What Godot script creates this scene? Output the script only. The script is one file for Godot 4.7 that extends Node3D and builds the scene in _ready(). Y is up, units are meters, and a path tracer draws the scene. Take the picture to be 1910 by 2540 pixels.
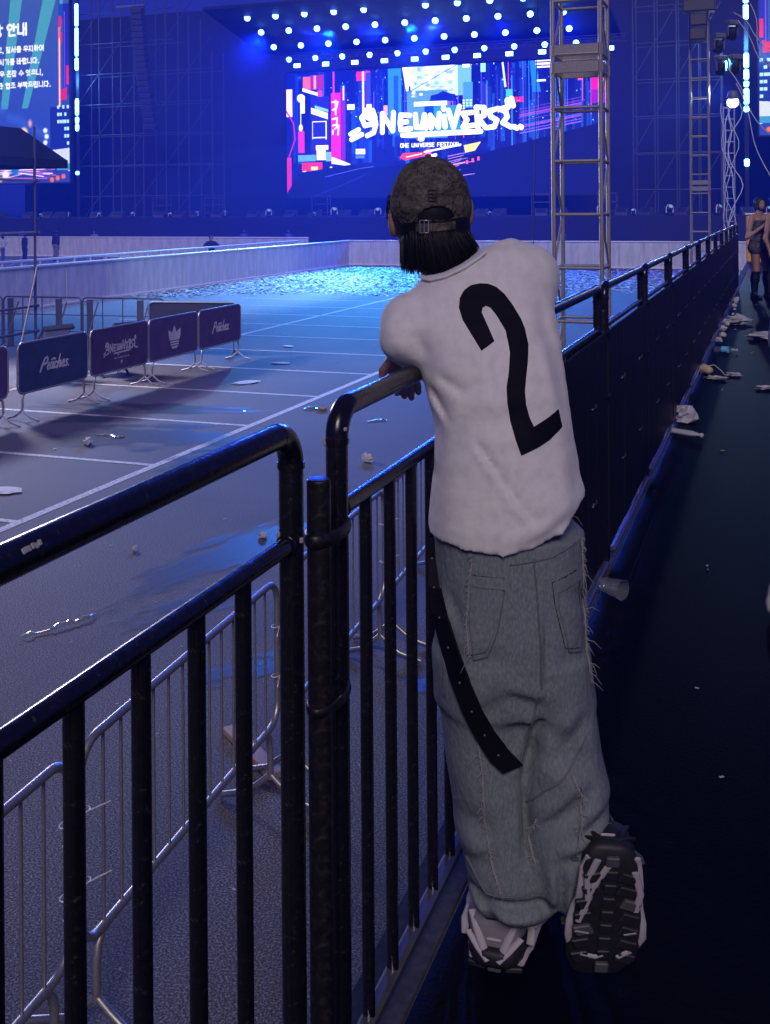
extends Node3D

# ---------------------------------------------------------------- helpers
const DECK := 0.0
const LOT := -1.5
const YAW := 0.34557519
var rng := RandomNumberGenerator.new()
var taken := {}
var M := {}

class Shape:
	var v := PackedVector3Array()
	var n := PackedVector3Array()
	var uv := PackedVector2Array()
	var col := PackedColorArray()
	var idx := PackedInt32Array()
	var use_col := false
	func vert(p: Vector3, nn: Vector3, t := Vector2.ZERO, c := Color.WHITE) -> int:
		v.append(p)
		n.append(nn)
		uv.append(t)
		if use_col:
			col.append(c)
		return v.size() - 1
	func tri(a: int, b: int, c: int) -> void:
		# front faces run clockwise: make the winding agree with the vertex normals
		var g := (v[b] - v[a]).cross(v[c] - v[a])
		if g.dot(n[a] + n[b] + n[c]) > 0.0:
			idx.append(a)
			idx.append(c)
			idx.append(b)
		else:
			idx.append(a)
			idx.append(b)
			idx.append(c)
	func quad(a: int, b: int, c: int, d: int) -> void:
		tri(a, b, c)
		tri(a, c, d)
	func face(pts: Array, nn: Vector3, uvs := []) -> void:
		var base := v.size()
		for i in pts.size():
			vert(pts[i], nn, uvs[i] if uvs.size() else Vector2.ZERO)
		for i in range(1, pts.size() - 1):
			tri(base, base + i, base + i + 1)
	func box(c: Vector3, s: Vector3, bev := 0.0, basis := Basis()) -> void:
		# a box with chamfered edges
		var h := s * 0.5
		var b := minf(bev, minf(h.x, minf(h.y, h.z)) * 0.9)
		for axis in 3:
			for sg in [-1.0, 1.0]:
				var nn := Vector3.ZERO
				nn[axis] = sg
				var u := (axis + 1) % 3
				var w := (axis + 2) % 3
				var pts := []
				var uvs := []
				for k in [[-1, -1], [1, -1], [1, 1], [-1, 1]]:
					var p := Vector3.ZERO
					p[axis] = sg * h[axis]
					p[u] = k[0] * (h[u] - b)
					p[w] = k[1] * (h[w] - b)
					pts.append(c + basis * p)
					uvs.append(Vector2(k[0] * 0.5 + 0.5, k[1] * 0.5 + 0.5))
				face(pts, basis * nn, uvs)
		if b > 0.0:
			for axis in 3:
				var u := (axis + 1) % 3
				var w := (axis + 2) % 3
				for su in [-1.0, 1.0]:
					for sw in [-1.0, 1.0]:
						var nn := Vector3.ZERO
						nn[u] = su
						nn[w] = sw
						nn = nn.normalized()
						var pts := []
						for k in [[-1.0, 0], [1.0, 0], [1.0, 1], [-1.0, 1]]:
							var p := Vector3.ZERO
							p[axis] = k[0] * (h[axis] - b)
							p[u] = su * (h[u] - (b if k[1] == 0 else 0.0))
							p[w] = sw * (h[w] - (0.0 if k[1] == 0 else b))
							pts.append(c + basis * p)
						face(pts, basis * nn)
			for sx in [-1.0, 1.0]:
				for sy in [-1.0, 1.0]:
					for sz in [-1.0, 1.0]:
						var sgn := Vector3(sx, sy, sz)
						var pts := []
						for k in 3:
							var p := sgn * (h - Vector3(b, b, b))
							p[k] = sgn[k] * h[k]
							pts.append(c + basis * p)
						face(pts, basis * sgn.normalized())
	func tube(path: Array, r, sides := 10, caps := true, closed := false, squash := 1.0, up := Vector3.UP) -> void:
		# a swept round bar; r is a number or one number for each point
		var cnt := path.size()
		var rings := []
		var prev := Vector3.ZERO
		var len := 0.0
		for i in cnt:
			var d: Vector3
			if closed:
				d = path[(i + 1) % cnt] - path[(i + cnt - 1) % cnt]
			elif i == 0:
				d = path[1] - path[0]
			elif i == cnt - 1:
				d = path[i] - path[i - 1]
			else:
				d = (path[i + 1] - path[i]).normalized() + (path[i] - path[i - 1]).normalized()
			d = d.normalized()
			var side: Vector3
			if prev == Vector3.ZERO:
				side = up.cross(d)
				if side.length() < 0.05:
					side = Vector3.RIGHT.cross(d)
				if side.length() < 0.05:
					side = Vector3.BACK.cross(d)
			else:
				side = prev - d * prev.dot(d)
			side = side.normalized()
			prev = side
			var o := d.cross(side).normalized()
			if i > 0:
				len += (path[i] - path[i - 1]).length()
			var rad: float = r[i] if r is Array or r is PackedFloat32Array else r
			var ring := []
			for k in sides + 1:
				var a := TAU * k / sides
				var nn := (side * cos(a) + o * sin(a) / squash).normalized()
				ring.append(vert(path[i] + (side * cos(a) + o * sin(a) * squash) * rad, nn, Vector2(float(k) / sides, len)))
			rings.append(ring)
		for i in (cnt if closed else cnt - 1):
			var a: Array = rings[i]
			var b: Array = rings[(i + 1) % cnt]
			for k in sides:
				quad(a[k], a[k + 1], b[k + 1], b[k])
		if caps and not closed:
			for e in [0, cnt - 1]:
				var d: Vector3 = (path[0] - path[1]).normalized() if e == 0 else (path[e] - path[e - 1]).normalized()
				var c := vert(path[e], d)
				var first := v.size()
				for k in sides + 1:
					vert(v[rings[e][k]], d)
				for k in sides:
					tri(c, first + k, first + k + 1)
	func rod(a: Vector3, b: Vector3, r: float, sides := 8) -> void:
		tube([a, b], r, sides)
	func lathe(profile: Array, sides := 16, at := Vector3.ZERO, basis := Basis(), squash := 1.0) -> void:
		# profile: points (radius, height)
		var rings := []
		for i in profile.size():
			var p: Vector2 = profile[i]
			var a: Vector2 = profile[maxi(i - 1, 0)]
			var b: Vector2 = profile[mini(i + 1, profile.size() - 1)]
			var t := (b - a).normalized()
			var ring := []
			for k in sides + 1:
				var g := TAU * k / sides
				var nn := Vector3(t.y * cos(g), -t.x, t.y * sin(g) / squash).normalized()
				ring.append(vert(at + basis * Vector3(p.x * cos(g), p.y, p.x * sin(g) * squash), basis * nn, Vector2(float(k) / sides, float(i) / profile.size())))
			rings.append(ring)
		for i in profile.size() - 1:
			for k in sides:
				quad(rings[i][k], rings[i][k + 1], rings[i + 1][k + 1], rings[i + 1][k])
	func prism(poly: PackedVector2Array, depth: float, xf: Transform3D) -> void:
		# a flat outline in xy given thickness along z, centred
		var tris := Geometry2D.triangulate_polygon(poly)
		for s in [-1.0, 1.0]:
			var base := v.size()
			for p in poly:
				vert(xf * Vector3(p.x, p.y, s * depth * 0.5), (xf.basis * Vector3(0, 0, s)).normalized(), p)
			for i in range(0, tris.size(), 3):
				tri(base + tris[i], base + tris[i + 1], base + tris[i + 2])
		var cw := Geometry2D.is_polygon_clockwise(poly)
		for i in poly.size():
			var a := poly[i]
			var b := poly[(i + 1) % poly.size()]
			var e := (b - a).normalized()
			var nn := Vector3(-e.y, e.x, 0) if cw else Vector3(e.y, -e.x, 0)
			face([xf * Vector3(a.x, a.y, -depth * 0.5), xf * Vector3(b.x, b.y, -depth * 0.5), xf * Vector3(b.x, b.y, depth * 0.5), xf * Vector3(a.x, a.y, depth * 0.5)], (xf.basis * nn).normalized())
	func blob(c: Vector3, s: Vector3, rough: float, noise: FastNoiseLite, rings := 7, sides := 10, basis := Basis()) -> void:
		# a lumpy closed shape (crumpled litter, bags)
		var grid := []
		for i in rings + 1:
			var row := []
			var th := PI * i / rings
			for k in sides:
				var ph := TAU * k / sides
				var d := Vector3(sin(th) * cos(ph), cos(th), sin(th) * sin(ph))
				var f := 1.0 + rough * noise.get_noise_3dv(d * 60.0 + c * 300.0)
				row.append([c + basis * (d * s * f), (basis * (d / s)).normalized()])
			grid.append(row)
		var ids := []
		for i in rings + 1:
			var row := []
			for k in sides:
				row.append(vert(grid[i][k][0], grid[i][k][1]))
			ids.append(row)
		for i in rings:
			for k in sides:
				quad(ids[i][k], ids[i][(k + 1) % sides], ids[i + 1][(k + 1) % sides], ids[i + 1][k])
	func facet() -> void:
		# flat shading
		var nv := PackedVector3Array()
		var nn := PackedVector3Array()
		var nu := PackedVector2Array()
		var ni := PackedInt32Array()
		for i in range(0, idx.size(), 3):
			var a := v[idx[i]]
			var b := v[idx[i + 1]]
			var c := v[idx[i + 2]]
			var g := (c - a).cross(b - a).normalized()
			for k in 3:
				nv.append(v[idx[i + k]])
				nn.append(g)
				nu.append(uv[idx[i + k]])
				ni.append(ni.size())
		v = nv
		n = nn
		uv = nu
		idx = ni
	func smooth() -> void:
		# recompute smooth normals on shared vertices
		for i in n.size():
			n[i] = Vector3.ZERO
		for i in range(0, idx.size(), 3):
			var g := (v[idx[i + 2]] - v[idx[i]]).cross(v[idx[i + 1]] - v[idx[i]])
			for k in 3:
				n[idx[i + k]] += g
		for i in n.size():
			n[i] = n[i].normalized()
	func mesh() -> ArrayMesh:
		var arr := []
		arr.resize(Mesh.ARRAY_MAX)
		arr[Mesh.ARRAY_VERTEX] = v
		arr[Mesh.ARRAY_NORMAL] = n
		arr[Mesh.ARRAY_TEX_UV] = uv
		if use_col:
			arr[Mesh.ARRAY_COLOR] = col
		arr[Mesh.ARRAY_INDEX] = idx
		var m := ArrayMesh.new()
		m.add_surface_from_arrays(Mesh.PRIMITIVE_TRIANGLES, arr)
		return m

func P(x: float, y: float, t: float) -> Vector3:
	return Vector3(x, y, -t)

func numbered(called: String) -> String:
	var k: int = taken.get(called, 0)
	taken[called] = k + 1
	return called if k == 0 else "%s_%03d" % [called, k]

func put(called: String, shape, m: Material, parent: Node = null) -> MeshInstance3D:
	var o := MeshInstance3D.new()
	o.mesh = shape.mesh() if shape is Shape else shape
	o.material_override = m
	if parent == null or parent == self:
		o.name = numbered(called)
		add_child(o)
	else:
		o.name = called
		parent.add_child(o, true)
	return o

func tag(o: Node, label: String, category: String, group := "", kind := "") -> Node:
	if label:
		o.set_meta("label", label)
	if category:
		o.set_meta("category", category)
	if group:
		o.set_meta("group", group)
	if kind:
		o.set_meta("kind", kind)
	return o

func setting(called: String, shape, m: Material) -> MeshInstance3D:
	var o := put(called, shape, m)
	o.set_meta("kind", "structure")
	return o

func thing(called: String, label: String, category: String, at := Vector3.ZERO, turn := 0.0, group := "") -> Node3D:
	var o := Node3D.new()
	o.name = numbered(called)
	add_child(o)
	o.position = at
	o.rotation.y = turn
	tag(o, label, category, group)
	return o

func dup(o: Node3D, label: String, at: Vector3, turn := 0.0, group := "") -> Node3D:
	var base := String(o.name)
	if base.length() > 4 and base[base.length() - 4] == "_" and base.substr(base.length() - 3).is_valid_int():
		base = base.substr(0, base.length() - 4)
	var r: Node3D = o.duplicate()
	r.name = numbered(base)
	add_child(r)
	r.position = at
	r.rotation.y = turn
	r.set_meta("label", label)
	if group:
		r.set_meta("group", group)
	return r

func lin(r: float, g: float, b: float) -> Color:
	return Color(r, g, b).linear_to_srgb()

func mat(key: String, c: Color, rough := 0.7, metal := 0.0, spec := 0.5) -> StandardMaterial3D:
	var m := StandardMaterial3D.new()
	m.resource_name = key
	m.albedo_color = c.linear_to_srgb()
	m.roughness = rough
	m.metallic = metal
	m.metallic_specular = spec
	M[key] = m
	return m

func glow(key: String, c: Color, power: float) -> StandardMaterial3D:
	var m := mat(key, Color(0.05, 0.05, 0.05), 0.4)
	m.emission_enabled = true
	m.emission = c.linear_to_srgb()
	m.emission_energy_multiplier = power
	return m

func noise_tex(freq: float, seed_: int, size := 512, oct := 4, ramp: Array = [], normal := false, bump := 4.0, type := FastNoiseLite.TYPE_SIMPLEX_SMOOTH) -> NoiseTexture2D:
	var f := FastNoiseLite.new()
	f.noise_type = type
	f.seed = seed_
	f.frequency = freq
	f.fractal_octaves = oct
	var t := NoiseTexture2D.new()
	t.width = size
	t.height = size
	t.seamless = true
	t.noise = f
	t.as_normal_map = normal
	t.bump_strength = bump
	if ramp.size():
		var g := Gradient.new()
		var off := PackedFloat32Array()
		var cs := PackedColorArray()
		for e in ramp:
			off.append(e[0])
			cs.append(e[1])
		g.offsets = off
		g.colors = cs
		t.color_ramp = g
	return t

func grey(v: float) -> Color:
	return Color(v, v, v)

func tri_world(m: StandardMaterial3D, s: float) -> void:
	m.uv1_triplanar = true
	m.uv1_world_triplanar = true
	m.uv1_scale = Vector3(s, s, s)

func _ready() -> void:
	rng.seed = 7
	# ---- camera (level, with the lens shifted down)
	var cam := Camera3D.new()
	cam.name = "camera"
	cam.projection = Camera3D.PROJECTION_FRUSTUM
	cam.near = 0.05
	cam.far = 400.0
	cam.size = 0.05 * 2540.0 / 2700.0
	cam.frustum_offset = Vector2(0.0, -0.05 * 752.0 / 2700.0)
	cam.basis = Basis(Vector3.UP, YAW) * Basis(Vector3.BACK, -0.007)
	cam.position = Vector3(0, 1.48, 0)
	add_child(cam)
	cam.current = true
	# ---- sky and air
	var env := Environment.new()
	env.background_mode = Environment.BG_SKY
	var sky := Sky.new()
	var sm := ProceduralSkyMaterial.new()
	sm.sky_top_color = Color(0.10, 0.11, 0.30)
	sm.sky_horizon_color = Color(0.13, 0.15, 0.48)
	sm.ground_horizon_color = Color(0.05, 0.05, 0.14)
	sm.ground_bottom_color = Color(0.03, 0.03, 0.08)
	sm.sky_curve = 0.2
	sky.sky_material = sm
	env.sky = sky
	env.background_energy_multiplier = 1.0
	env.tonemap_mode = Environment.TONE_MAPPER_LINEAR
	env.tonemap_exposure = 2.2
	env.sdfgi_enabled = true
	env.ssao_enabled = true
	env.ssil_enabled = true
	env.volumetric_fog_enabled = true
	env.volumetric_fog_density = 0.0
	env.fog_enabled = true
	env.fog_density = 0.0044
	env.fog_light_color = Color(0.22, 0.37, 1.0)
	var we := WorldEnvironment.new()
	we.name = "environment"
	we.environment = env
	add_child(we)
	# ---- soft light from the venue's floodlights, high up behind the camera
	var sun := DirectionalLight3D.new()
	sun.name = "floodlight_glow"
	sun.light_color = Color(1.0, 0.925, 0.91)
	sun.light_energy = 0.27
	sun.light_angular_distance = 20.0
	sun.shadow_enabled = true
	sun.basis = Basis.looking_at(Vector3(-0.26, -0.60, -0.75))
	sun.sky_mode = DirectionalLight3D.SKY_MODE_LIGHT_ONLY
	add_child(sun)
	materials()
	ground()
	fence()
	near_barriers()
	field()
	tent()
	stage()
	towers()
	leaning_person()
	other_people()
	litter()

func materials() -> void:
	var a := mat("asphalt", Color(1, 1, 1), 0.82)
	a.albedo_texture = noise_tex(0.13, 3, 1024, 3, [[0.0, lin(0.012, 0.011, 0.011)], [0.36, lin(0.055, 0.051, 0.049)], [0.5, lin(0.115, 0.107, 0.102)], [0.63, lin(0.20, 0.187, 0.178)], [1.0, lin(0.52, 0.50, 0.48)]])
	a.heightmap_enabled = true
	a.heightmap_scale = 0.25
	a.heightmap_texture = a.albedo_texture
	tri_world(a, 0.55)
	a.detail_enabled = true
	a.detail_blend_mode = BaseMaterial3D.BLEND_MODE_MUL
	a.detail_uv_layer = BaseMaterial3D.DETAIL_UV_2
	a.detail_albedo = noise_tex(0.008, 11, 512, 5, [[0.0, Color(0.72, 0.72, 0.75)], [0.5, Color(0.9, 0.9, 0.91)], [1.0, Color(1, 1, 1)]])
	a.uv2_triplanar = true
	a.uv2_world_triplanar = true
	a.uv2_scale = Vector3(0.05, 0.05, 0.05)
	var pl := mat("line_paint", Color(1, 1, 1), 0.75)
	pl.albedo_texture = noise_tex(0.05, 5, 512, 5, [[0.0, lin(0.16, 0.16, 0.16)], [0.35, lin(0.36, 0.36, 0.36)], [0.6, lin(0.54, 0.54, 0.54)], [1.0, lin(0.62, 0.62, 0.62)]])
	tri_world(pl, 0.8)
	for k in 3:
		# damp stain with an uneven, soaked-in margin
		var im := Image.create(256, 256, false, Image.FORMAT_RGBA8)
		var f := FastNoiseLite.new()
		f.seed = 300 + k
		f.frequency = 0.014
		f.fractal_octaves = 5
		for y in 256:
			for x in 256:
				var d := Vector2(x - 127.5, y - 127.5).length() / 127.5
				var e := smoothstep(0.0, 0.30, 0.62 - d + 0.55 * f.get_noise_2d(x, y)) * smoothstep(1.0, 0.9, d)
				im.set_pixel(x, y, Color(0.20, 0.20, 0.21, e * 0.5))
		var wet := mat("wet_asphalt_%d" % k, Color(1, 1, 1), 0.46)
		wet.albedo_texture = to_tex(im)
		wet.transparency = BaseMaterial3D.TRANSPARENCY_ALPHA
	var b := mat("black_paint", Color(1, 1, 1), 0.34)
	b.albedo_texture = noise_tex(0.05, 24, 512, 5, [[0.0, lin(0.004, 0.004, 0.005)], [0.72, lin(0.006, 0.006, 0.007)], [0.80, lin(0.02, 0.02, 0.02)], [1.0, lin(0.09, 0.088, 0.08)]])
	b.roughness_texture = noise_tex(0.03, 21, 512, 4, [[0.0, grey(0.45)], [0.5, grey(0.75)], [1.0, grey(1.0)]])
	tri_world(b, 3.0)
	var cp := mat("chipped_paint", Color(0.34, 0.33, 0.30), 0.6)
	tri_world(cp, 5.0)
	var ps := mat("pin_steel", Color(1, 1, 1), 0.45, 0.4)
	ps.albedo_texture = noise_tex(0.02, 25, 512, 5, [[0.0, lin(0.006, 0.006, 0.006)], [0.6, lin(0.012, 0.011, 0.011)], [0.75, lin(0.035, 0.03, 0.026)], [1.0, lin(0.06, 0.05, 0.042)]])
	tri_world(ps, 6.0)
	var bs := mat("base_rail_steel", Color(0.26, 0.26, 0.28), 0.22, 0.8)
	bs.roughness_texture = noise_tex(0.03, 23, 512, 4, [[0.0, grey(0.5)], [1.0, grey(1.0)]])
	tri_world(bs, 3.0)
	var g := mat("galvanised", Color(1, 1, 1), 0.42, 0.75)
	g.albedo_texture = noise_tex(0.04, 31, 512, 4, [[0.0, lin(0.22, 0.22, 0.22)], [0.5, lin(0.36, 0.36, 0.36)], [1.0, lin(0.48, 0.48, 0.47)]])
	tri_world(g, 4.0)
	var al := mat("aluminium", Color(1, 1, 1), 0.42, 0.55)
	al.albedo_texture = noise_tex(0.03, 33, 512, 4, [[0.0, lin(0.30, 0.29, 0.27)], [1.0, lin(0.48, 0.46, 0.43)]])
	tri_world(al, 3.0)
	var rb := mat("deck_mat", Color(1, 1, 1), 0.55, 0.0, 0.16)
	rb.albedo_texture = noise_tex(0.02, 41, 512, 5, [[0.0, lin(0.0006, 0.0005, 0.0012)], [0.6, lin(0.0011, 0.0010, 0.0020)], [0.8, lin(0.002, 0.0018, 0.0034)], [1.0, lin(0.006, 0.0055, 0.008)]])
	rb.heightmap_enabled = true
	rb.heightmap_scale = 0.05
	rb.heightmap_texture = noise_tex(0.09, 42, 512, 2)
	tri_world(rb, 1.4)
	var ply := mat("deck_edge", Color(1, 1, 1), 0.8, 0.0, 0.25)
	ply.albedo_texture = noise_tex(0.03, 43, 512, 4, [[0.0, lin(0.025, 0.025, 0.025)], [1.0, lin(0.06, 0.06, 0.06)]])
	tri_world(ply, 2.0)
	var cl := mat("cladding", Color(1, 1, 1), 0.5, 0.0, 0.4)
	cl.albedo_texture = noise_tex(0.02, 44, 512, 4, [[0.0, lin(0.004, 0.004, 0.005)], [1.0, lin(0.011, 0.011, 0.013)]])
	cl.uv1_triplanar = true
	cl.uv1_world_triplanar = true
	cl.uv1_scale = Vector3(6.0, 0.25, 6.0)
	mat("zip_tie", Color(0.62, 0.62, 0.60), 0.4)
	mat("bright_clip", Color(0.45, 0.45, 0.47), 0.3, 0.8)
	mat("cable_black", Color(0.008, 0.008, 0.009), 0.5)
	mat("cable_white", Color(0.55, 0.55, 0.55), 0.5)
	var wl := mat("wall_panel", Color(1, 1, 1), 0.6)
	wl.albedo_texture = noise_tex(0.012, 51, 512, 5, [[0.0, lin(0.44, 0.44, 0.46)], [0.5, lin(0.56, 0.56, 0.58)], [1.0, lin(0.66, 0.66, 0.68)]])
	wl.uv1_triplanar = true
	wl.uv1_world_triplanar = true
	wl.uv1_scale = Vector3(0.5, 0.12, 0.5)
	mat("wall_cap", Color(0.72, 0.72, 0.72), 0.45)
	mat("scaffold_dark", Color(0.10, 0.10, 0.10), 0.5, 0.4)
	mat("stage_black", Color(0.012, 0.012, 0.014), 0.7)
	mat("skin", Color(0.30, 0.175, 0.125), 0.55)

# ---------------------------------------------------------------- ground, walkway
func sheet(pts: Array, y: float) -> Shape:
	var s := Shape.new()
	var a := []
	for p in pts:
		a.append(P(p[0], y, p[1]))
	s.face(a, Vector3.UP)
	return s

func ground() -> void:
	var lot := Shape.new()
	lot.face([P(-240, LOT, -60), P(240, LOT, -60), P(240, LOT, 300), P(-240, LOT, 300)], Vector3.UP)
	var lotn := setting("ground", lot, M.asphalt)
	# painted bay lines, children of the ground
	var w := 0.055
	for x in [-6.85, -12.05]:
		var s := Shape.new()
		s.face([P(x - w, LOT + 0.004, 2.0), P(x + w, LOT + 0.004, 2.0), P(x + w, LOT + 0.004, 36.0), P(x - w, LOT + 0.004, 36.0)], Vector3.UP)
		put("bay_line", s, M.line_paint, lotn)
	for i in 11:
		var t := 8.62 + 2.43 * i
		var s := Shape.new()
		var x0 := -12.05 + w if i < 7 else -17.0
		s.face([P(x0, LOT + 0.004, t - 0.045), P(-6.85 - w, LOT + 0.004, t - 0.045), P(-6.85 - w, LOT + 0.004, t + 0.045), P(x0, LOT + 0.004, t + 0.045)], Vector3.UP)
		put("bay_line", s, M.line_paint, lotn)
	# damp patches: outlines of spilt water
	var k := 0
	for d in [[-4.45, 8.35, 0.42, 1.35, 0.25], [-4.15, 7.2, 0.28, 0.6, 0.2], [-7.9, 12.4, 1.3, 0.9, 0.5], [-6.3, 11.8, 0.5, 0.9, 0.3], [-8.9, 14.2, 1.6, 0.55, 0.4], [-1.95, 6.6, 0.22, 0.3, 0.2], [-1.75, 3.15, 0.22, 0.28, 0.2], [-9.3, 13.2, 0.7, 0.4, 0.3], [-3.3, 6.3, 0.2, 0.35, 0.2]]:
		var s := Shape.new()
		var c := P(d[0], LOT + 0.0075, d[1])
		var ax := Vector3(d[2], 0, 0) * 1.6
		var az := Vector3(d[4], 0, -d[3]) * 1.6
		s.face([c - ax - az, c + ax - az, c + ax + az, c - ax + az], Vector3.UP, [Vector2(0, 0), Vector2(1, 0), Vector2(1, 1), Vector2(0, 1)])
		var o := setting("water_patch", s, M["wet_asphalt_%d" % (k % 3)])
		o.set_meta("label", "damp patch of spilt water on the asphalt")
		k += 1
	# raised walkway
	var dk := Shape.new()
	dk.box(P(1.3, DECK - 0.03, 14.0), Vector3(3.90, 0.06, 34.0), 0.004)
	setting("walkway", dk, M.deck_mat)
	var lip := Shape.new()
	lip.box(P(-0.712, DECK - 0.035, 14.0), Vector3(0.12, 0.06, 34.0), 0.004)
	setting("walkway_edge", lip, M.deck_edge)
	var fas := Shape.new()
	fas.box(P(-0.70, (LOT + DECK - 0.07) * 0.5, 14.0), Vector3(0.05, DECK - 0.07 - LOT, 34.0), 0.0)
	setting("walkway_fascia", fas, M.stage_black)

# ---------------------------------------------------------------- black railing
func arc_path(from: Vector3, corner: Vector3, to: Vector3, r: float, steps := 7) -> Array:
	var a := (from - corner).normalized()
	var b := (to - corner).normalized()
	var out := []
	var c := corner + (a + b) * r
	for i in steps + 1:
		var g := (PI * 0.5) * i / steps
		out.append(c - b * r * cos(g) - a * r * sin(g))
	return out

func fence() -> void:
	var x := -0.685
	var r := 0.0185
	var er := 0.05
	var joints := []
	for i in 15:
		joints.append(1.57 + 1.475 * (i - 1))
	for i in 14:
		var t0: float = joints[i] + 0.09
		var t1: float = joints[i + 1] - 0.09
		var clad := i >= 2
		var lab := ""
		if i == 0:
			lab = "black steel railing section nearest the camera, ending at the pin post"
		elif i == 1:
			lab = "open black steel railing section that the person leans on"
		elif i == 13:
			lab = "black clad railing section farthest along the walkway, by the talking woman"
		else:
			lab = "%s black clad railing section counted from the leaning person" % ["", "", "first", "second", "third", "fourth", "fifth", "sixth", "seventh", "eighth", "ninth", "tenth", "eleventh"][i]
		var f := thing("railing_section", lab, "railing", P(x, 0, t0), 0.0, "railing sections along the walkway")
		var L := t1 - t0
		var top := 1.15
		var A := Vector3(0, top, 0)
		var B := Vector3(0, top, -L)
		# elbows and rail
		var s := Shape.new()
		s.tube(arc_path(Vector3(0, 0, 0), A, B, er), r * 1.03, 16)
		put("elbow", s, M.black_paint, f)
		s = Shape.new()
		s.tube(arc_path(A, B, Vector3(0, 0, -L), er), r * 1.03, 16)
		put("elbow", s, M.black_paint, f)
		s = Shape.new()
		s.rod(Vector3(0, top, -er), Vector3(0, top, -L + er), r, 16)
		put("top_rail", s, M.black_paint, f)
		for z in [0.0, -L]:
			s = Shape.new()
			s.rod(Vector3(0, 0.005, z), Vector3(0, top - er, z), r, 16)
			s.tube([Vector3(0, top - er - 0.006, z), Vector3(0, top - er + 0.004, z)], r * 1.12, 16)
			# weld bead where the lower rail meets the post
			var bead := []
			for q in 18:
				var g := TAU * q / 18
				bead.append(Vector3(cos(g) * 0.0145, 0.983 + sin(g) * 0.0145, z + (-1.0 if z == 0.0 else 1.0) * (r + 0.001 * sin(q * 5.0))))
			s.tube(bead, 0.003, 6, false, true)
			put("post", s, M.black_paint, f)
		s = Shape.new()
		s.rod(Vector3(0, 0.983, 0), Vector3(0, 0.983, -L), 0.0135, 12)
		put("lower_rail", s, M.black_paint, f)
		s = Shape.new()
		s.box(Vector3(0.026 if clad else 0.0, 0.05 if not clad else 0.045, -L * 0.5), Vector3(0.03, 0.03 if not clad else 0.022, L), 0.008)
		put("bottom_rail", s, M.base_rail_steel, f)
		if i < 3:
			var k := 0
			while 0.13 + 0.126 * k < L - 0.08:
				s = Shape.new()
				var z := -(0.13 + 0.126 * k)
				s.rod(Vector3(0, 0.06, z), Vector3(0, 0.975, z), 0.0115, 12)
				put("bar", s, M.black_paint, f)
				k += 1
		if clad:
			# upright boards with open joints
			var nb := 6
			for q in nb:
				s = Shape.new()
				var bw := (L + 0.10) / nb
				s.box(Vector3(0.022 + rng.randf_range(-0.0015, 0.0015), 0.52, 0.05 - bw * (q + 0.5)), Vector3(0.008, 0.90, bw - 0.004), 0.002)
				put("cladding_board", s, M.cladding, f)
			# metal clips that hold the boards
			for q in 2:
				for hgt in [0.36, 0.72]:
					s = Shape.new()
					var z: float = -L * (0.25 + 0.5 * q)
					s.box(Vector3(0.030, hgt, z), Vector3(0.006, 0.007, 0.026), 0.002, Basis(Vector3.RIGHT, rng.randf_range(-0.3, 0.3)))
					s.tube([Vector3(0.03, hgt, z - 0.02), Vector3(0.042, hgt + 0.008, z - 0.012), Vector3(0.040, hgt + 0.02, z - 0.005)], 0.002, 6)
					put("clip", s, M.bright_clip, f)
		# chipped paint at the welds
		if i < 2:
			for q in 5:
				s = Shape.new()
				var z: float = (0.0 if q % 2 == 0 else -L)
				var g := rng.randf_range(0.2, 2.6)
				var hh: float = [1.098, 0.995, 1.096, 0.99, 1.12][q]
				var dir := Vector3(cos(g), 0, sin(g))
				s.box(Vector3(0, hh, z) + dir * r * 1.1, Vector3(0.004, rng.randf_range(0.006, 0.016), 0.006), 0.001, Basis(Vector3.UP, -g))
				put("paint_chip", s, M.chipped_paint, f)
		if i == 0:
			for q in 7:
				s = Shape.new()
				s.box(Vector3(r * 0.83, 1.15 + r * 0.55 + rng.randf_range(-0.003, 0.003), -0.66 - q * 0.0045 + rng.randf_range(-0.002, 0.002)), Vector3(0.0015, 0.006, 0.005), 0.0006, Basis(Vector3.BACK, 0.55))
				put("paint_chip", s, M.chipped_paint, f)
	# pin posts that join the sections
	for i in range(1, 14):
		var p := thing("pin_post", "%s pin post between railing sections, counted from the near one" % ["", "", "second", "third", "fourth", "fifth", "sixth", "seventh", "eighth", "ninth", "tenth", "eleventh", "twelfth", "last"][i] if i > 1 else "stubby scuffed pin post with flat cap between the two near railings", "post", P(x + 0.006, 0, joints[i]), 0.0, "pin posts between railing sections")
		var s := Shape.new()
		s.lathe([Vector2(0.0, 1.058), Vector2(0.0165, 1.058), Vector2(0.0187, 1.056), Vector2(0.0192, 1.052), Vector2(0.0192, 0.004), Vector2(0.0, 0.004)], 20)
		put("pin", s, M.pin_steel, p)
		for h in [0.965, 0.70]:
			s = Shape.new()
			# hoop welded to the next section's post, round the pin
			var loop := []
			for k in 24:
				var g := TAU * k / 24
				loop.append(Vector3(cos(g) * 0.024, h, -0.036 + sin(g) * 0.060))
			s.tube(loop, 0.0045 if h < 0.9 else 0.0065, 8, false, true, 1.8)
			put("hoop", s, M.pin_steel, p)

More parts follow.
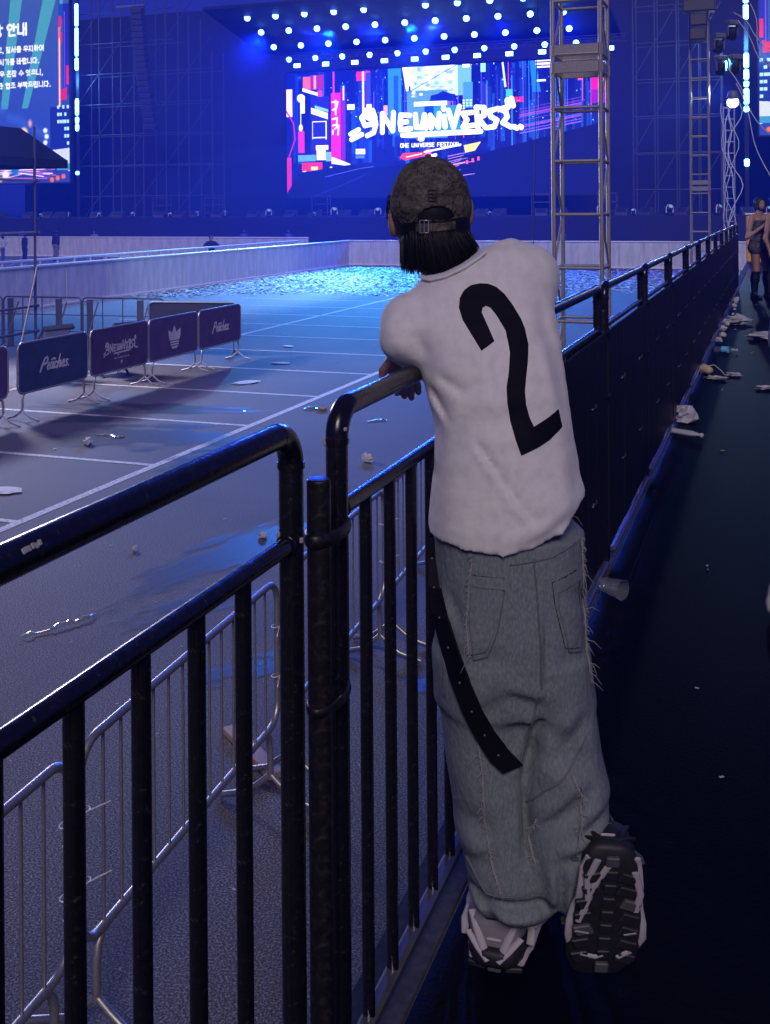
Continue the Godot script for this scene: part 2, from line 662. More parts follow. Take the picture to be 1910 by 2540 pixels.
# ---------------------------------------------------------------- drawing flat print and screen pictures
func fill_poly(im: Image, pts: Array, c: Color) -> void:
	var W := im.get_width()
	var Hh := im.get_height()
	var lo := 1e9
	var hi := -1e9
	for p in pts:
		lo = minf(lo, p.y)
		hi = maxf(hi, p.y)
	for y in range(maxi(0, int(floor(lo))), mini(Hh - 1, int(ceil(hi))) + 1):
		var yy := y + 0.5
		var xs := []
		for i in pts.size():
			var a: Vector2 = pts[i]
			var b: Vector2 = pts[(i + 1) % pts.size()]
			if (a.y <= yy) != (b.y <= yy):
				xs.append(a.x + (yy - a.y) / (b.y - a.y) * (b.x - a.x))
		xs.sort()
		for k in range(0, xs.size() - 1, 2):
			var x0 := maxi(0, int(round(xs[k])))
			var x1 := mini(W, int(round(xs[k + 1])))
			if x1 > x0:
				if c.a >= 0.999:
					im.fill_rect(Rect2i(x0, y, x1 - x0, 1), c)
				else:
					for x in range(x0, x1):
						im.set_pixel(x, y, im.get_pixel(x, y).lerp(Color(c.r, c.g, c.b), c.a))

func rect(im: Image, x: float, y: float, w: float, h: float, c: Color, skew := 0.0) -> void:
	fill_poly(im, [Vector2(x, y), Vector2(x + w, y + skew), Vector2(x + w, y + h + skew), Vector2(x, y + h)], c)

func stroke(im: Image, pts: Array, width: float, c: Color, soft := 1.0) -> void:
	var W := im.get_width()
	var Hh := im.get_height()
	for i in maxi(1, pts.size() - 1):
		var a: Vector2 = pts[i]
		var b: Vector2 = pts[mini(i + 1, pts.size() - 1)]
		var r := width * 0.5
		var m := r + soft + 1.0
		for y in range(maxi(0, int(minf(a.y, b.y) - m)), mini(Hh, int(maxf(a.y, b.y) + m) + 1)):
			for x in range(maxi(0, int(minf(a.x, b.x) - m)), mini(W, int(maxf(a.x, b.x) + m) + 1)):
				var p := Vector2(x + 0.5, y + 0.5)
				var ab := b - a
				var l2 := ab.length_squared()
				var t := 0.0 if l2 < 1e-6 else clampf((p - a).dot(ab) / l2, 0.0, 1.0)
				var d := (p - a - ab * t).length()
				var k := clampf((r + soft * 0.5 - d) / soft, 0.0, 1.0) * c.a
				if k > 0.0:
					im.set_pixel(x, y, im.get_pixel(x, y).lerp(Color(c.r, c.g, c.b), k))

func soft_disc(im: Image, at: Vector2, r: Vector2, c: Color, hard := 0.3) -> void:
	for y in range(maxi(0, int(at.y - r.y)), mini(im.get_height(), int(at.y + r.y) + 1)):
		for x in range(maxi(0, int(at.x - r.x)), mini(im.get_width(), int(at.x + r.x) + 1)):
			var d := Vector2((x - at.x) / r.x, (y - at.y) / r.y).length()
			var k := clampf((1.0 - d) / (1.0 - hard), 0.0, 1.0) * c.a
			if k > 0.0:
				im.set_pixel(x, y, im.get_pixel(x, y).lerp(Color(c.r, c.g, c.b), k))

# hand-lettered festival logo; strokes in a box 10 wide and 3 high
func logo_strokes() -> Array:
	return [
		[[0.05, 2.35], [0.55, 2.05]], [[0.1, 2.75], [0.75, 2.4]],
		[[1.05, 0.75], [0.75, 1.2], [0.95, 1.75], [1.35, 1.7], [1.6, 1.2], [1.45, 0.7], [1.05, 0.65], [1.0, 1.1], [1.3, 1.3], [1.55, 1.1], [1.65, 1.7], [1.5, 2.3], [1.1, 2.5]],
		[[2.05, 2.3], [2.05, 0.95], [2.7, 2.2], [2.75, 0.9]],
		[[3.75, 1.15], [3.2, 1.1], [3.15, 1.6], [3.55, 1.6], [3.15, 1.65], [3.2, 2.15], [3.8, 2.1]],
		[[4.1, 1.1], [4.15, 2.0], [4.5, 2.05], [4.65, 1.15], [4.75, 2.1]],
		[[5.05, 2.1], [5.0, 1.2], [5.5, 2.05], [5.55, 1.1]],
		[[5.85, 1.3], [5.9, 2.05]], [[5.8, 0.7], [5.82, 0.8]],
		[[6.1, 0.9], [6.4, 2.1], [6.75, 0.65]],
		[[7.5, 1.1], [6.95, 1.15], [7.2, 1.6], [6.95, 2.1], [7.6, 2.0]],
		[[7.85, 2.3], [7.75, 0.75], [8.2, 0.8], [8.2, 1.35], [7.85, 1.5], [8.3, 2.2]],
		[[8.85, 0.95], [8.5, 1.05], [8.6, 1.45], [8.95, 1.7], [8.8, 2.15], [8.45, 2.2]],
		[[9.0, 0.9], [9.45, 1.1], [9.55, 1.5], [9.3, 1.9], [9.75, 2.2]], [[9.15, 0.95], [9.5, 0.85]],
		[[9.55, 0.35], [9.6, 0.85]], [[9.8, 0.25], [9.9, 0.75]], [[9.95, 2.2], [10.1, 2.3]], [[10.3, 2.2], [10.35, 2.25]],
		[[3.3, 2.55], [8.0, 2.45]], [[4.4, 2.85], [4.5, 2.85]],
	]

func draw_strokes(im: Image, list: Array, at: Vector2, sc: Vector2, width: float, c: Color, soft := 1.0) -> void:
	for s in list:
		var pts := []
		for p in s:
			pts.append(at + Vector2(p[0] * sc.x, p[1] * sc.y))
		stroke(im, pts, width, c, soft)

# plain stroke capitals, one unit wide and high
func caps(ch: String) -> Array:
	match ch:
		"O": return [[[0.15, 0], [0.75, 0], [0.85, 0.2], [0.85, 0.8], [0.75, 1], [0.15, 1], [0, 0.8], [0, 0.2], [0.15, 0]]]
		"N": return [[[0, 1], [0, 0], [0.8, 1], [0.8, 0]]]
		"E": return [[[0.75, 0], [0, 0], [0, 1], [0.75, 1]], [[0, 0.5], [0.65, 0.5]]]
		"U": return [[[0, 0], [0, 0.8], [0.15, 1], [0.7, 1], [0.85, 0.8], [0.85, 0]]]
		"I": return [[[0.2, 0], [0.2, 1]]]
		"V": return [[[0, 0], [0.4, 1], [0.8, 0]]]
		"R": return [[[0, 1], [0, 0], [0.65, 0], [0.8, 0.2], [0.65, 0.5], [0, 0.5], [0.8, 1]]]
		"S": return [[[0.8, 0.1], [0.6, 0], [0.1, 0], [0, 0.25], [0.2, 0.45], [0.65, 0.55], [0.8, 0.75], [0.7, 1], [0.1, 1], [0, 0.9]]]
		"F": return [[[0.75, 0], [0, 0], [0, 1]], [[0, 0.5], [0.6, 0.5]]]
		"T": return [[[0, 0], [0.8, 0]], [[0.4, 0], [0.4, 1]]]
		"A": return [[[0, 1], [0.4, 0], [0.8, 1]], [[0.15, 0.65], [0.65, 0.65]]]
		"L": return [[[0, 0], [0, 1], [0.7, 1]]]
	return []

func draw_caps(im: Image, text: String, at: Vector2, w: float, h: float, gap: float, width: float, c: Color) -> void:
	var x := at.x
	for ch in text:
		draw_strokes(im, caps(ch), Vector2(x, at.y), Vector2(w, h), width, c)
		x += w * (0.45 if ch == "I" else 0.55 if ch == " " else 0.85) + gap

# slanted script word on the banners; box 7 wide, 2 high, slanted by the caller
func script_word() -> Array:
	return [
		[[0.0, 2.0], [0.55, 0.15], [1.1, 0.0], [1.35, 0.35], [1.1, 0.85], [0.4, 1.0]],
		[[1.35, 1.45], [1.9, 1.25], [1.95, 0.95], [1.6, 0.9], [1.4, 1.5], [1.6, 1.85], [2.1, 1.7]],
		[[2.75, 1.0], [2.4, 0.95], [2.15, 1.4], [2.25, 1.8], [2.55, 1.75], [2.85, 0.95], [2.7, 1.75], [2.95, 1.8]],
		[[3.6, 1.05], [3.3, 0.95], [3.05, 1.4], [3.2, 1.8], [3.6, 1.7]],
		[[4.1, 0.0], [3.75, 1.85]], [[3.9, 1.25], [4.25, 0.95], [4.4, 1.15], [4.25, 1.8], [4.5, 1.75]],
		[[4.65, 1.45], [5.2, 1.25], [5.2, 0.95], [4.9, 0.9], [4.7, 1.5], [4.9, 1.85], [5.35, 1.7]],
		[[6.0, 1.0], [5.65, 0.95], [5.6, 1.25], [5.9, 1.5], [5.8, 1.8], [5.4, 1.8]],
		[[6.25, 1.85], [6.28, 1.85]], [[2.3, 0.55], [2.7, 0.4], [3.1, 0.5]],
	]

func to_tex(im: Image) -> ImageTexture:
	return ImageTexture.create_from_image(im)

# Hangul from a few strokes: consonants and vowels in a unit box
func jamo(k: String) -> Array:
	match k:
		"g": return [[[0.1, 0.1], [0.9, 0.1], [0.85, 0.95]]]
		"n": return [[[0.1, 0.05], [0.1, 0.9], [0.95, 0.9]]]
		"d": return [[[0.9, 0.1], [0.1, 0.1], [0.1, 0.9], [0.95, 0.9]]]
		"r": return [[[0.1, 0.05], [0.9, 0.05], [0.9, 0.5], [0.1, 0.5], [0.1, 0.95], [0.95, 0.95]]]
		"m": return [[[0.1, 0.1], [0.9, 0.1], [0.9, 0.9], [0.1, 0.9], [0.1, 0.1]]]
		"b": return [[[0.1, 0.0], [0.1, 0.95], [0.9, 0.95], [0.9, 0.0]], [[0.1, 0.5], [0.9, 0.5]]]
		"s": return [[[0.5, 0.05], [0.1, 0.95]], [[0.5, 0.3], [0.95, 0.95]]]
		"o": return [[[0.5, 0.05], [0.85, 0.2], [0.95, 0.5], [0.85, 0.8], [0.5, 0.95], [0.15, 0.8], [0.05, 0.5], [0.15, 0.2], [0.5, 0.05]]]
		"j": return [[[0.1, 0.1], [0.9, 0.1]], [[0.55, 0.1], [0.1, 0.95]], [[0.5, 0.5], [0.95, 0.95]]]
		"h": return [[[0.35, 0.0], [0.65, 0.0]], [[0.1, 0.25], [0.9, 0.25]], [[0.5, 0.4], [0.85, 0.65], [0.5, 0.95], [0.15, 0.65], [0.5, 0.4]]]
		"t": return [[[0.9, 0.1], [0.1, 0.1], [0.1, 0.9], [0.95, 0.9]], [[0.1, 0.5], [0.85, 0.5]]]
		"a": return [[[0.4, 0.0], [0.4, 1.0]], [[0.4, 0.45], [0.95, 0.45]]]
		"ae": return [[[0.25, 0.0], [0.25, 1.0]], [[0.25, 0.45], [0.75, 0.45]], [[0.8, 0.0], [0.8, 1.0]]]
		"eo": return [[[0.7, 0.0], [0.7, 1.0]], [[0.1, 0.45], [0.7, 0.45]]]
		"yeo": return [[[0.7, 0.0], [0.7, 1.0]], [[0.1, 0.3], [0.7, 0.3]], [[0.1, 0.6], [0.7, 0.6]]]
		"i": return [[[0.6, 0.0], [0.6, 1.0]]]
		"u": return [[[0.0, 0.3], [1.0, 0.3]], [[0.5, 0.3], [0.5, 1.0]]]
		"eu": return [[[0.0, 0.5], [1.0, 0.5]]]
		"yo": return [[[0.0, 0.8], [1.0, 0.8]], [[0.35, 0.2], [0.35, 0.8]], [[0.65, 0.2], [0.65, 0.8]]]
		"oo": return [[[0.0, 0.8], [1.0, 0.8]], [[0.5, 0.2], [0.5, 0.8]]]
	return []

func syllable(im: Image, s: String, at: Vector2, z: float, w: float, c: Color) -> void:
	if s == ".":
		stroke(im, [at + Vector2(0.1, 0.95) * z, at + Vector2(0.12, 0.95) * z], w * 1.2, c)
		return
	if s == ",":
		stroke(im, [at + Vector2(0.15, 0.9) * z, at + Vector2(0.05, 1.1) * z], w, c)
		return
	var p := s.split("-")
	var low := p[1] in ["u", "eu", "oo", "yo"]
	var fin := p.size() > 2
	var hh := (0.42 if low else 0.52) if fin else (0.55 if low else 0.95)
	if low:
		draw_strokes(im, jamo(p[0]), at + Vector2(0.12, 0.0) * z, Vector2(0.76, hh * 0.85) * z, w, c)
		draw_strokes(im, jamo(p[1]), at + Vector2(0.0, hh * 0.92) * z, Vector2(1.0, 0.26 if fin else 0.42) * z, w, c)
	else:
		draw_strokes(im, jamo(p[0]), at, Vector2(0.55, hh) * z, w, c)
		draw_strokes(im, jamo(p[1]), at + Vector2(0.5, 0.0) * z, Vector2(0.5, hh + 0.05) * z, w, c)
	if fin:
		draw_strokes(im, jamo(p[2]), at + Vector2(0.14, 0.66) * z, Vector2(0.72, 0.36) * z, w, c)

func hangul(im: Image, text: String, right: Vector2, z: float, w: float, c: Color) -> void:
	# words right-aligned; syllables split by spaces, words by slashes
	var list := text.split(" ")
	var x := right.x
	for i in range(list.size() - 1, -1, -1):
		var s := list[i]
		if s == "/":
			x -= z * 0.4
			continue
		x -= z * (0.35 if s in [".", ","] else 1.12)
		if x < -z:
			break
		syllable(im, s, Vector2(x, right.y), z, w, c)

# ---------------------------------------------------------------- crowd barriers
func round_rect_path(L: float, y0: float, y1: float, r: float) -> Array:
	var out := []
	for q in [[L - r, y1 - r, 0.0], [r, y1 - r, 0.5], [r, y0 + r, 1.0], [L - r, y0 + r, 1.5]]:
		for i in 6:
			var g: float = PI * (q[2] + 0.5 * i / 5.0)
			out.append(Vector3(0, q[1] + r * sin(g), -(q[0] + r * cos(g))))
	return out

func barrier(called: String, label: String, group: String, at: Vector3, turn: float, L: float, banner: Material, feet := true, tone: Material = null) -> Node3D:
	var mt: Material = tone if tone else M.galvanised
	var o := thing(called, label, "barrier", at, turn, group)
	var s := Shape.new()
	s.tube(round_rect_path(L, 0.385, 1.1, 0.11), 0.0165, 12, false, true, 1.0, Vector3.RIGHT)
	put("frame", s, mt, o)
	if banner:
		# a stretched cloth with its own slight billow, thickness and hem
		s = Shape.new()
		var nx := 20
		var ny := 8
		var f := FastNoiseLite.new()
		f.seed = int(at.x * 13.0 + at.z * 7.0)
		f.frequency = 1.3
		for side in [-1.0, 1.0]:
			var ids := []
			for i in nx + 1:
				var row := []
				for k in ny + 1:
					var a := float(i) / nx
					var b := float(k) / ny
					var edge := minf(minf(a, 1.0 - a) * 6.0, 1.0) * minf(minf(b, 1.0 - b) * 5.0, 1.0)
					var bow := edge * (0.018 * f.get_noise_2d(a * 5.0, b * 1.2) + 0.006 * f.get_noise_2d(a * 18.0, b * 3.0 + 9.0))
					row.append(s.vert(Vector3(0.008 + bow + side * 0.0012, lerpf(0.395, 1.088, b), -lerpf(0.02, L - 0.02, a)), Vector3(side, 0, 0), Vector2(a if side > 0.0 else 1.0 - a, 1.0 - b)))
				ids.append(row)
			for i in nx:
				for k in ny:
					s.quad(ids[i][k], ids[i + 1][k], ids[i + 1][k + 1], ids[i][k + 1])
		s.smooth()
		put("banner", s, banner, o)
	else:
		var nb := int(round((L - 0.06) / 0.125))
		for k in range(1, nb):
			s = Shape.new()
			var z := -0.03 - (L - 0.06) * k / nb
			s.rod(Vector3(0, 0.39, z), Vector3(0, 1.095, z), 0.0065, 8)
			put("bar", s, mt, o)
	for z in [-0.10, -L + 0.10]:
		s = Shape.new()
		# leg: bends out of the bottom rail and drops to the foot
		var sg := 1.0 if z > -L * 0.5 else -1.0
		s.tube([Vector3(0, 0.385, z - 0.09 * sg), Vector3(0, 0.375, z - 0.04 * sg), Vector3(0, 0.34, z - 0.012 * sg), Vector3(0, 0.28, z), Vector3(0, 0.14, z)], 0.0165, 10)
		put("leg", s, mt, o)
		if feet:
			s = Shape.new()
			for q in [-1.0, 1.0]:
				s.tube([Vector3(0.0, 0.16, z), Vector3(q * 0.05, 0.115, z), Vector3(q * 0.13, 0.055, z), Vector3(q * 0.28, 0.016, z)], 0.015, 10)
			put("foot", s, mt, o)
	return o

func near_barriers() -> void:
	var names := ["galvanised crowd barrier on the lot, nearest the camera and cut by the frame", "galvanised crowd barrier on the lot below the near black railing", "galvanised crowd barrier on the lot below the pin post", "galvanised crowd barrier on the lot, seen between the bars left of the jeans", "galvanised crowd barrier on the lot, hidden mostly behind the person"]
	for i in 4:
		var t := 1.37 + 1.85 * i
		var x0 := -2.22 - 0.055 * (t - 1.37) * 0.9
		var b := barrier("crowd_barrier", names[i], "galvanised barriers below the walkway", P(x0, LOT, t), 0.052, 1.80, null)
		# cable ties at the ends
		for k in 4:
			var s := Shape.new()
			var z: float = -0.02 if k < 2 else -1.78
			var h: float = 0.62 + 0.25 * (k % 2)
			var loop := []
			for q in 12:
				var g := TAU * q / 12
				loop.append(Vector3(cos(g) * 0.021, h + 0.004 * sin(g), z + sin(g) * 0.034))
			s.tube(loop, 0.0028, 6, false, true)
			s.rod(Vector3(0.02, h, z), Vector3(0.05, h - 0.012, z - 0.10 * (1.0 if k < 2 else -1.0)), 0.0028, 6)
			put("cable_tie", s, M.zip_tie, b)
	# a foot of timber lying beside the second barrier
	var pl := Shape.new()
	pl.box(Vector3(0, 0.02, 0), Vector3(0.09, 0.035, 0.62), 0.004)
	var w := put("timber_offcut", pl, mat("bare_timber", Color(0.42, 0.29, 0.18), 0.7))
	w.position = P(-2.72, LOT, 5.35)
	w.rotation.y = 0.9
	tag(w, "pale timber offcut lying by the foot of the barriers", "timber")
	branded()

func banner_mat(key: String, base: Color, kind: int) -> StandardMaterial3D:
	var im := Image.create(512, 216, false, Image.FORMAT_RGB8)
	im.fill(base)
	var f := FastNoiseLite.new()
	f.seed = key.hash() % 1000
	f.frequency = 0.02
	for y in 216:
		for x in 512:
			var k := 1.0 + 0.14 * f.get_noise_2d(x * 0.5, y * 0.5)
			im.set_pixel(x, y, Color(base.r * k, base.g * k, base.b * k))
	var ink := Color(0.80, 0.80, 0.84)
	if kind == 0:
		var list := []
		for s in script_word():
			var q := []
			for p in s:
				q.append([p[0] + (2.0 - p[1]) * 0.22, p[1]])
			list.append(q)
		draw_strokes(im, list, Vector2(150, 78), Vector2(33, 31), 10.0, ink)
	elif kind == 1:
		draw_strokes(im, logo_strokes(), Vector2(100, 52), Vector2(30, 31), 8.0, ink)
		draw_caps(im, "ONE UNIVERSE FESTIVAL", Vector2(200, 152), 7.0, 7.0, 1.0, 1.6, ink)
		fill_poly(im, [Vector2(262, 168), Vector2(272, 178), Vector2(262, 190), Vector2(252, 178)], ink)
	else:
		# three leaves above stripes
		for a in [-0.62, 0.0, 0.62]:
			var pts := []
			for i in 25:
				var u := float(i) / 24.0
				pts.append(Vector2(sin(PI * u) * 25.0, -112.0 * u))
			for i in range(24, -1, -1):
				var u := float(i) / 24.0
				pts.append(Vector2(-sin(PI * u) * 25.0, -112.0 * u))
			var out := []
			for p in pts:
				out.append(Vector2(256, 160) + p.rotated(a))
			fill_poly(im, out, ink)
		fill_poly(im, [Vector2(204, 132), Vector2(308, 132), Vector2(298, 158), Vector2(278, 176), Vector2(234, 176), Vector2(214, 158)], ink)
		for k in 3:
			rect(im, 180, 130 + k * 14, 152, 5.5, base)
	var m := mat(key, Color(1, 1, 1), 0.75)
	m.albedo_texture = to_tex(im)
	return m

func branded() -> void:
	var plum := Color(0.33, 0.23, 0.38)
	var navy := Color(0.18, 0.23, 0.38)
	var word := banner_mat("banner_word", plum, 0)
	var word2 := banner_mat("banner_word_navy", navy, 0)
	var logo := banner_mat("banner_logo", Color(0.30, 0.20, 0.33), 1)
	var leaf := banner_mat("banner_leaf", Color(0.33, 0.23, 0.40), 2)
	var g := "printed barriers round the control area"
	# laid along t; the printed side faces the camera side (+x)
	var list := [[10.85, "plum banner barrier at the left edge, cut by the frame", leaf], [12.72, "navy banner barrier with white script lettering", word2], [14.45, "dark plum banner barrier with the festival logo", logo], [16.14, "plum banner barrier with a white three-leaf emblem", leaf], [17.85, "plum banner barrier with white script at the far corner", word]]
	for e in list:
		barrier("banner_barrier", e[1], g, P(-10.12, LOT, e[0]), 0.0, 1.66, e[2])
	# back of the enclosure
	var black := mat("banner_back", Color(0.012, 0.012, 0.016), 0.8)
	barrier("banner_barrier", "barrier covered in plain black cloth, closing the far corner", g, P(-10.28, LOT, 19.72), PI * 0.5 + 0.16, 1.92, black)
	for i in 3:
		var o := thing("crowd_barrier", "tall grey barrier behind the tent pole, %s of the three" % ["rightmost", "middle", "leftmost"][i], "barrier", P(-12.25 - 1.95 * i, LOT, 20.12 - 0.16 * i), PI * 0.5 + 0.08, "grey barriers at the back of the enclosure")
		var s := Shape.new()
		var path := []
		for q in round_rect_path(1.92, 0.0, 1.1, 0.09):
			path.append(q + Vector3(0, 0.0, 0))
		s.tube(path, 0.018, 10, false, true, 1.0, Vector3.RIGHT)
		put("frame", s, M.scaffold_dark, o)
		for k in 3:
			s = Shape.new()
			s.rod(Vector3(0, 0.02, -0.48 * (k + 1)), Vector3(0, 1.08, -0.48 * (k + 1)), 0.012, 8)
			put("bar", s, M.scaffold_dark, o)
		for hgt in [0.36, 0.72]:
			s = Shape.new()
			s.rod(Vector3(0, hgt, -0.02), Vector3(0, hgt, -1.90), 0.010, 8)
			put("cross_bar", s, M.scaffold_dark, o)
		for z in [-0.35, -1.55]:
			s = Shape.new()
			s.rod(Vector3(0.0, 1.0, z), Vector3(-0.42, 0.0, z - 0.1), 0.016, 8)
			put("prop", s, M.scaffold_dark, o)
			s = Shape.new()
			s.box(Vector3(0.0, 0.54, z - 0.2), Vector3(0.03, 1.05, 0.14), 0.004)
			put("plate", s, M.scaffold_dark, o)

# ---------------------------------------------------------------- scaffold and tent at the left edge
func tent() -> void:
	var o := thing("pole_scaffold", "steel scaffold frame with a tall pole and a slanting brace by the tent", "scaffold", P(-15.0, LOT, 19.46))
	var s := Shape.new()
	s.rod(Vector3(0, 0, 0), Vector3(0, 4.8, 0), 0.026, 10)
	put("pole", s, M.scaffold_dark, o)
	s = Shape.new()
	s.rod(Vector3(0, 0, 3.2), Vector3(0, 4.8, 3.2), 0.026, 10)
	put("pole", s, M.scaffold_dark, o)
	for h in [3.64, 2.53]:
		s = Shape.new()
		s.rod(Vector3(0.03, h, -0.1), Vector3(0.03, h, 3.3), 0.028, 10)
		put("ledger", s, M.aluminium, o)
	for h in [0.95, 0.41]:
		s = Shape.new()
		s.rod(Vector3(0.03, h, -0.06), Vector3(0.03, h, 3.3), 0.028, 10)
		put("ledger", s, M.scaffold_dark, o)
	s = Shape.new()
	s.rod(Vector3(0.05, 1.78, 0.02), Vector3(0.05, 0.0, 0.62), 0.026, 10)
	put("brace", s, M.aluminium, o)
	for h in [3.64, 2.53, 0.95, 0.41, 1.75]:
		s = Shape.new()
		s.box(Vector3(0.015, h, 0), Vector3(0.09, 0.07, 0.09), 0.012)
		put("coupler", s, M.scaffold_dark, o)
	# canopy
	var c := thing("canopy_tent", "black pitched canopy tent in front of the left screen", "tent", P(-15.2, LOT, 20.6))
	var cloth := mat("tent_cloth", Color(0.010, 0.010, 0.012), 0.85)
	var sh := Shape.new()
	var e := 2.62 + 1.5
	var rg := 3.30 + 1.5
	var A := Vector3(0.2, e, 0)
	var B := Vector3(0.2, e, 4.4)
	var C := Vector3(-2.6, e, 4.4)
	var D := Vector3(-2.6, e, 0)
	var R1 := Vector3(-0.35, rg, 0.9)
	var R2 := Vector3(-0.35, rg, 3.5)
	for q in [[A, B, R2, R1], [C, D, R1, R2]]:
		sh.face(q, ((q[1] - q[0]).cross(q[2] - q[0])).normalized() * (1.0 if ((q[1] - q[0]).cross(q[2] - q[0])).y > 0.0 else -1.0))
	for q in [[A, R1, D], [B, C, R2]]:
		sh.face(q, ((q[1] - q[0]).cross(q[2] - q[0])).normalized() * (1.0 if ((q[1] - q[0]).cross(q[2] - q[0])).y > 0.0 else -1.0))
	put("canopy", sh, cloth, c)
	sh = Shape.new()
	for q in [[A, B], [B, C], [C, D], [D, A]]:
		sh.box((q[0] + q[1]) * 0.5 - Vector3(0, 0.09, 0), Vector3(0.02 + absf(q[1].x - q[0].x), 0.18, 0.02 + absf(q[1].z - q[0].z)), 0.0)
	put("valance", sh, cloth, c)
	for q in [Vector3(-0.68, e - 0.02, 0.02), Vector3(-0.2, e - 0.02, 4.36), Vector3(-2.56, e - 0.02, 4.36), Vector3(-2.56, e - 0.02, 0.02)]:
		sh = Shape.new()
		sh.rod(Vector3(q.x, 0, q.z), q, 0.022, 8)
		put("leg", sh, M.scaffold_dark, c)
	# work light on the scaffold's other pole, outside the picture
	var wl := thing("work_light", "floodlight clamped to the scaffold pole beyond the left edge", "lamp", P(-14.75, LOT + 4.7, 16.2), 0.0)
	s = Shape.new()
	s.box(Vector3(0, 0.12, 0), Vector3(0.40, 0.05, 0.34), 0.02)
	s.box(Vector3(-0.2, 0.0, 0), Vector3(0.03, 0.26, 0.3), 0.01)
	put("housing", s, M.scaffold_dark, wl)
	s = Shape.new()
	s.box(Vector3(0.0, 0.085, 0), Vector3(0.32, 0.012, 0.26), 0.004)
	put("lamp_glass", s, glow("work_light_glow", Color(0.88, 0.86, 1.0), 12.0), wl)
	spot("work_light_beam", P(-14.75, LOT + 4.72, 16.2), P(-8.0, LOT, 12.0), Color(0.90, 0.88, 1.0), 40.0, 80.0, 0.7)
	# deck chairs and bag in the enclosure
	var dark := mat("chair_dark", Color(0.015, 0.015, 0.02), 0.6)
	var sling := mat("sling_cloth", Color(0.32, 0.33, 0.38), 0.8)
	for i in 2:
		var d := thing("deck_chair", ["reclined sling chair with pale cloth, further from the printed barriers", "reclined sling chair with black frame, just behind the navy banner"][i], "chair", P(-12.3 + 0.9 * i, LOT, 16.1 + 0.75 * i), -0.35, "sling chairs in the enclosure")
		for q in [-0.27, 0.27]:
			sh = Shape.new()
			sh.box(Vector3(0.18, 0.56, q), Vector3(0.045, 1.15, 0.035), 0.004, Basis(Vector3.BACK, -0.72))
			put("side_rail", sh, dark, d)
			sh = Shape.new()
			sh.box(Vector3(0.0, 0.22, q), Vector3(0.04, 0.62, 0.03), 0.004, Basis(Vector3.BACK, 0.8))
			put("leg", sh, dark, d)
		sh = Shape.new()
		sh.box(Vector3(0.56, 0.95, 0), Vector3(0.10, 0.05, 0.58), 0.004, Basis(Vector3.BACK, -0.72))
		put("head_rail", sh, dark, d)
		sh = Shape.new()
		var prev := []
		for k in 9:
			var a := k / 8.0
			var pt := Vector3(lerpf(-0.20, 0.55, a), lerpf(0.16, 0.93, a) - 0.10 * sin(PI * a), 0)
			prev.append(pt)
		for k in 8:
			var nn := Vector3(-(prev[k + 1].y - prev[k].y), prev[k + 1].x - prev[k].x, 0).normalized()
			sh.face([prev[k] + Vector3(0, 0, -0.25), prev[k] + Vector3(0, 0, 0.25), prev[k + 1] + Vector3(0, 0, 0.25), prev[k + 1] + Vector3(0, 0, -0.25)], nn)
		put("sling", sh, sling if i == 0 else M.scaffold_dark, d)
	var bag := Shape.new()
	var f := FastNoiseLite.new()
	f.frequency = 0.03
	bag.blob(Vector3(0, 0.3, 0), Vector3(0.2, 0.34, 0.2), 0.35, f, 9, 14)
	bag.smooth()
	var bo := put("plastic_bag", bag, mat("white_plastic", Color(0.62, 0.64, 0.70), 0.5))
	bo.position = P(-10.9, LOT + 0.2, 16.5)
	tag(bo, "white plastic bag behind the navy banner barrier", "bag")
	var box := thing("flight_case", "black flight case at the left edge below the tent", "case", P(-12.9, LOT, 14.6), 0.1)
	sh = Shape.new()
	sh.box(Vector3(0, 0.42, 0), Vector3(0.9, 0.84, 1.2), 0.015)
	put("case_body", sh, dark, box)
	sh = Shape.new()
	sh.box(Vector3(0, 0.855, 0), Vector3(0.92, 0.03, 1.22), 0.008)
	put("lid_edge", sh, M.aluminium, box)

# ---------------------------------------------------------------- walls of the arena and the confetti
func panel_wall(label: String, at: Vector3, turn: float, count: int, each: float, h: float) -> Node3D:
	var o := thing("arena_wall", label, "wall", at, turn)
	var ms := []
	for k in 3:
		var s := Shape.new()
		s.box(Vector3(0, h * 0.5, -each * 0.5), Vector3(0.04, h, each - 0.012), 0.006)
		ms.append(s.mesh())
	for k in count:
		var p := put("wall_panel", ms[k % 3], M.wall_panel, o)
		p.position = Vector3(rng.randf_range(-0.006, 0.006), 0, -each * k)
		p.rotation.y = rng.randf_range(-0.006, 0.006)
	var s := Shape.new()
	s.box(Vector3(0, h + 0.03, -each * count * 0.5), Vector3(0.14, 0.07, each * count), 0.012)
	put("top_rail", s, M.wall_cap, o)
	s = Shape.new()
	s.box(Vector3(0.0, 0.04, -each * count * 0.5), Vector3(0.16, 0.08, each * count), 0.01)
	put("foot_rail", s, M.wall_cap, o)
	return o

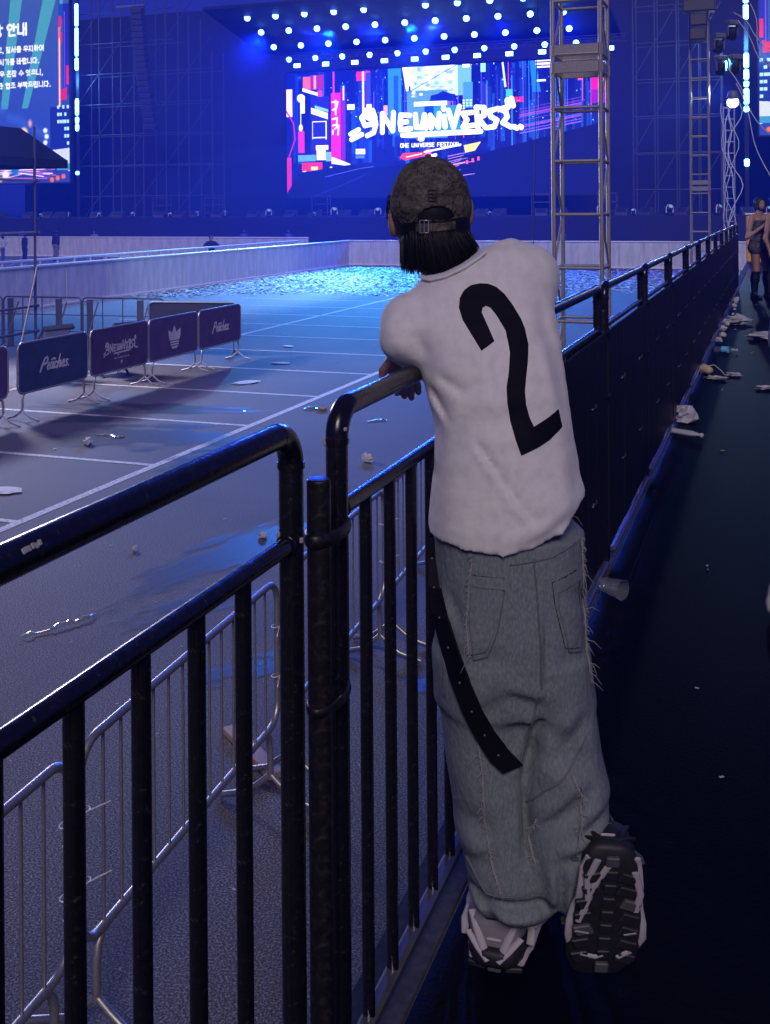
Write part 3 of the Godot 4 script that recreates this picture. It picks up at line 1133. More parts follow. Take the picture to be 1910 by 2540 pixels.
func field() -> void:
	panel_wall("long pale arena wall running away beside the wet ground", P(-21.4, LOT, 24.4), 0.0, 24, 1.22, 1.27)
	panel_wall("pale arena wall across the far end, below the stage", P(2.2, LOT, 53.75), PI * 0.5, 20, 1.18, 1.27)
	panel_wall("pale arena wall behind the people at the far left", P(-26.5, LOT, 60.0), PI * 0.5, 26, 1.18, 1.25)
	# open rail fence behind the long wall
	var o := thing("rail_fence", "low white rail fence with short posts behind the long wall", "fence", P(-24.5, LOT, 26.0))
	var L := 28.0
	var s := Shape.new()
	s.box(Vector3(0, 1.27, -L * 0.5), Vector3(0.12, 0.08, L), 0.012)
	put("top_rail", s, M.wall_cap, o)
	s = Shape.new()
	s.box(Vector3(0, 0.40, -L * 0.5), Vector3(0.05, 0.76, L), 0.01)
	put("lower_panel", s, M.scaffold_dark, o)
	for k in 29:
		s = Shape.new()
		s.box(Vector3(0.02, 0.62, -k * 1.0), Vector3(0.07, 1.22, 0.07), 0.008)
		put("post", s, M.wall_cap, o)
	# confetti and wet paper: nobody could count it
	var cs := Shape.new()
	cs.face([Vector3(-0.5, 0, -0.5), Vector3(0.5, 0, -0.5), Vector3(0.62, 0, 0.5), Vector3(-0.42, 0, 0.5)], Vector3.UP)
	var cm := cs.mesh()
	var white := mat("confetti_paper", Color(0.62, 0.62, 0.60), 0.6)
	white.vertex_color_use_as_albedo = true
	cm.surface_set_material(0, white)
	var f := FastNoiseLite.new()
	f.seed = 5
	f.frequency = 0.16
	f.fractal_octaves = 4
	var places := []
	var cols := []
	for k in 90000:
		var x := rng.randf_range(-21.2, 1.5)
		var t := rng.randf_range(27.0, 53.5)
		var lim := 35.5 + (-x - 10.0) * -0.25 + 3.0 * f.get_noise_2d(x, t * 0.4)
		var dens := clampf((t - lim) / 3.0, 0.0, 1.0) * clampf(0.75 + 1.1 * f.get_noise_2d(x * 2.0, t * 2.0), 0.1, 1.0)
		if rng.randf() > dens:
			continue
		var z := rng.randf_range(0.04, 0.115)
		var b := Basis(Vector3.UP, rng.randf() * TAU) * Basis(Vector3.RIGHT, rng.randf_range(-0.28, 0.28))
		places.append(Transform3D(b.scaled(Vector3(z, z, z * rng.randf_range(0.4, 1.2))), P(x, LOT + 0.012 + rng.randf() * 0.02, t)))
		var g := rng.randf_range(0.25, 1.0)
		cols.append(Color(g, g, g))
	for k in 5000:
		# litter between the two fences at the left
		var x := rng.randf_range(-50.0, -25.0)
		var t := rng.randf_range(46.0, 59.5)
		var z := rng.randf_range(0.08, 0.24)
		places.append(Transform3D(Basis(Vector3.UP, rng.randf() * TAU).scaled(Vector3(z, z, z * 0.6)), P(x, LOT + 0.015, t)))
		cols.append(Color(0.9, 0.9, 0.85))
	var mm := MultiMesh.new()
	mm.transform_format = MultiMesh.TRANSFORM_3D
	mm.use_colors = true
	mm.mesh = cm
	mm.instance_count = places.size()
	for i in places.size():
		mm.set_instance_transform(i, places[i])
		mm.set_instance_color(i, cols[i])
	var mi := MultiMeshInstance3D.new()
	mi.multimesh = mm
	mi.name = "confetti"
	mi.material_override = white
	add_child(mi)
	tag(mi, "thick litter of pale paper confetti over the far ground", "confetti", "", "stuff")

# ---------------------------------------------------------------- stage, screens and stage light
func spot(called: String, at: Vector3, to: Vector3, c: Color, e: float, angle: float, size := 0.2, parent: Node = null) -> SpotLight3D:
	var l := SpotLight3D.new()
	l.name = called
	l.light_color = c
	l.light_energy = e
	l.spot_range = 200.0
	l.spot_attenuation = 2.0
	l.spot_angle = angle
	l.spot_angle_attenuation = 0.6
	l.light_size = size
	l.shadow_enabled = true
	(parent if parent else self).add_child(l, true)
	l.look_at_from_position(at, to, Vector3.UP if absf((to - at).normalized().y) < 0.95 else Vector3.RIGHT)
	return l

func screen_main() -> Image:
	var W := 1024
	var H := 404
	var im := Image.create(W, H, false, Image.FORMAT_RGB8)
	im.fill(Color(0.035, 0.06, 0.36))
	var kx := 0.4993
	var ky := 0.4988
	var q := func(x, y): return Vector2((x - 390.0) * kx, (y - 450.0) * ky)
	var R := func(x0, y0, x1, y1, c): fill_poly(im, [q.call(x0, y0), q.call(x1, y0), q.call(x1, y1), q.call(x0, y1)], c)
	var rr := RandomNumberGenerator.new()
	rr.seed = 4
	# far towers in blues
	for k in 150:
		var x := rr.randf_range(420, 2440)
		var w := rr.randf_range(8, 46)
		var top := rr.randf_range(430, 700)
		var b := rr.randf_range(0.0, 1.0)
		R.call(x, top, x + w, rr.randf_range(860, 1060), Color(0.03 + 0.06 * b, 0.05 + 0.24 * b * b, 0.28 + 0.34 * b))
	for k in 800:
		var x := rr.randf_range(700, 2440)
		var y := rr.randf_range(450, 900)
		R.call(x, y, x + rr.randf_range(2, 7), y + rr.randf_range(2, 9), [Color(0.20, 0.50, 0.80), Color(0.05, 0.08, 0.35), Color(0.10, 0.20, 0.70), Color(0.5, 0.2, 0.7), Color(0.04, 0.06, 0.3), Color(0.7, 0.85, 1.0)][k % 6])
	for k in 46:
		var x := rr.randf_range(430, 2440)
		R.call(x, rr.randf_range(430, 600), x + rr.randf_range(2, 6), rr.randf_range(700, 1000), [Color(0.05, 0.08, 0.4), Color(0.35, 0.3, 0.95), Color(0.9, 0.25, 0.6), Color(0.2, 0.5, 0.95)][k % 4])
	# left street front
	R.call(390, 555, 432, 735, Color(1, 0.75, 0.9))
	R.call(395, 560, 412, 730, Color(1, 1, 1))
	R.call(392, 1000, 425, 1230, Color(0.75, 0.15, 0.45))
	stroke(im, [q.call(392, 700), q.call(440, 780), q.call(450, 880), q.call(405, 1000)], 5.0, Color(0.65, 0.12, 0.55))
	R.call(508, 478, 560, 560, Color(0.95, 0.35, 0.3))
	R.call(560, 470, 655, 565, Color(0.55, 0.12, 0.35))
	R.call(585, 475, 600, 560, Color(1, 0.6, 0.6))
	fill_poly(im, [q.call(505, 550), q.call(612, 585), q.call(612, 605), q.call(505, 572)], Color(1, 0.97, 0.97))
	R.call(610, 570, 645, 625, Color(0.85, 0.2, 0.45))
	soft_disc(im, q.call(492, 615), Vector2(16, 16), Color(1, 1, 1), 0.7)
	R.call(488, 600, 520, 715, Color(1, 0.95, 1))
	R.call(488, 690, 494, 800, Color(0.8, 0.85, 1))
	soft_disc(im, q.call(490, 808), Vector2(9, 16), Color(1, 1, 1), 0.5)
	R.call(474, 830, 516, 972, Color(0.85, 0.15, 0.55))
	R.call(560, 610, 690, 1000, Color(0.12, 0.12, 0.5))
	fill_poly(im, [q.call(565, 680), q.call(680, 718), q.call(680, 758), q.call(565, 718)], Color(1, 1, 1))
	fill_poly(im, [q.call(590, 665), q.call(685, 695), q.call(685, 712), q.call(590, 690)], Color(0.45, 0.7, 0.95))
	for e in [[572, 768, 672, 774], [572, 768, 577, 885], [664, 768, 672, 890], [572, 872, 672, 880]]:
		R.call(e[0], e[1], e[2], e[3], Color(0.85, 0.9, 1))
	R.call(596, 925, 682, 955, Color(1, 1, 1))
	R.call(600, 955, 665, 1022, Color(0.85, 0.85, 0.8))
	R.call(470, 985, 596, 1028, Color(0.35, 0.6, 0.85))
	R.call(665, 970, 705, 1030, Color(0.45, 0.65, 0.9))
	R.call(498, 1036, 640, 1092, Color(0.95, 0.15, 0.2))
	R.call(560, 1062, 610, 1085, Color(1, 0.8, 0.4))
	soft_disc(im, q.call(516, 1098), Vector2(10, 7), Color(1, 0.95, 0.9), 0.5)
	soft_disc(im, q.call(700, 1075), Vector2(7, 9), Color(1, 0.95, 0.8), 0.5)
	# magenta tower with signs
	R.call(702, 590, 768, 1050, Color(0.80, 0.12, 0.55))
	R.call(768, 560, 800, 1050, Color(0.45, 0.10, 0.55))
	for e in [[[712, 650], [750, 650], [740, 690], [715, 700]], [[735, 640], [735, 730]], [[712, 760], [745, 752], [742, 795], [715, 800]], [[730, 820], [755, 800], [750, 860]], [[715, 830], [715, 855]]]:
		var pts := []
		for p in e:
			pts.append(q.call(p[0], p[1]))
		stroke(im, pts, 5.5, Color(1, 0.92, 1))
	R.call(716, 455, 728, 640, Color(0.85, 0.2, 0.6))
	R.call(784, 548, 794, 640, Color(0.85, 0.8, 1))
	fill_poly(im, [q.call(705, 1000), q.call(835, 1050), q.call(830, 1065), q.call(705, 1045)], Color(0.9, 0.95, 1.0))
	# red bar building
	R.call(878, 462, 972, 522, Color(0.85, 0.15, 0.35))
	R.call(916, 462, 930, 735, Color(1, 0.75, 0.85))
	R.call(940, 470, 975, 735, Color(0.20, 0.22, 0.6))
	R.call(815, 668, 865, 702, Color(1, 1, 1))
	R.call(945, 672, 980, 742, Color(1, 0.85, 0.95))
	R.call(1060, 684, 1086, 748, Color(1, 0.6, 0.85))
	R.call(870, 955, 935, 990, Color(0.9, 0.95, 1.0))
	R.call(870, 995, 930, 1015, Color(0.3, 0.45, 0.8))
	# bright square in the middle
	R.call(1090, 455, 1180, 870, Color(0.16, 0.46, 0.66))
	R.call(1130, 500, 1160, 880, Color(0.12, 0.28, 0.65))
	fill_poly(im, [q.call(1185, 450), q.call(1245, 445), q.call(1225, 610), q.call(1210, 600)], Color(0.85, 0.86, 0.9))
	R.call(1240, 440, 1545, 640, Color(0.70, 0.80, 0.90))
	R.call(1215, 600, 1480, 900, Color(0.30, 0.50, 0.74))
	for k in 60:
		var x := rr.randf_range(1240, 1520)
		var y := rr.randf_range(445, 640)
		soft_disc(im, q.call(x, y), Vector2(rr.randf_range(4, 16), rr.randf_range(3, 10)), Color(0.45, 0.55, 0.68, 0.6) if k % 2 else Color(1, 1, 1), 0.4)
	stroke(im, [q.call(1225, 610), q.call(1560, 440)], 2.0, Color(0.2, 0.25, 0.45))
	fill_poly(im, [q.call(1365, 668), q.call(1372, 635), q.call(1420, 625), q.call(1450, 608), q.call(1500, 628), q.call(1530, 632), q.call(1530, 675), q.call(1440, 668)], Color(0.05, 0.10, 0.42))
	R.call(1330, 696, 1475, 860, Color(0.05, 0.22, 0.55))
	R.call(1262, 670, 1476, 698, Color(0.96, 0.98, 1.0))
	R.call(1390, 700, 1560, 880, Color(0.15, 0.50, 0.70))
	R.call(1545, 455, 1632, 640, Color(0.40, 0.62, 0.74))
	R.call(1580, 560, 1640, 720, Color(0.25, 0.5, 0.68))
	R.call(1575, 440, 1622, 470, Color(0.95, 0.97, 1))
	for k in 10:
		R.call(1575 + (k % 3) * 22, 668 + (k / 3) * 16, 1590 + (k % 3) * 22, 678 + (k / 3) * 16, Color(0.75, 0.95, 1.0))
	# right side
	R.call(1690, 436, 1722, 505, Color(0.55, 0.85, 0.9))
	fill_poly(im, [q.call(1818, 420), q.call(1830, 420), q.call(1850, 600), q.call(1838, 605)], Color(0.75, 0.85, 1.0))
	fill_poly(im, [q.call(1990, 415), q.call(2020, 415), q.call(2060, 640), q.call(2010, 640)], Color(0.12, 0.42, 0.70))
	for k in 5:
		R.call(2025 + k * 2, 410 + k * 19, 2120, 421 + k * 19, Color(1, 0.97, 0.95))
	R.call(2036, 566, 2090, 578, Color(0.85, 0.97, 1.0))
	R.call(1846, 616, 1888, 682, Color(0.25, 0.65, 0.75))
	for k in 4:
		R.call(1892 + k * 17, 664, 1904 + k * 17, 697, Color(0.95, 0.15, 0.4))
	fill_poly(im, [q.call(2334, 510), q.call(2400, 455), q.call(2412, 480), q.call(2350, 525)], Color(1, 1, 1))
	R.call(2359, 535, 2441, 640, Color(0.85, 0.05, 0.5))
	R.call(2359, 640, 2441, 720, Color(0.5, 0.05, 0.55))
	R.call(2280, 560, 2310, 580, Color(1, 0.3, 0.5))
	for k in 26:
		var y := rr.randf_range(680, 830)
		stroke(im, [q.call(1930, y + 60), q.call(2300, y)], 1.2, [Color(0.55, 0.25, 0.75), Color(0.25, 0.35, 0.95), Color(0.75, 0.3, 0.7)][k % 3])
	# road
	fill_poly(im, [q.call(390, 1262), q.call(390, 1235), q.call(480, 1100), q.call(830, 1055), q.call(1000, 1080), q.call(1700, 1000), q.call(2441, 830), q.call(2441, 1262)], Color(0.015, 0.03, 0.20))
	stroke(im, [q.call(560, 1262), q.call(760, 1190), q.call(960, 1110)], 3.0, Color(0.08, 0.14, 0.5))
	stroke(im, [q.call(660, 1130), q.call(900, 1080), q.call(990, 1070)], 2.0, Color(0.35, 0.35, 0.95))
	# light trails round the car
	fill_poly(im, [q.call(1165, 1020), q.call(1185, 990), q.call(1320, 985), q.call(1330, 1010), q.call(1200, 1035)], Color(0.95, 0.2, 0.15))
	stroke(im, [q.call(1210, 1015), q.call(1310, 995)], 4.0, Color(1, 0.8, 0.6))
	soft_disc(im, q.call(1350, 1000), Vector2(16, 24), Color(1, 0.45, 0.7), 0.4)
	stroke(im, [q.call(1330, 985), q.call(1560, 945)], 6.0, Color(1, 1, 1))
	stroke(im, [q.call(1380, 1010), q.call(1400, 1005)], 10.0, Color(1, 1, 1))
	fill_poly(im, [q.call(1580, 950), q.call(1690, 930), q.call(1650, 985), q.call(1590, 995)], Color(0.95, 0.78, 0.35))
	for k in 16:
		var y := rr.randf_range(990, 1130)
		stroke(im, [q.call(1480, y + 20), q.call(1480 + rr.randf_range(60, 170), y)], 1.6, [Color(0.8, 0.55, 0.95), Color(0.45, 0.45, 1.0), Color(0.95, 0.6, 0.75)][k % 3])
	for k in 3:
		R.call(1594 + k * 36, 1042 - k * 10, 1608 + k * 36, 1066 - k * 10, Color(0.95, 0.3, 0.5))
	# the lettering
	draw_strokes(im, logo_strokes(), q.call(832, 652), Vector2(107.0 * kx, 88.0 * ky), 16.0, Color(1, 1, 1))
	draw_caps(im, "ONE UNIVERSE FESTIVAL", q.call(1172, 930), 8.6, 11.0, 2.6, 2.6, Color(1, 1, 1))
	return im

func screen_side(flip: bool) -> Image:
	# a tall notice: 480 by 512 pixels for 16 by 17 metres
	var im := Image.create(480, 528, false, Image.FORMAT_RGB8)
	for y in 528:
		var a := y / 528.0
		im.fill_rect(Rect2i(0, y, 480, 1), Color(0.25, 0.36, 0.58).lerp(Color(0.14, 0.24, 0.62), a))
	var teal := Color(0.30, 0.68, 0.66, 0.85)
	for e in [[300, 340, 262, 285, 330], [410, 455, 330, 350, 330], [180, 230, 190, 205, 380], [60, 120, 110, 130, 380]]:
		fill_poly(im, [Vector2(e[0], 0), Vector2(e[1], 0), Vector2(e[3], e[4]), Vector2(e[2], e[4])], teal)
	var white := Color(1, 1, 1)
	hangul(im, "o-i-b j-a-o / o-a-n n-ae", Vector2(352, 104), 30.0, 6.6, white)
	hangul(im, "o-a-n j-eo-n / g-eo-r-i / r-eu-r / h-oo-b h-a s-i g-oo , / j-i-r s-eo r-eu-r / o-u j-i h-a o-yeo", Vector2(404, 164), 15.0, 3.4, white)
	hangul(im, "o-i-b j-a-o / j-u-n b-i / h-a o-yeo j-u s-i g-i r-eu-r / b-a r-a-b n-i d-a .", Vector2(388, 196), 15.0, 3.4, white)
	hangul(im, "h-yeo-n j-a-o / s-a j-eo-o / o-ae / m-ae o-u / h-oo-n j-a-b / s-u / o-i-s o-eu n-i ,", Vector2(400, 228), 15.0, 3.4, white)
	hangul(im, "o-a-n n-ae / o-yo o-oo-n / o-eu-i / j-i s-i o-ae / d-a r-a / h-yeo-b j-oo / b-u t-a-g d-eu r-i-b n-i d-a .", Vector2(424, 260), 15.0, 3.4, white)
	for k in 26:
		soft_disc(im, Vector2(40 + (k * 83) % 400, 330 + (k * 37) % 90), Vector2(14 + k % 9, 18 + k % 7), Color(0.25, 0.40, 0.80, 0.5), 0.2)
	soft_disc(im, Vector2(336, 392), Vector2(16, 16), Color(1.0, 0.85, 0.6), 0.5)
	soft_disc(im, Vector2(356, 370), Vector2(9, 14), Color(0.95, 0.65, 0.6), 0.3)
	# neon tube building at the right border
	rect(im, 448, 0, 14, 100, Color(0.10, 0.28, 0.62))
	rect(im, 452, 0, 10, 60, Color(0.30, 0.62, 0.75))
	rect(im, 462, 60, 18, 240, Color(0.12, 0.14, 0.60))
	rect(im, 465, 80, 3, 230, Color(0.45, 0.30, 0.85))
	rect(im, 449, 92, 8, 30, Color(0.95, 0.12, 0.20))
	rect(im, 451, 134, 8, 30, Color(0.85, 0.10, 0.18))
	rect(im, 447, 120, 7, 250, Color(1.0, 0.45, 0.35))
	rect(im, 449, 150, 3, 215, Color(1.0, 0.92, 0.85))
	rect(im, 471, 222, 8, 50, Color(0.95, 0.05, 0.15))
	fill_poly(im, [Vector2(456, 285), Vector2(474, 278), Vector2(472, 312), Vector2(455, 312)], Color(0.90, 0.08, 0.18))
	rect(im, 420, 330, 60, 110, Color(0.06, 0.14, 0.50))
	for k in 12:
		for c in 3:
			if (k * 3 + c * 7) % 5 > 0:
				rect(im, 464 + c * 8 - (k / 6) * 26 + (4 if k > 5 else 0), 326 + (k % 6) * 19 + (62 if k > 8 else 0), 6.5, 9, Color(0.75, 0.95, 1.0))
	for k in 3:
		soft_disc(im, Vector2(404 + 4 * (k % 2), 390 + k * 16), Vector2(9, 9), Color(0.95, 1.0, 0.95), 0.5)
	fill_poly(im, [Vector2(400, 445), Vector2(480, 438), Vector2(480, 500), Vector2(440, 480)], Color(0.85, 0.88, 0.92))
	rect(im, 440, 478, 40, 18, Color(0.25, 0.6, 0.75))
	# speeding car and light trails along the foot
	rect(im, 0, 470, 440, 58, Color(0.18, 0.22, 0.55))
	for k in 16:
		stroke(im, [Vector2(250 - k * 12, 520 - (k * 13) % 40), Vector2(440 - (k * 7) % 60, 482 + (k * 11) % 36)], 3.0, [Color(0.95, 0.75, 0.85), Color(0.75, 0.40, 0.75), Color(1, 0.95, 0.95), Color(0.5, 0.3, 0.75)][k % 4])
	soft_disc(im, Vector2(306, 492), Vector2(14, 18), Color(0.10, 0.45, 0.75), 0.7)
	soft_disc(im, Vector2(276, 505), Vector2(16, 16), Color(1.0, 0.95, 0.9), 0.5)
	soft_disc(im, Vector2(256, 518), Vector2(14, 10), Color(1.0, 0.75, 0.2), 0.4)
	for k in 3:
		soft_disc(im, Vector2(424 + k * 18, 520 - k * 4), Vector2(9, 9), Color(1.0, 0.45, 0.08), 0.5)
	if flip:
		im.flip_x()
	return im

func screen_mat(key: String, im: Image, power: float) -> StandardMaterial3D:
	var m := mat(key, Color(0.01, 0.01, 0.01), 0.5)
	m.emission_enabled = true
	m.emission = Color.BLACK
	m.emission_texture = to_tex(im)
	m.emission_energy_multiplier = power
	return m

func led_screen(label: String, centre: Vector3, w: float, h: float, m: Material, deep := 0.35) -> void:
	var o := thing("led_screen", label, "screen", centre)
	var s := Shape.new()
	s.box(Vector3(0, 0, -deep * 0.5 - 0.02), Vector3(w + 0.25, h + 0.25, deep), 0.02)
	put("cabinet", s, M.stage_black, o)
	s = Shape.new()
	s.face([Vector3(-w * 0.5, -h * 0.5, 0), Vector3(w * 0.5, -h * 0.5, 0), Vector3(w * 0.5, h * 0.5, 0), Vector3(-w * 0.5, h * 0.5, 0)], Vector3.BACK, [Vector2(0, 1), Vector2(1, 1), Vector2(1, 0), Vector2(0, 0)])
	put("screen_face", s, m, o)

func lamp_head(o: Node3D, r: float, face: Vector3, m: Material) -> void:
	# a short can with a glowing lens that looks along face
	var b := Basis.looking_at(face, Vector3.UP if absf(face.y) < 0.95 else Vector3.RIGHT)
	var s := Shape.new()
	var bb := b * Basis(Vector3.RIGHT, -PI * 0.5)
	s.lathe([Vector2(0, -0.30), Vector2(r * 0.7, -0.28), Vector2(r * 1.15, -0.12), Vector2(r * 1.2, 0.0), Vector2(r * 1.02, 0.0)], 14, Vector3.ZERO, bb)
	put("housing", s, M.stage_black, o)
	s = Shape.new()
	s.lathe([Vector2(0, 0.012), Vector2(r * 0.6, 0.008), Vector2(r, -0.01)], 14, Vector3.ZERO, bb)
	put("lens", s, m, o)

func stage() -> void:
	var s := Shape.new()
	s.box(P(-30, (LOT + 0.95) * 0.5, 86.0), Vector3(84, 0.95 - LOT, 32.0), 0.02)
	var o: Node = put("stage_deck", s, M.stage_black)
	tag(o, "wide black stage platform under the big screen", "stage")
	s = Shape.new()
	s.box(P(-30, 9.5, 92.0), Vector3(84, 22.0, 0.3), 0.0)
	o = put("stage_drape", s, M.stage_black)
	tag(o, "black drape hung behind the whole stage", "drape")
	# screens
	led_screen("big stage screen showing a neon city and the festival lettering", P(-24.45, 7.45, 80.0), 25.5, 10.0, screen_mat("screen_city", screen_main(), 1.25))
	var side := screen_mat("screen_notice", screen_side(false), 0.7)
	led_screen("side screen at the left edge with white notice text", P(-66.0, 12.8, 80.0), 16.0, 17.6, side)
	led_screen("side screen at the right edge with red neon", P(6.9, 13.4, 80.0), 16.0, 14.0, screen_mat("screen_neon", screen_side(true), 0.7))
	# sloping light ceiling
	s = Shape.new()
	s.box(P(-25.2, 15.22, 76.3), Vector3(29, 0.25, 11.0), 0.02, Basis(Vector3.RIGHT, -0.2))
	o = put("light_ceiling", s, M.stage_black)
	tag(o, "sloping black ceiling panel that carries the round lamps", "ceiling panel")
	var lens := glow("lens_glow", Color(0.10, 0.32, 1.0), 14.0)
	var blue := Color(0.02, 0.10, 1.0).linear_to_srgb()
	var rows := [[80.0, 13.82], [77.2, 14.44], [75.0, 15.26], [72.7, 15.97]]
	var nth := ["first", "second", "third", "fourth", "fifth", "sixth", "seventh", "eighth", "ninth", "tenth", "last"]
	var ord := ["lowest", "second", "third", "highest"]
	var first: Node3D = null
	for ri in 4:
		for k in 11:
			if ri == 3 and k == 5:
				continue
			var x := -36.95 + 2.315 * k
			var at := P(x, rows[ri][1] - 0.25, rows[ri][0])
			var lab: String = "%s round lamp from the left in the %s row under the sloping ceiling" % [nth[k], ord[ri]]
			var d: Node3D
			if first == null:
				d = thing("stage_lamp", lab, "lamp", at, 0.0, "lamps in the %s ceiling row" % ord[ri])
				lamp_head(d, 0.22, Vector3(0.28, -0.35, 0.9).normalized(), lens)
				first = d
			else:
				d = dup(first, lab, at, 0.0, "lamps in the %s ceiling row" % ord[ri])
	# wash lamps over the screen: square fronts
	var sq: Node3D = null
	for k in 11:
		var at := P(-33.7 + 2.315 * k, 12.24, 74.4)
		var lab: String = "%s rectangular wash lamp from the left in the row above the screen" % nth[k]
		if sq == null:
			sq = thing("wash_lamp", lab, "lamp", at, 0.0, "wash lamps above the screen")
			s = Shape.new()
			s.box(Vector3(0, 0, -0.22), Vector3(0.66, 0.44, 0.4), 0.05)
			put("housing", s, M.stage_black, sq)
			s = Shape.new()
			s.box(Vector3(0, 0, -0.005), Vector3(0.52, 0.30, 0.05), 0.02)
			put("lens", s, lens, sq)
			s = Shape.new()
			s.tube([Vector3(-0.36, 0.0, -0.2), Vector3(-0.36, 0.4, -0.2), Vector3(0.36, 0.4, -0.2), Vector3(0.36, 0.0, -0.2)], 0.02, 6)
			put("yoke", s, M.stage_black, sq)
		else:
			dup(sq, lab, at, 0.0, "wash lamps above the screen")
	s = Shape.new()
	for q in [Vector3(0, 0.25, 0), Vector3(0, -0.25, 0), Vector3(0, 0, 0.4)]:
		s.rod(P(-38, 12.95, 74.6) + q, P(-9.5, 12.95, 74.6) + q, 0.03, 6)
	for k in 56:
		var x := -38.0 + 0.5 * k
		s.rod(P(x, 12.70, 74.6), P(x + 0.25, 13.2, 74.6), 0.015, 5)
		s.rod(P(x + 0.25, 13.2, 74.6), P(x + 0.5, 12.70, 74.6), 0.015, 5)
	o = put("lamp_truss", s, M.scaffold_dark)
	tag(o, "lattice beam that carries the row of rectangular wash lamps", "truss")
	# the beams of these lamps: one light for each pair of columns and rows
	for k in 6:
		spot("stage_lamp_beam", P(-36.0 + 4.6 * k, 14.2, 73.0), P(-30.0 + 4.0 * k, LOT, 46.0), blue, 300.0, 34.0, 0.3)
	for e in [[-24.0, -13.5, 45.5], [-30.0, -19.5, 40.0]]:
		spot("stage_lamp_beam", P(e[0], 14.2, 72.0), P(e[1], LOT, e[2]), Color(0.06, 0.50, 0.95).linear_to_srgb(), 900.0, 15.0, 0.3)
	spot("stage_lamp_beam", P(-22.0, 14.2, 72.0), P(-19.6, LOT, 38.0), Color(0.32, 0.60, 1.0).linear_to_srgb(), 2000.0, 9.0, 0.3)
	# LED strips beside the side screens
	var strip := glow("strip_glow", Color(0.10, 0.55, 1.0), 9.0)
	for e in [[-55.75, [[19.05, 17.15], [17.0, 14.6], [14.45, 13.4], [11.0, 9.6], [9.45, 8.9], [8.85, 8.26], [4.85, 4.55]], "left"], [-1.9, [[15.9, 15.3], [15.2, 14.2], [11.9, 10.9], [10.8, 10.1], [10.0, 9.6], [9.5, 8.4], [8.3, 7.9], [4.7, 4.2]], "right"]]:
		var d := thing("led_strip", "upright strip of white lamps beside the %s side screen" % e[2], "lamp", P(e[0], LOT, 78.0), 0.0, "upright lamp strips")
		s = Shape.new()
		s.box(Vector3(0, 10.6, -0.12), Vector3(0.3, 21.0, 0.12), 0.02)
		put("backing", s, M.stage_black, d)
		for q in e[1]:
			s = Shape.new()
			s.box(Vector3(0, (q[0] + q[1]) * 0.5 - LOT, 0.03), Vector3(0.34, q[0] - q[1], 0.18), 0.08)
			put("light_tube", s, strip, d)
		var l := OmniLight3D.new()
		l.name = "strip_light"
		l.light_color = Color(0.10, 0.40, 1.0).linear_to_srgb()
		l.light_energy = 14.0
		l.omni_range = 200.0
		l.omni_attenuation = 2.0
		l.light_size = 0.3
		l.shadow_enabled = true
		d.add_child(l)
		l.position = Vector3(0, 14.0, 0.7)
	scaffolds()
	clutter()
	# banks of stage smoke
	var smoke := FogMaterial.new()
	smoke.density = 0.022
	smoke.albedo = Color(0.40, 0.55, 1.0)
	for e in [[P(-40.5, 12.5, 74.0), Vector3(14, 16, 10), "thin bank of stage smoke left of the big screen"], [P(-33.0, 3.2, 71.0), Vector3(22, 6, 9), "low bank of stage smoke along the front of the stage"], [P(-26.0, 18.0, 70.0), Vector3(30, 9, 12), "bank of stage smoke drifting over the lamp ceiling"]]:
		var fv := FogVolume.new()
		fv.name = numbered("smoke")
		fv.shape = RenderingServer.FOG_VOLUME_SHAPE_ELLIPSOID
		fv.size = e[1]
		fv.material = smoke
		add_child(fv)
		fv.position = e[0]
		tag(fv, e[2], "smoke", "", "stuff")

func scaffolds() -> void:
	for e in [[-56.4, 13.0, 6, 22.0, 79.0, "dark scaffold tower between the left screen and the stage"], [-9.6, 6.0, 4, 20.0, 79.0, "dark scaffold tower right of the big screen"]]:
		var o := thing("scaffold_tower", e[5], "scaffold", P(e[0], LOT, e[4]), 0.0, "scaffold towers flanking the stage")
		var n: int = e[2]
		var w: float = e[1]
		for d in [0.0, -2.0]:
			for i in n + 1:
				var s := Shape.new()
				s.rod(Vector3(w * i / n, 0, d), Vector3(w * i / n, e[3] - (3.0 * (i - n + 2) if i > n - 2 else 0.0), d), 0.06, 6)
				put("standard", s, M.scaffold_dark, o)
			for j in int(e[3] / 2.6):
				var s := Shape.new()
				var y := 1.6 + 2.6 * j
				s.rod(Vector3(0, y, d), Vector3(w * (1.0 if y < e[3] - 6.0 else 0.72), y, d), 0.05, 6)
				put("ledger", s, M.scaffold_dark, o)
				for i in n:
					if (i + j) % 2 == 0 and d == 0.0:
						s = Shape.new()
						s.rod(Vector3(w * i / n, y, d + 0.06), Vector3(w * (i + 1) / n, y + 2.6, d + 0.06), 0.04, 6)
						put("brace", s, M.scaffold_dark, o)
	# hanging speaker line
	var a := thing("speaker_array", "long curved line of hanging loudspeakers left of the stage", "loudspeaker", P(-48.5, 17.6, 76.0))
	var s := Shape.new()
	s.box(Vector3(-0.7, 0.45, 0), Vector3(2.6, 0.14, 0.2), 0.02)
	put("fly_bar", s, M.aluminium, a)
	s = Shape.new()
	s.rod(Vector3(0.0, 0.4, 0), Vector3(0.0, 6.0, 0), 0.03, 6)
	put("chain", s, M.scaffold_dark, a)
	var cur := Vector3.ZERO
	var cab := mat("speaker_grille", Color(0.06, 0.06, 0.065), 0.5)
	for k in 20:
		var lean := 0.10 + 0.0028 * k * k
		s = Shape.new()
		s.box(Vector3.ZERO, Vector3(1.0, 0.46, 0.7), 0.05)
		var p := put("cabinet", s, cab, a)
		p.position = cur
		p.rotation = Vector3(lean * 0.3, 0, -0.03 - 0.002 * k)
		cur += Vector3(0.035 + 0.0022 * k, -0.49, -0.04 * lean)

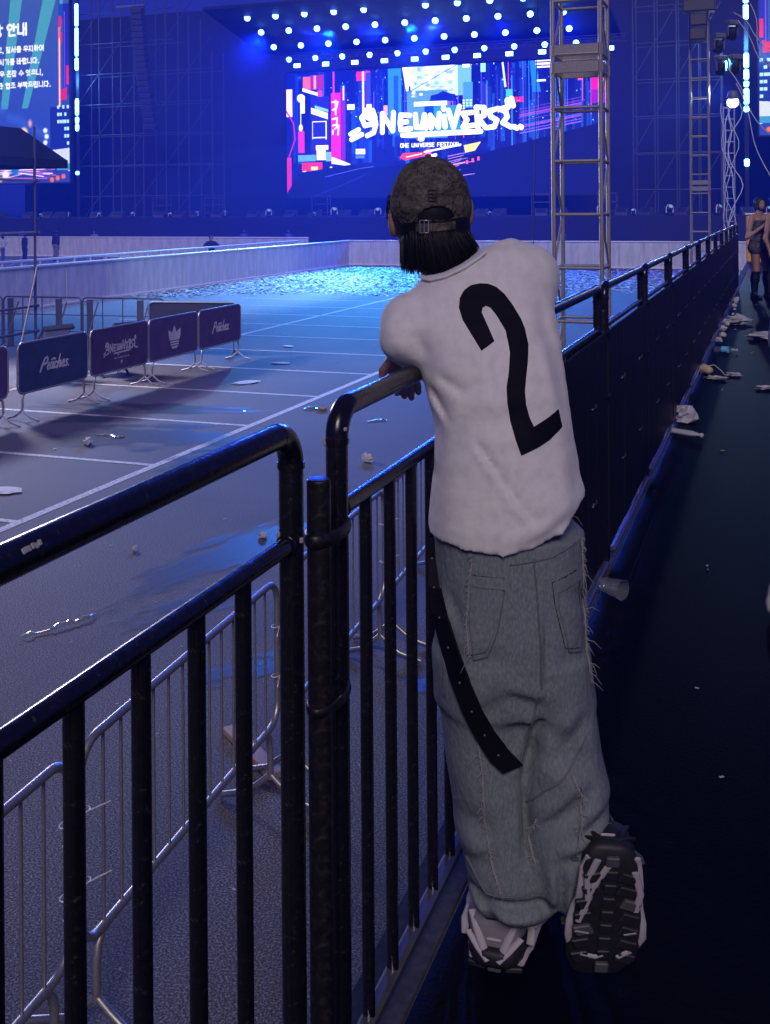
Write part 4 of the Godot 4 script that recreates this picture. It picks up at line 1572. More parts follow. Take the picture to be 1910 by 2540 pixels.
func clutter() -> void:
	# monitors, lamps and crew things along the stage edge
	var g := "low gear along the stage edge"
	var wedge: Node3D = null
	var cyan := glow("floor_lamp_glow", Color(0.35, 0.8, 1.0), 0.25)
	for k in 34:
		var x := -58.0 + 1.95 * k + rng.randf_range(-0.6, 0.6)
		var at := P(x, 0.95, 70.6 + rng.randf_range(0.0, 1.5))
		var lab := "dark wedge monitor standing on the front edge of the stage"
		if wedge == null:
			wedge = thing("stage_monitor", lab, "monitor", at, 0.0, g)
			var s := Shape.new()
			s.prism(PackedVector2Array([Vector2(-0.35, 0), Vector2(0.35, 0), Vector2(0.35, 0.18), Vector2(-0.1, 0.5), Vector2(-0.35, 0.5)]), 0.8, Transform3D(Basis(Vector3.UP, -PI * 0.5), Vector3.ZERO))
			put("cabinet", s, M.scaffold_dark, wedge)
			s = Shape.new()
			s.box(Vector3(0, 0.36, 0.13), Vector3(0.66, 0.02, 0.48), 0.005, Basis(Vector3.RIGHT, 0.62))
			put("grille", s, M.stage_black, wedge)
		else:
			dup(wedge, lab, at, rng.randf_range(-0.4, 0.4), g)
	var head: Node3D = null
	for k in 22:
		var x := -57.0 + 2.85 * k + rng.randf_range(-0.9, 0.9)
		var at := P(x, 0.95, 70.3)
		var lab := "small pale floor lamp on the front edge of the stage"
		if head == null:
			head = thing("floor_lamp", lab, "lamp", at, 0.0, "floor lamps along the stage edge")
			var s := Shape.new()
			s.box(Vector3(0, 0.08, 0), Vector3(0.4, 0.16, 0.36), 0.03)
			put("base", s, M.stage_black, head)
			s = Shape.new()
			s.tube([Vector3(-0.22, 0.15, 0), Vector3(-0.22, 0.5, 0), Vector3(-0.1, 0.62, 0), Vector3(0.1, 0.62, 0), Vector3(0.22, 0.5, 0), Vector3(0.22, 0.15, 0)], 0.035, 6)
			put("yoke", s, M.wall_cap, head)
			s = Shape.new()
			s.lathe([Vector2(0, -0.2), Vector2(0.16, -0.16), Vector2(0.19, 0.1), Vector2(0.15, 0.2), Vector2(0, 0.22)], 12, Vector3(0, 0.42, 0), Basis(Vector3.RIGHT, 0.9))
			put("lamp_body", s, M.scaffold_dark, head)
			s = Shape.new()
			s.lathe([Vector2(0, 0.225), Vector2(0.1, 0.222), Vector2(0.13, 0.205)], 12, Vector3(0, 0.42, 0), Basis(Vector3.RIGHT, 0.9))
			put("lens", s, cyan, head)
		else:
			dup(head, lab, at, rng.randf_range(-1.4, 1.4), "floor lamps along the stage edge").scale = Vector3.ONE * rng.randf_range(0.45, 1.05)
	for e in [[-43.6, 71.5, "drum riser frame left of the big screen"], [-39.5, 72.0, "tall rack frame on the stage, left of the screen"], [-31.0, 72.5, "keyboard stand on the stage below the lettering"], [-14.8, 72.0, "pair of upright cases on the stage right of the person"], [-10.5, 72.5, "low trolley with rails beside the scaffold"]]:
		var o := thing("equipment_rack", e[2], "rack", P(e[0], 0.95, e[1]))
		for q in 4:
			var s := Shape.new()
			s.rod(Vector3(-0.6 + 1.2 * (q % 2), 0, -0.3 + 0.6 * (q / 2)), Vector3(-0.6 + 1.2 * (q % 2), 1.5, -0.3 + 0.6 * (q / 2)), 0.04, 6)
			put("upright", s, M.scaffold_dark, o)
		for h in [0.3, 0.9, 1.45]:
			var s := Shape.new()
			s.box(Vector3(0, h, 0), Vector3(1.3, 0.08, 0.7), 0.01)
			put("shelf", s, M.scaffold_dark, o)

# ---------------------------------------------------------------- delay towers, hung lamps and cables
func lattice_tower(label: String, at: Vector3, w: float, h: float, step: float, r: float, joint: float) -> Node3D:
	var o := thing("lattice_tower", label, "tower", at, 0.0, "lattice towers in a line behind the railing")
	for c in [[0, 0], [1, 0], [1, 1], [0, 1]]:
		var s := Shape.new()
		s.rod(Vector3(c[0] * w, 0, -c[1] * w), Vector3(c[0] * w, h, -c[1] * w), r, 10)
		put("chord", s, M.aluminium, o)
	var n := int((h - 0.4) / step)
	for j in n + 1:
		var y := step * j + 0.378
		var s := Shape.new()
		for e in [[Vector3(0, y, 0), Vector3(w, y, 0)], [Vector3(0, y, -w), Vector3(w, y, -w)], [Vector3(0, y, 0), Vector3(0, y, -w)], [Vector3(w, y, 0), Vector3(w, y, -w)]]:
			s.rod(e[0], e[1], r * 0.72, 8)
		put("rung", s, M.aluminium, o)
		if j < n:
			s = Shape.new()
			var f := j % 2 == 0
			s.rod(Vector3(0, y, 0 if f else -w), Vector3(0, y + step, -w if f else 0), r * 0.5, 8)
			put("diagonal", s, M.aluminium, o)
			s = Shape.new()
			s.rod(Vector3(w, y, -w if f else 0), Vector3(w, y + step, 0 if f else -w), r * 0.5, 8)
			put("diagonal", s, M.aluminium, o)
	if joint > 0.0:
		for d in [0.0, 0.16]:
			var s := Shape.new()
			for e in [[Vector3(w * 0.5, joint + d, 0), Vector3(w + r * 2.4, 0.11, 0.02)], [Vector3(w * 0.5, joint + d, -w), Vector3(w + r * 2.4, 0.11, 0.02)], [Vector3(0, joint + d, -w * 0.5), Vector3(0.02, 0.11, w + r * 2.4)], [Vector3(w, joint + d, -w * 0.5), Vector3(0.02, 0.11, w + r * 2.4)]]:
				s.box(e[0], e[1], 0.004)
			put("joint_plate", s, M.aluminium, o)
	return o

func towers() -> void:
	lattice_tower("near aluminium lattice tower right of the leaning person", P(-2.0, LOT, 10.3), 0.45, 9.0, 0.507, 0.022, 4.31)
	lattice_tower("slim middle lattice tower with lamps hung at its top", P(-2.08, LOT, 28.9), 0.45, 8.6, 0.49, 0.022, 3.44)
	lattice_tower("small far lattice tower wrapped in cables by the woman", P(-2.15, LOT, 49.0), 0.45, 7.3, 0.49, 0.022, 0.0)
	# cables on the far tower
	for k in 5:
		var s := Shape.new()
		var pts := []
		for i in 24:
			var a := i / 23.0
			pts.append(P(-1.9 + (0.10 + 0.05 * k) * sin(a * (5.0 + 2.3 * k) + k * 1.7) + 0.05 * sin(a * 31.0 + k) + 0.1 * k - 0.2, LOT + 7.4 * a, 48.9 - 0.1 * cos(a * 7.0 + k)))
		s.tube(pts, 0.016 + 0.004 * (k % 3), 6)
		var o := put("cable", s, M.cable_white)
		tag(o, "pale cable winding up the small far tower", "cable", "cables on the far tower")
	# lamp cluster at the top of the middle tower
	var beamcol := Color(0.10, 0.42, 1.0).linear_to_srgb()
	var lens := glow("head_glow", Color(0.55, 0.75, 1.0), 5.0)
	var dim := mat("head_grey", Color(0.14, 0.14, 0.16), 0.45)
	var spots := [[-1.38, 5.62, 29.3, "left upper"], [-1.05, 5.95, 29.4, "right upper"], [-1.33, 5.05, 29.3, "left lower"], [-0.99, 5.07, 29.4, "right lower"]]
	for e in spots:
		var o := thing("moving_head", "%s moving head lamp hung beside the middle tower" % e[3], "lamp", P(e[0], e[1], e[2]), 0.6, "moving head lamps on the middle tower")
		o.scale = Vector3.ONE * 0.72
		var s := Shape.new()
		s.box(Vector3(0, 0.34, 0), Vector3(0.40, 0.20, 0.36), 0.04)
		put("base", s, dim, o)
		s = Shape.new()
		for q in [-0.19, 0.19]:
			s.box(Vector3(q, 0.08, 0), Vector3(0.05, 0.42, 0.12), 0.02)
		put("yoke", s, dim, o)
		s = Shape.new()
		s.lathe([Vector2(0, 0.2), Vector2(0.13, 0.17), Vector2(0.15, 0.0), Vector2(0.17, -0.2), Vector2(0.15, -0.24)], 14, Vector3.ZERO, Basis(Vector3.RIGHT, 0.5))
		put("lamp_body", s, M.stage_black, o)
		s = Shape.new()
		s.lathe([Vector2(0, -0.235), Vector2(0.15, -0.235)], 14, Vector3.ZERO, Basis(Vector3.RIGHT, 0.5))
		put("lens", s, lens, o)
	spot("moving_head_beam", P(-1.1, 5.2, 29.3), P(-13.0, LOT, 46.5), Color(0.08, 0.60, 0.95).linear_to_srgb(), 45.0, 30.0, 0.15)
	spot("moving_head_beam", P(-0.9, 4.6, 29.3), P(-20.5, LOT, 38.5), Color(0.62, 0.80, 1.0).linear_to_srgb(), 45.0, 20.0, 0.15)
	# dark stack of gear at the top of that tower
	var gear := thing("speaker_stack", "dark hung loudspeaker stack at the top of the middle tower", "loudspeaker", P(-1.86, 5.85, 28.75))
	for k in 3:
		var s := Shape.new()
		s.box(Vector3(0.0 + 0.02 * k, 0.36 * k, 0.0), Vector3([0.40, 0.42, 0.80][k], 0.3, 0.4), 0.03)
		put("cabinet", s, M.scaffold_dark, gear)
	# round white lamp
	var b := thing("round_lamp", "bright round white lamp hung beside the small far tower", "lamp", P(-1.5, 5.45, 42.0))
	var s := Shape.new()
	s.lathe([Vector2(0, 0.30), Vector2(0.16, 0.26), Vector2(0.21, 0.05), Vector2(0.2, 0.0)], 16, Vector3.ZERO, Basis(Vector3.RIGHT, 0.25))
	put("shade", s, dim, b)
	s = Shape.new()
	s.lathe([Vector2(0, -0.34), Vector2(0.10, -0.32), Vector2(0.18, -0.25), Vector2(0.21, -0.15), Vector2(0.19, -0.05), Vector2(0.12, 0.02)], 18, Vector3.ZERO, Basis(Vector3.RIGHT, 0.25))
	put("bulb", s, glow("bulb_glow", Color(0.9, 0.95, 1.0), 6.0), b)
	var l := OmniLight3D.new()
	l.name = "bulb_light"
	l.light_color = Color(0.75, 0.85, 1.0)
	l.light_energy = 6.0
	l.omni_range = 200.0
	l.omni_attenuation = 2.0
	l.light_size = 0.1
	l.shadow_enabled = true
	b.add_child(l)
	l.position = Vector3(0, -0.15, 0)
	# loose cables to the right
	var runs := [[P(-1.15, 5.0, 29.0), P(0.5, 2.4, 27.0), 0.25, "long pale cable slanting down to the right behind the woman"], [P(-1.0, 6.4, 29.0), P(0.4, 4.2, 29.0), -0.3, "pale cable hanging in a curve beside the lamp strip"], [P(-0.9, 6.2, 29.0), P(0.5, 4.9, 29.0), 0.5, "pale cable looping across the right screen"], [P(-0.6, 6.6, 29.0), P(-0.05, 4.6, 29.0), 0.2, "pale cable dropping past the right screen"], [P(-0.95, 4.6, 29.0), P(0.3, 0.9, 27.5), 0.1, "pale cable reaching down toward the railing end"]]
	for e in runs:
		s = Shape.new()
		var pts := []
		for i in 14:
			var a := i / 13.0
			pts.append(e[0].lerp(e[1], a) + Vector3(0.06 * sin(a * 11.0), -e[2] * sin(PI * a), 0))
		s.tube(pts, 0.012, 6)
		tag(put("cable", s, M.cable_white), e[3], "cable")
	# thin guy wire in front of the stage
	s = Shape.new()
	s.tube([P(-3.9, 0.2 - 1.5, 18.0), P(-3.66, 8.0, 18.0)], 0.007, 6)
	tag(put("guy_wire", s, M.cable_black), "thin dark wire running up past the person's shoulder to the sky", "wire")
	# yellow cabinet at the end of the walkway
	var yc := thing("yellow_cabinet", "yellow cabinet at the far end of the walkway behind the woman", "cabinet", P(-0.27, DECK, 29.5))
	var ym := mat("yellow_paint", Color(0.75, 0.42, 0.05), 0.5)
	s = Shape.new()
	s.box(Vector3(0, 0.65, 0), Vector3(0.95, 1.2, 0.5), 0.03)
	put("body", s, ym, yc)
	s = Shape.new()
	s.box(Vector3(0, 1.28, 0), Vector3(1.0, 0.05, 0.55), 0.01)
	put("lid", s, M.wall_cap, yc)
	s = Shape.new()
	s.box(Vector3(0.12, 0.65, 0.253), Vector3(0.015, 1.1, 0.01), 0.0)
	put("door_gap", s, M.stage_black, yc)
	s = Shape.new()
	s.box(Vector3(0, 0.025, 0), Vector3(0.85, 0.05, 0.45), 0.0)
	put("plinth", s, M.stage_black, yc)

# ---------------------------------------------------------------- smooth bodies from distance fields
func nets(f: Callable, lo: Vector3, hi: Vector3, cell: float, s: Shape = null, loose := 1.1) -> Shape:
	if s == null:
		s = Shape.new()
	var nx := int(ceil((hi.x - lo.x) / cell / 4.0)) * 4
	var ny := int(ceil((hi.y - lo.y) / cell / 4.0)) * 4
	var nz := int(ceil((hi.z - lo.z) / cell / 4.0)) * 4
	var sx := nx + 1
	var sxy := sx * (ny + 1)
	var vals := PackedFloat32Array()
	vals.resize(sxy * (nz + 1))
	vals.fill(1e9)
	var ids := PackedInt32Array()
	ids.resize(vals.size())
	ids.fill(-1)
	var cells := PackedInt32Array()
	var reach := cell * 4.0 * 0.87 * loose
	for bz in range(0, nz, 4):
		for by in range(0, ny, 4):
			for bx in range(0, nx, 4):
				var c := lo + Vector3(bx + 2, by + 2, bz + 2) * cell
				if absf(f.call(c)) > reach:
					continue
				for z in range(bz, bz + 5):
					for y in range(by, by + 5):
						for x in range(bx, bx + 5):
							var i := x + y * sx + z * sxy
							if vals[i] > 1e8:
								vals[i] = f.call(lo + Vector3(x, y, z) * cell)
				for z in range(bz, bz + 4):
					for y in range(by, by + 4):
						for x in range(bx, bx + 4):
							cells.append(x + y * sx + z * sxy)
	var first := s.v.size()
	var off := [0, 1, sx, sx + 1, sxy, sxy + 1, sxy + sx, sxy + sx + 1]
	for i in cells:
		var d := PackedFloat32Array()
		var neg := 0
		for k in 8:
			var q: float = vals[i + off[k]]
			d.append(q)
			if q < 0.0:
				neg += 1
		if neg == 0 or neg == 8:
			continue
		var sum := Vector3.ZERO
		var cnt := 0
		for e in [[0, 1], [2, 3], [4, 5], [6, 7], [0, 2], [1, 3], [4, 6], [5, 7], [0, 4], [1, 5], [2, 6], [3, 7]]:
			var a: float = d[e[0]]
			var b: float = d[e[1]]
			if (a < 0.0) != (b < 0.0):
				var t := a / (a - b)
				var pa := Vector3(e[0] & 1, (e[0] >> 1) & 1, e[0] >> 2)
				var pb := Vector3(e[1] & 1, (e[1] >> 1) & 1, e[1] >> 2)
				sum += pa.lerp(pb, t)
				cnt += 1
		var x := i % sx
		var y := (i / sx) % (ny + 1)
		var z := i / sxy
		var g := Vector3(d[1] + d[3] + d[5] + d[7] - d[0] - d[2] - d[4] - d[6], d[2] + d[3] + d[6] + d[7] - d[0] - d[1] - d[4] - d[5], d[4] + d[5] + d[6] + d[7] - d[0] - d[1] - d[2] - d[3])
		ids[i] = s.vert(lo + (Vector3(x, y, z) + sum / cnt) * cell, g.normalized())
	for i in cells:
		if ids[i] < 0:
			continue
		for ax in 3:
			var st: int = [1, sx, sxy][ax]
			var u: int = [sx, sxy, 1][ax]
			var w: int = [sxy, 1, sx][ax]
			if (vals[i] < 0.0) == (vals[i + st] < 0.0):
				continue
			if i - u < 0 or i - w < 0 or i - u - w < 0:
				continue
			var a := ids[i]
			var b := ids[i - u]
			var c := ids[i - u - w]
			var d := ids[i - w]
			if b < 0 or c < 0 or d < 0:
				continue
			s.quad(a, b, c, d)
	if first == 0:
		s.smooth()
	return s

static func smin(a: float, b: float, k: float) -> float:
	var h := maxf(k - absf(a - b), 0.0) / k
	return minf(a, b) - h * h * k * 0.25

static func cone_d(p: Vector3, a: Vector3, b: Vector3, ra: float, rb: float) -> float:
	var ab := b - a
	var t := clampf((p - a).dot(ab) / maxf(ab.length_squared(), 1e-9), 0.0, 1.0)
	return (p - a - ab * t).length() - lerpf(ra, rb, t)

static func ball_d(p: Vector3, c: Vector3, r: Vector3) -> float:
	var q := (p - c) / r
	var l := q.length()
	return (l - 1.0) * minf(r.x, minf(r.y, r.z)) if l < 1.0 else l * (l - 1.0) / maxf((q / r).length(), 1e-6)

# rings: [y, left, right, centre depth, half depth], from low to high
static func stack_d(p: Vector3, rings: Array, pw := 2.3) -> float:
	var n := rings.size()
	var y := clampf(p.y, rings[0][0], rings[n - 1][0])
	var i := 0
	while i < n - 2 and rings[i + 1][0] < y:
		i += 1
	var A: Array = rings[i]
	var B: Array = rings[i + 1]
	var t: float = clampf((y - A[0]) / maxf(B[0] - A[0], 1e-6), 0.0, 1.0)
	t = t * t * (3.0 - 2.0 * t) * 0.35 + t * 0.65
	var l := lerpf(A[1], B[1], t)
	var r := lerpf(A[2], B[2], t)
	var zc := lerpf(A[3], B[3], t)
	var b := lerpf(A[4], B[4], t)
	var a := maxf((r - l) * 0.5, 0.004)
	var qx := absf(p.x - (l + r) * 0.5) / a
	var qz := absf(p.z - zc) / b
	var d := (pow(pow(qx, pw) + pow(qz, pw), 1.0 / pw) - 1.0) * minf(a, b)
	var dy := absf(p.y - y)
	return d if dy <= 0.0 else (Vector2(maxf(d, 0.0), dy).length() if d > 0.0 else maxf(d, dy))

# finds the point of a field's surface that faces +z at (x, y)
func on_front(f: Callable, x: float, y: float, z0: float, z1: float) -> Vector3:
	var z := z0
	for i in 60:
		var d: float = f.call(Vector3(x, y, z))
		if d < 0.0004 or z < z1:
			break
		z -= maxf(d * 0.7, 0.0006)
	return Vector3(x, y, z)

func grad(f: Callable, p: Vector3, e := 0.004) -> Vector3:
	return Vector3(f.call(p + Vector3(e, 0, 0)) - f.call(p - Vector3(e, 0, 0)), f.call(p + Vector3(0, e, 0)) - f.call(p - Vector3(0, e, 0)), f.call(p + Vector3(0, 0, e)) - f.call(p - Vector3(0, 0, e))).normalized()

# a thin layer (print, patch) laid on a field's front: outline in local x, y
func laid_on(f: Callable, poly: PackedVector2Array, grid: float, thick: float, z0: float, z1: float) -> Shape:
	var pts := PackedVector2Array()
	var lo := poly[0]
	var hi := poly[0]
	for i in poly.size():
		var a := poly[i]
		var b := poly[(i + 1) % poly.size()]
		var n := maxi(1, int((b - a).length() / grid))
		for k in n:
			pts.append(a.lerp(b, float(k) / n))
		lo = lo.min(a)
		hi = hi.max(a)
	var edge := pts.size()
	var x := lo.x
	while x < hi.x:
		var y := lo.y
		while y < hi.y:
			var q := Vector2(x + rng.randf_range(-0.15, 0.15) * grid, y + rng.randf_range(-0.15, 0.15) * grid)
			if Geometry2D.is_point_in_polygon(q, poly):
				var near := 1e9
				for k in edge:
					near = minf(near, q.distance_squared_to(pts[k]))
				if near > grid * grid * 0.3:
					pts.append(q)
			y += grid
		x += grid
	var s := Shape.new()
	for i in pts.size():
		var p := on_front(f, pts[i].x, pts[i].y, z0, z1)
		var n := grad(f, p)
		s.vert(p + n * thick, n, Vector2(pts[i].x, pts[i].y))
	var tr := Geometry2D.triangulate_delaunay(pts)
	for i in range(0, tr.size(), 3):
		var c := (pts[tr[i]] + pts[tr[i + 1]] + pts[tr[i + 2]]) / 3.0
		if Geometry2D.is_point_in_polygon(c, poly):
			s.tri(tr[i], tr[i + 1], tr[i + 2])
	# turned-down rim
	var base := s.v.size()
	for i in edge:
		var n := s.n[i]
		s.vert(s.v[i] - n * (thick + 0.001), n)
	for i in edge:
		s.quad(i, (i + 1) % edge, base + (i + 1) % edge, base + i)
	return s

# ---------------------------------------------------------------- the leaning person
# outline points were read off the photograph at the person's own distance; local axes: x right, y up, z toward the viewer
func C(px: float, py: float, z := 0.0) -> Vector3:
	var d := 2.15 - z
	return Vector3((px - 831.5) * d / 2351.0 - 0.2347, 1.48 - (py - 449.0) * d / 2351.0, z)

func ring(py: float, l: float, r: float, zc: float, b: float) -> Array:
	var a := C(l, py, zc)
	return [a.y, a.x, C(r, py, zc).x, zc, b]

func crease(p: Vector3, list: Array) -> float:
	var d := 0.0
	for e in list:
		var a: Vector2 = e[0]
		var b: Vector2 = e[1]
		var q := Vector2(p.x, p.y)
		var ab := b - a
		var t := clampf((q - a).dot(ab) / ab.length_squared(), 0.0, 1.0)
		var side := ab.normalized().orthogonal().dot(q - a)
		var u: float = (q - a - ab * t).length() / e[2]
		if u < 3.0:
			var fade := sin(PI * clampf(t * 0.9 + 0.05, 0.0, 1.0))
			d += e[3] * fade * (exp(-u * u) - 0.55 * exp(-pow(side / e[2] - 1.6, 2.0)))
	return d

func C2(px: float, py: float, z := 0.0) -> Vector2:
	var q := C(px, py, z)
	return Vector2(q.x, q.y)

func folds(list: Array) -> Array:
	var out := []
	for e in list:
		out.append([C2(e[0], e[1], e[6] if e.size() > 6 else 0.0), C2(e[2], e[3], e[6] if e.size() > 6 else 0.0), e[4], e[5]])
	return out

func leaning_person() -> void:
	var th := YAW
	var at := Vector3(0.2347 * cos(th) - 2.15 * sin(th), 0.0, -(0.2347 * sin(th) + 2.15 * cos(th)))
	var o := thing("person", "person in a white top with a big black 2, leaning on the black railing", "person", at, YAW)
	var noise := FastNoiseLite.new()
	noise.seed = 3
	noise.frequency = 7.0
	noise.fractal_octaves = 3
	# ---------------- shirt
	var sr := [ring(1215, 930, 1236, 0.0, 0.135), ring(1180, 921, 1246, 0.0, 0.140), ring(1110, 923, 1257, 0.0, 0.142), ring(1085, 926, 1253, 0.0, 0.138), ring(1060, 929, 1257, -0.002, 0.138), ring(1000, 935, 1245, -0.008, 0.132), ring(925, 937, 1230, -0.016, 0.126), ring(850, 922, 1222, -0.026, 0.120), ring(800, 908, 1215, -0.036, 0.116), ring(750, 890, 1207, -0.052, 0.114), ring(700, 862, 1199, -0.074, 0.112), ring(650, 866, 1190, -0.098, 0.108), ring(615, 898, 1180, -0.115, 0.102), ring(580, 935, 1168, -0.13, 0.092), ring(552, 990, 1150, -0.14, 0.076), ring(535, 1035, 1125, -0.145, 0.058), ring(526, 1070, 1100, -0.15, 0.03)]
	sr.reverse()
	sr.sort_custom(func(a, b): return a[0] < b[0])
	var shl := C(873, 690, -0.070)
	var ell := C(871, 728, -0.045)
	var elm := C(893, 768, -0.06)
	var shr := C(1140, 590, -0.15)
	var elr := Vector3(0.095, 1.21, -0.36)
	var far := Vector3(0.0, 1.215, -0.42)
	var sf := folds([[1012, 925, 1075, 1015, 0.0065, 0.0055], [1060, 1000, 1140, 1094, 0.0075, 0.0055], [925, 828, 965, 900, 0.007, 0.005], [985, 850, 1040, 800, 0.014, 0.003], [1235, 1080, 1085, 1155, 0.014, 0.0045], [1180, 700, 1216, 900, 0.014, 0.004], [1165, 640, 1175, 760, 0.016, 0.003], [935, 590, 1050, 560, 0.016, 0.004], [935, 800, 1000, 840, 0.010, 0.004], [875, 700, 925, 770, 0.018, 0.004], [1040, 620, 960, 700, 0.03, 0.0025], [1215, 960, 1235, 1070, 0.016, 0.004], [1050, 1000, 1000, 1120, 0.03, 0.003], [1120, 880, 1010, 900, 0.02, 0.003]])
	var hem := [[905, 1172], [930, 1182], [1000, 1192], [1075, 1195], [1150, 1183], [1215, 1156], [1262, 1106]]
	var hp := []
	for e in hem:
		hp.append(C2(e[0], e[1], 0.12))
	# neckline
	var nl := [[903, 585], [914, 594], [932, 596], [960, 589], [1000, 571], [1030, 553], [1046, 541], [1056, 532]]
	var np := []
	for e in nl:
		np.append(C2(e[0], e[1], -0.07))
	var fine := FastNoiseLite.new()
	fine.seed = 12
	fine.frequency = 16.0
	fine.fractal_type = FastNoiseLite.FRACTAL_RIDGED
	fine.fractal_octaves = 3
	var shirt_f := func(p: Vector3) -> float:
		var d := stack_d(p, sr, 2.25)
		d = smin(d, cone_d(p, shl, ell, 0.0475, 0.043), 0.04)
		d = smin(d, cone_d(p, ell, elm, 0.043, 0.030), 0.03)
		d = smin(d, cone_d(p, shr, elr, 0.060, 0.05), 0.06)
		d = smin(d, cone_d(p, elr, far, 0.05, 0.045), 0.03)
		if p.z > -0.16:
			d += 1.5 * crease(p, sf)
			d += 0.0028 * noise.get_noise_3d(p.x * 1.0, p.y * 0.5, p.z * 1.0) - 0.0007 * fine.get_noise_3d(p.x * 0.9 + p.y * 0.5, p.y * 0.5 - p.x * 0.2, p.z)
		# hem: the bottom edge follows the hem line
		var hy: float = hp[0].y
		for i in hp.size() - 1:
			if p.x >= hp[i].x:
				hy = lerpf(hp[i].y, hp[i + 1].y, clampf((p.x - hp[i].x) / (hp[i + 1].x - hp[i].x), 0.0, 1.0))
		d = maxf(d, hy - p.y + 0.006 * noise.get_noise_2d(p.x * 3.0, 4.0))
		if p.x > np[0].x and p.x < np[np.size() - 1].x and p.z > -0.26:
			var ny := 0.0
			for i in np.size() - 1:
				if p.x >= np[i].x:
					ny = lerpf(np[i].y, np[i + 1].y, (p.x - np[i].x) / (np[i + 1].x - np[i].x))
			d = maxf(d, p.y - ny)
		return d
	var s := nets(shirt_f, Vector3(-0.30, 0.74, -0.56), Vector3(0.28, 1.46, 0.20), 0.0068, null, 2.4)
	var cloth := mat("shirt_cotton", Color(1, 1, 1), 0.85, 0.0, 0.3)
	cloth.albedo_texture = noise_tex(0.02, 71, 512, 6, [[0.0, lin(0.50, 0.495, 0.48)], [0.5, lin(0.58, 0.575, 0.56)], [1.0, lin(0.64, 0.635, 0.62)]])
	cloth.heightmap_enabled = true
	cloth.heightmap_scale = 0.05
	cloth.heightmap_texture = noise_tex(0.012, 72, 1024, 8)
	cloth.uv1_triplanar = true
	cloth.uv1_scale = Vector3(3.2, 3.2, 3.2)
	cloth.rim_enabled = true
	cloth.rim = 0.4
	var shirt := put("shirt", s, cloth, o)
	# the number, printed on the back
	var two := PackedVector2Array()
	for e in [[1037, 756], [1000, 694], [993, 668], [996, 648], [1006, 632], [1022, 621], [1042, 617], [1060, 618], [1078, 625], [1095, 640], [1112, 664], [1128, 693], [1135, 712], [1140, 745], [1136, 780], [1130, 812], [1126, 850], [1127, 880], [1134, 905], [1142, 922], [1160, 918], [1180, 912], [1200, 881], [1207, 920], [1180, 940], [1150, 952], [1115, 967], [1104, 935], [1094, 900], [1087, 860], [1087, 830], [1095, 795], [1098, 760], [1095, 735], [1092, 716], [1074, 684], [1062, 668], [1052, 664], [1045, 668], [1042, 678], [1066, 737]]:
		two.append(C2(e[0], e[1], 0.05))
	# the foot of the figure is a straight bar
	var ink := mat("print_ink", Color(0.004, 0.004, 0.008), 0.7, 0.0, 0.2)
	var poly := PackedVector2Array()
	for e in [[1037, 756], [1000, 694], [993, 668], [996, 648], [1006, 632], [1022, 621], [1042, 617], [1060, 618], [1078, 625], [1095, 640], [1112, 664], [1128, 693], [1135, 712], [1140, 745], [1136, 780], [1130, 812], [1126, 840], [1127, 865], [1133, 890], [1142, 911], [1170, 898], [1200, 881], [1207, 918], [1175, 941], [1150, 953], [1113, 968], [1102, 935], [1093, 900], [1087, 860], [1087, 830], [1094, 795], [1098, 760], [1095, 735], [1092, 716], [1074, 684], [1062, 668], [1052, 664], [1045, 668], [1042, 678], [1066, 737]]:
		poly.append(C2(e[0], e[1], 0.05))
	put("number_print", laid_on(shirt_f, poly, 0.011, 0.0012, 0.2, -0.2), ink, shirt)
	# rib collar
	s = Shape.new()
	var rim := []
	for i in range(1, np.size() - 1):
		for k in 4:
			var q: Vector2 = np[i].lerp(np[i + 1], k / 4.0) if i < np.size() - 2 else np[i]
			var p := on_front(shirt_f, q.x, q.y - 0.008, 0.2, -0.2)
			rim.append(p + grad(shirt_f, p) * 0.002)
	s.tube(rim, 0.0085, 10, true, false, 0.5)
	put("collar", s, cloth, shirt)
	# ---------------- jeans
	var jr := [ring(1140, 930, 1252, 0.0, 0.128), ring(1200, 931, 1254, 0.0, 0.132), ring(1340, 934, 1257, 0.006, 0.132), ring(1440, 938, 1264, 0.006, 0.124), ring(1500, 941, 1270, 0.004, 0.11)]
	var jl := [ring(1400, 937, 1160, 0.0, 0.118), ring(1500, 941, 1152, -0.005, 0.108), ring(1600, 951, 1150, -0.004, 0.104), ring(1700, 964, 1148, -0.002, 0.102), ring(1780, 978, 1158, 0.0, 0.100), ring(1850, 991, 1172, 0.002, 0.100), ring(1905, 1003, 1184, 0.004, 0.100), ring(1928, 1012, 1190, 0.004, 0.096), ring(1944, 1020, 1188, 0.002, 0.086)]
	var jg := [ring(1400, 1090, 1262, 0.012, 0.108), ring(1500, 1112, 1273, 0.022, 0.10), ring(1600, 1104, 1287, 0.026, 0.094), ring(1700, 1104, 1307, 0.034, 0.090), ring(1745, 1108, 1303, 0.038, 0.086), ring(1790, 1112, 1322, 0.042, 0.084), ring(1840, 1120, 1310, 0.044, 0.080), ring(1900, 1138, 1282, 0.046, 0.072), ring(1935, 1170, 1246, 0.05, 0.056), ring(1955, 1190, 1228, 0.05, 0.042)]
	for a in [jr, jl, jg]:
		a.sort_custom(func(q, w): return q[0] < w[0])
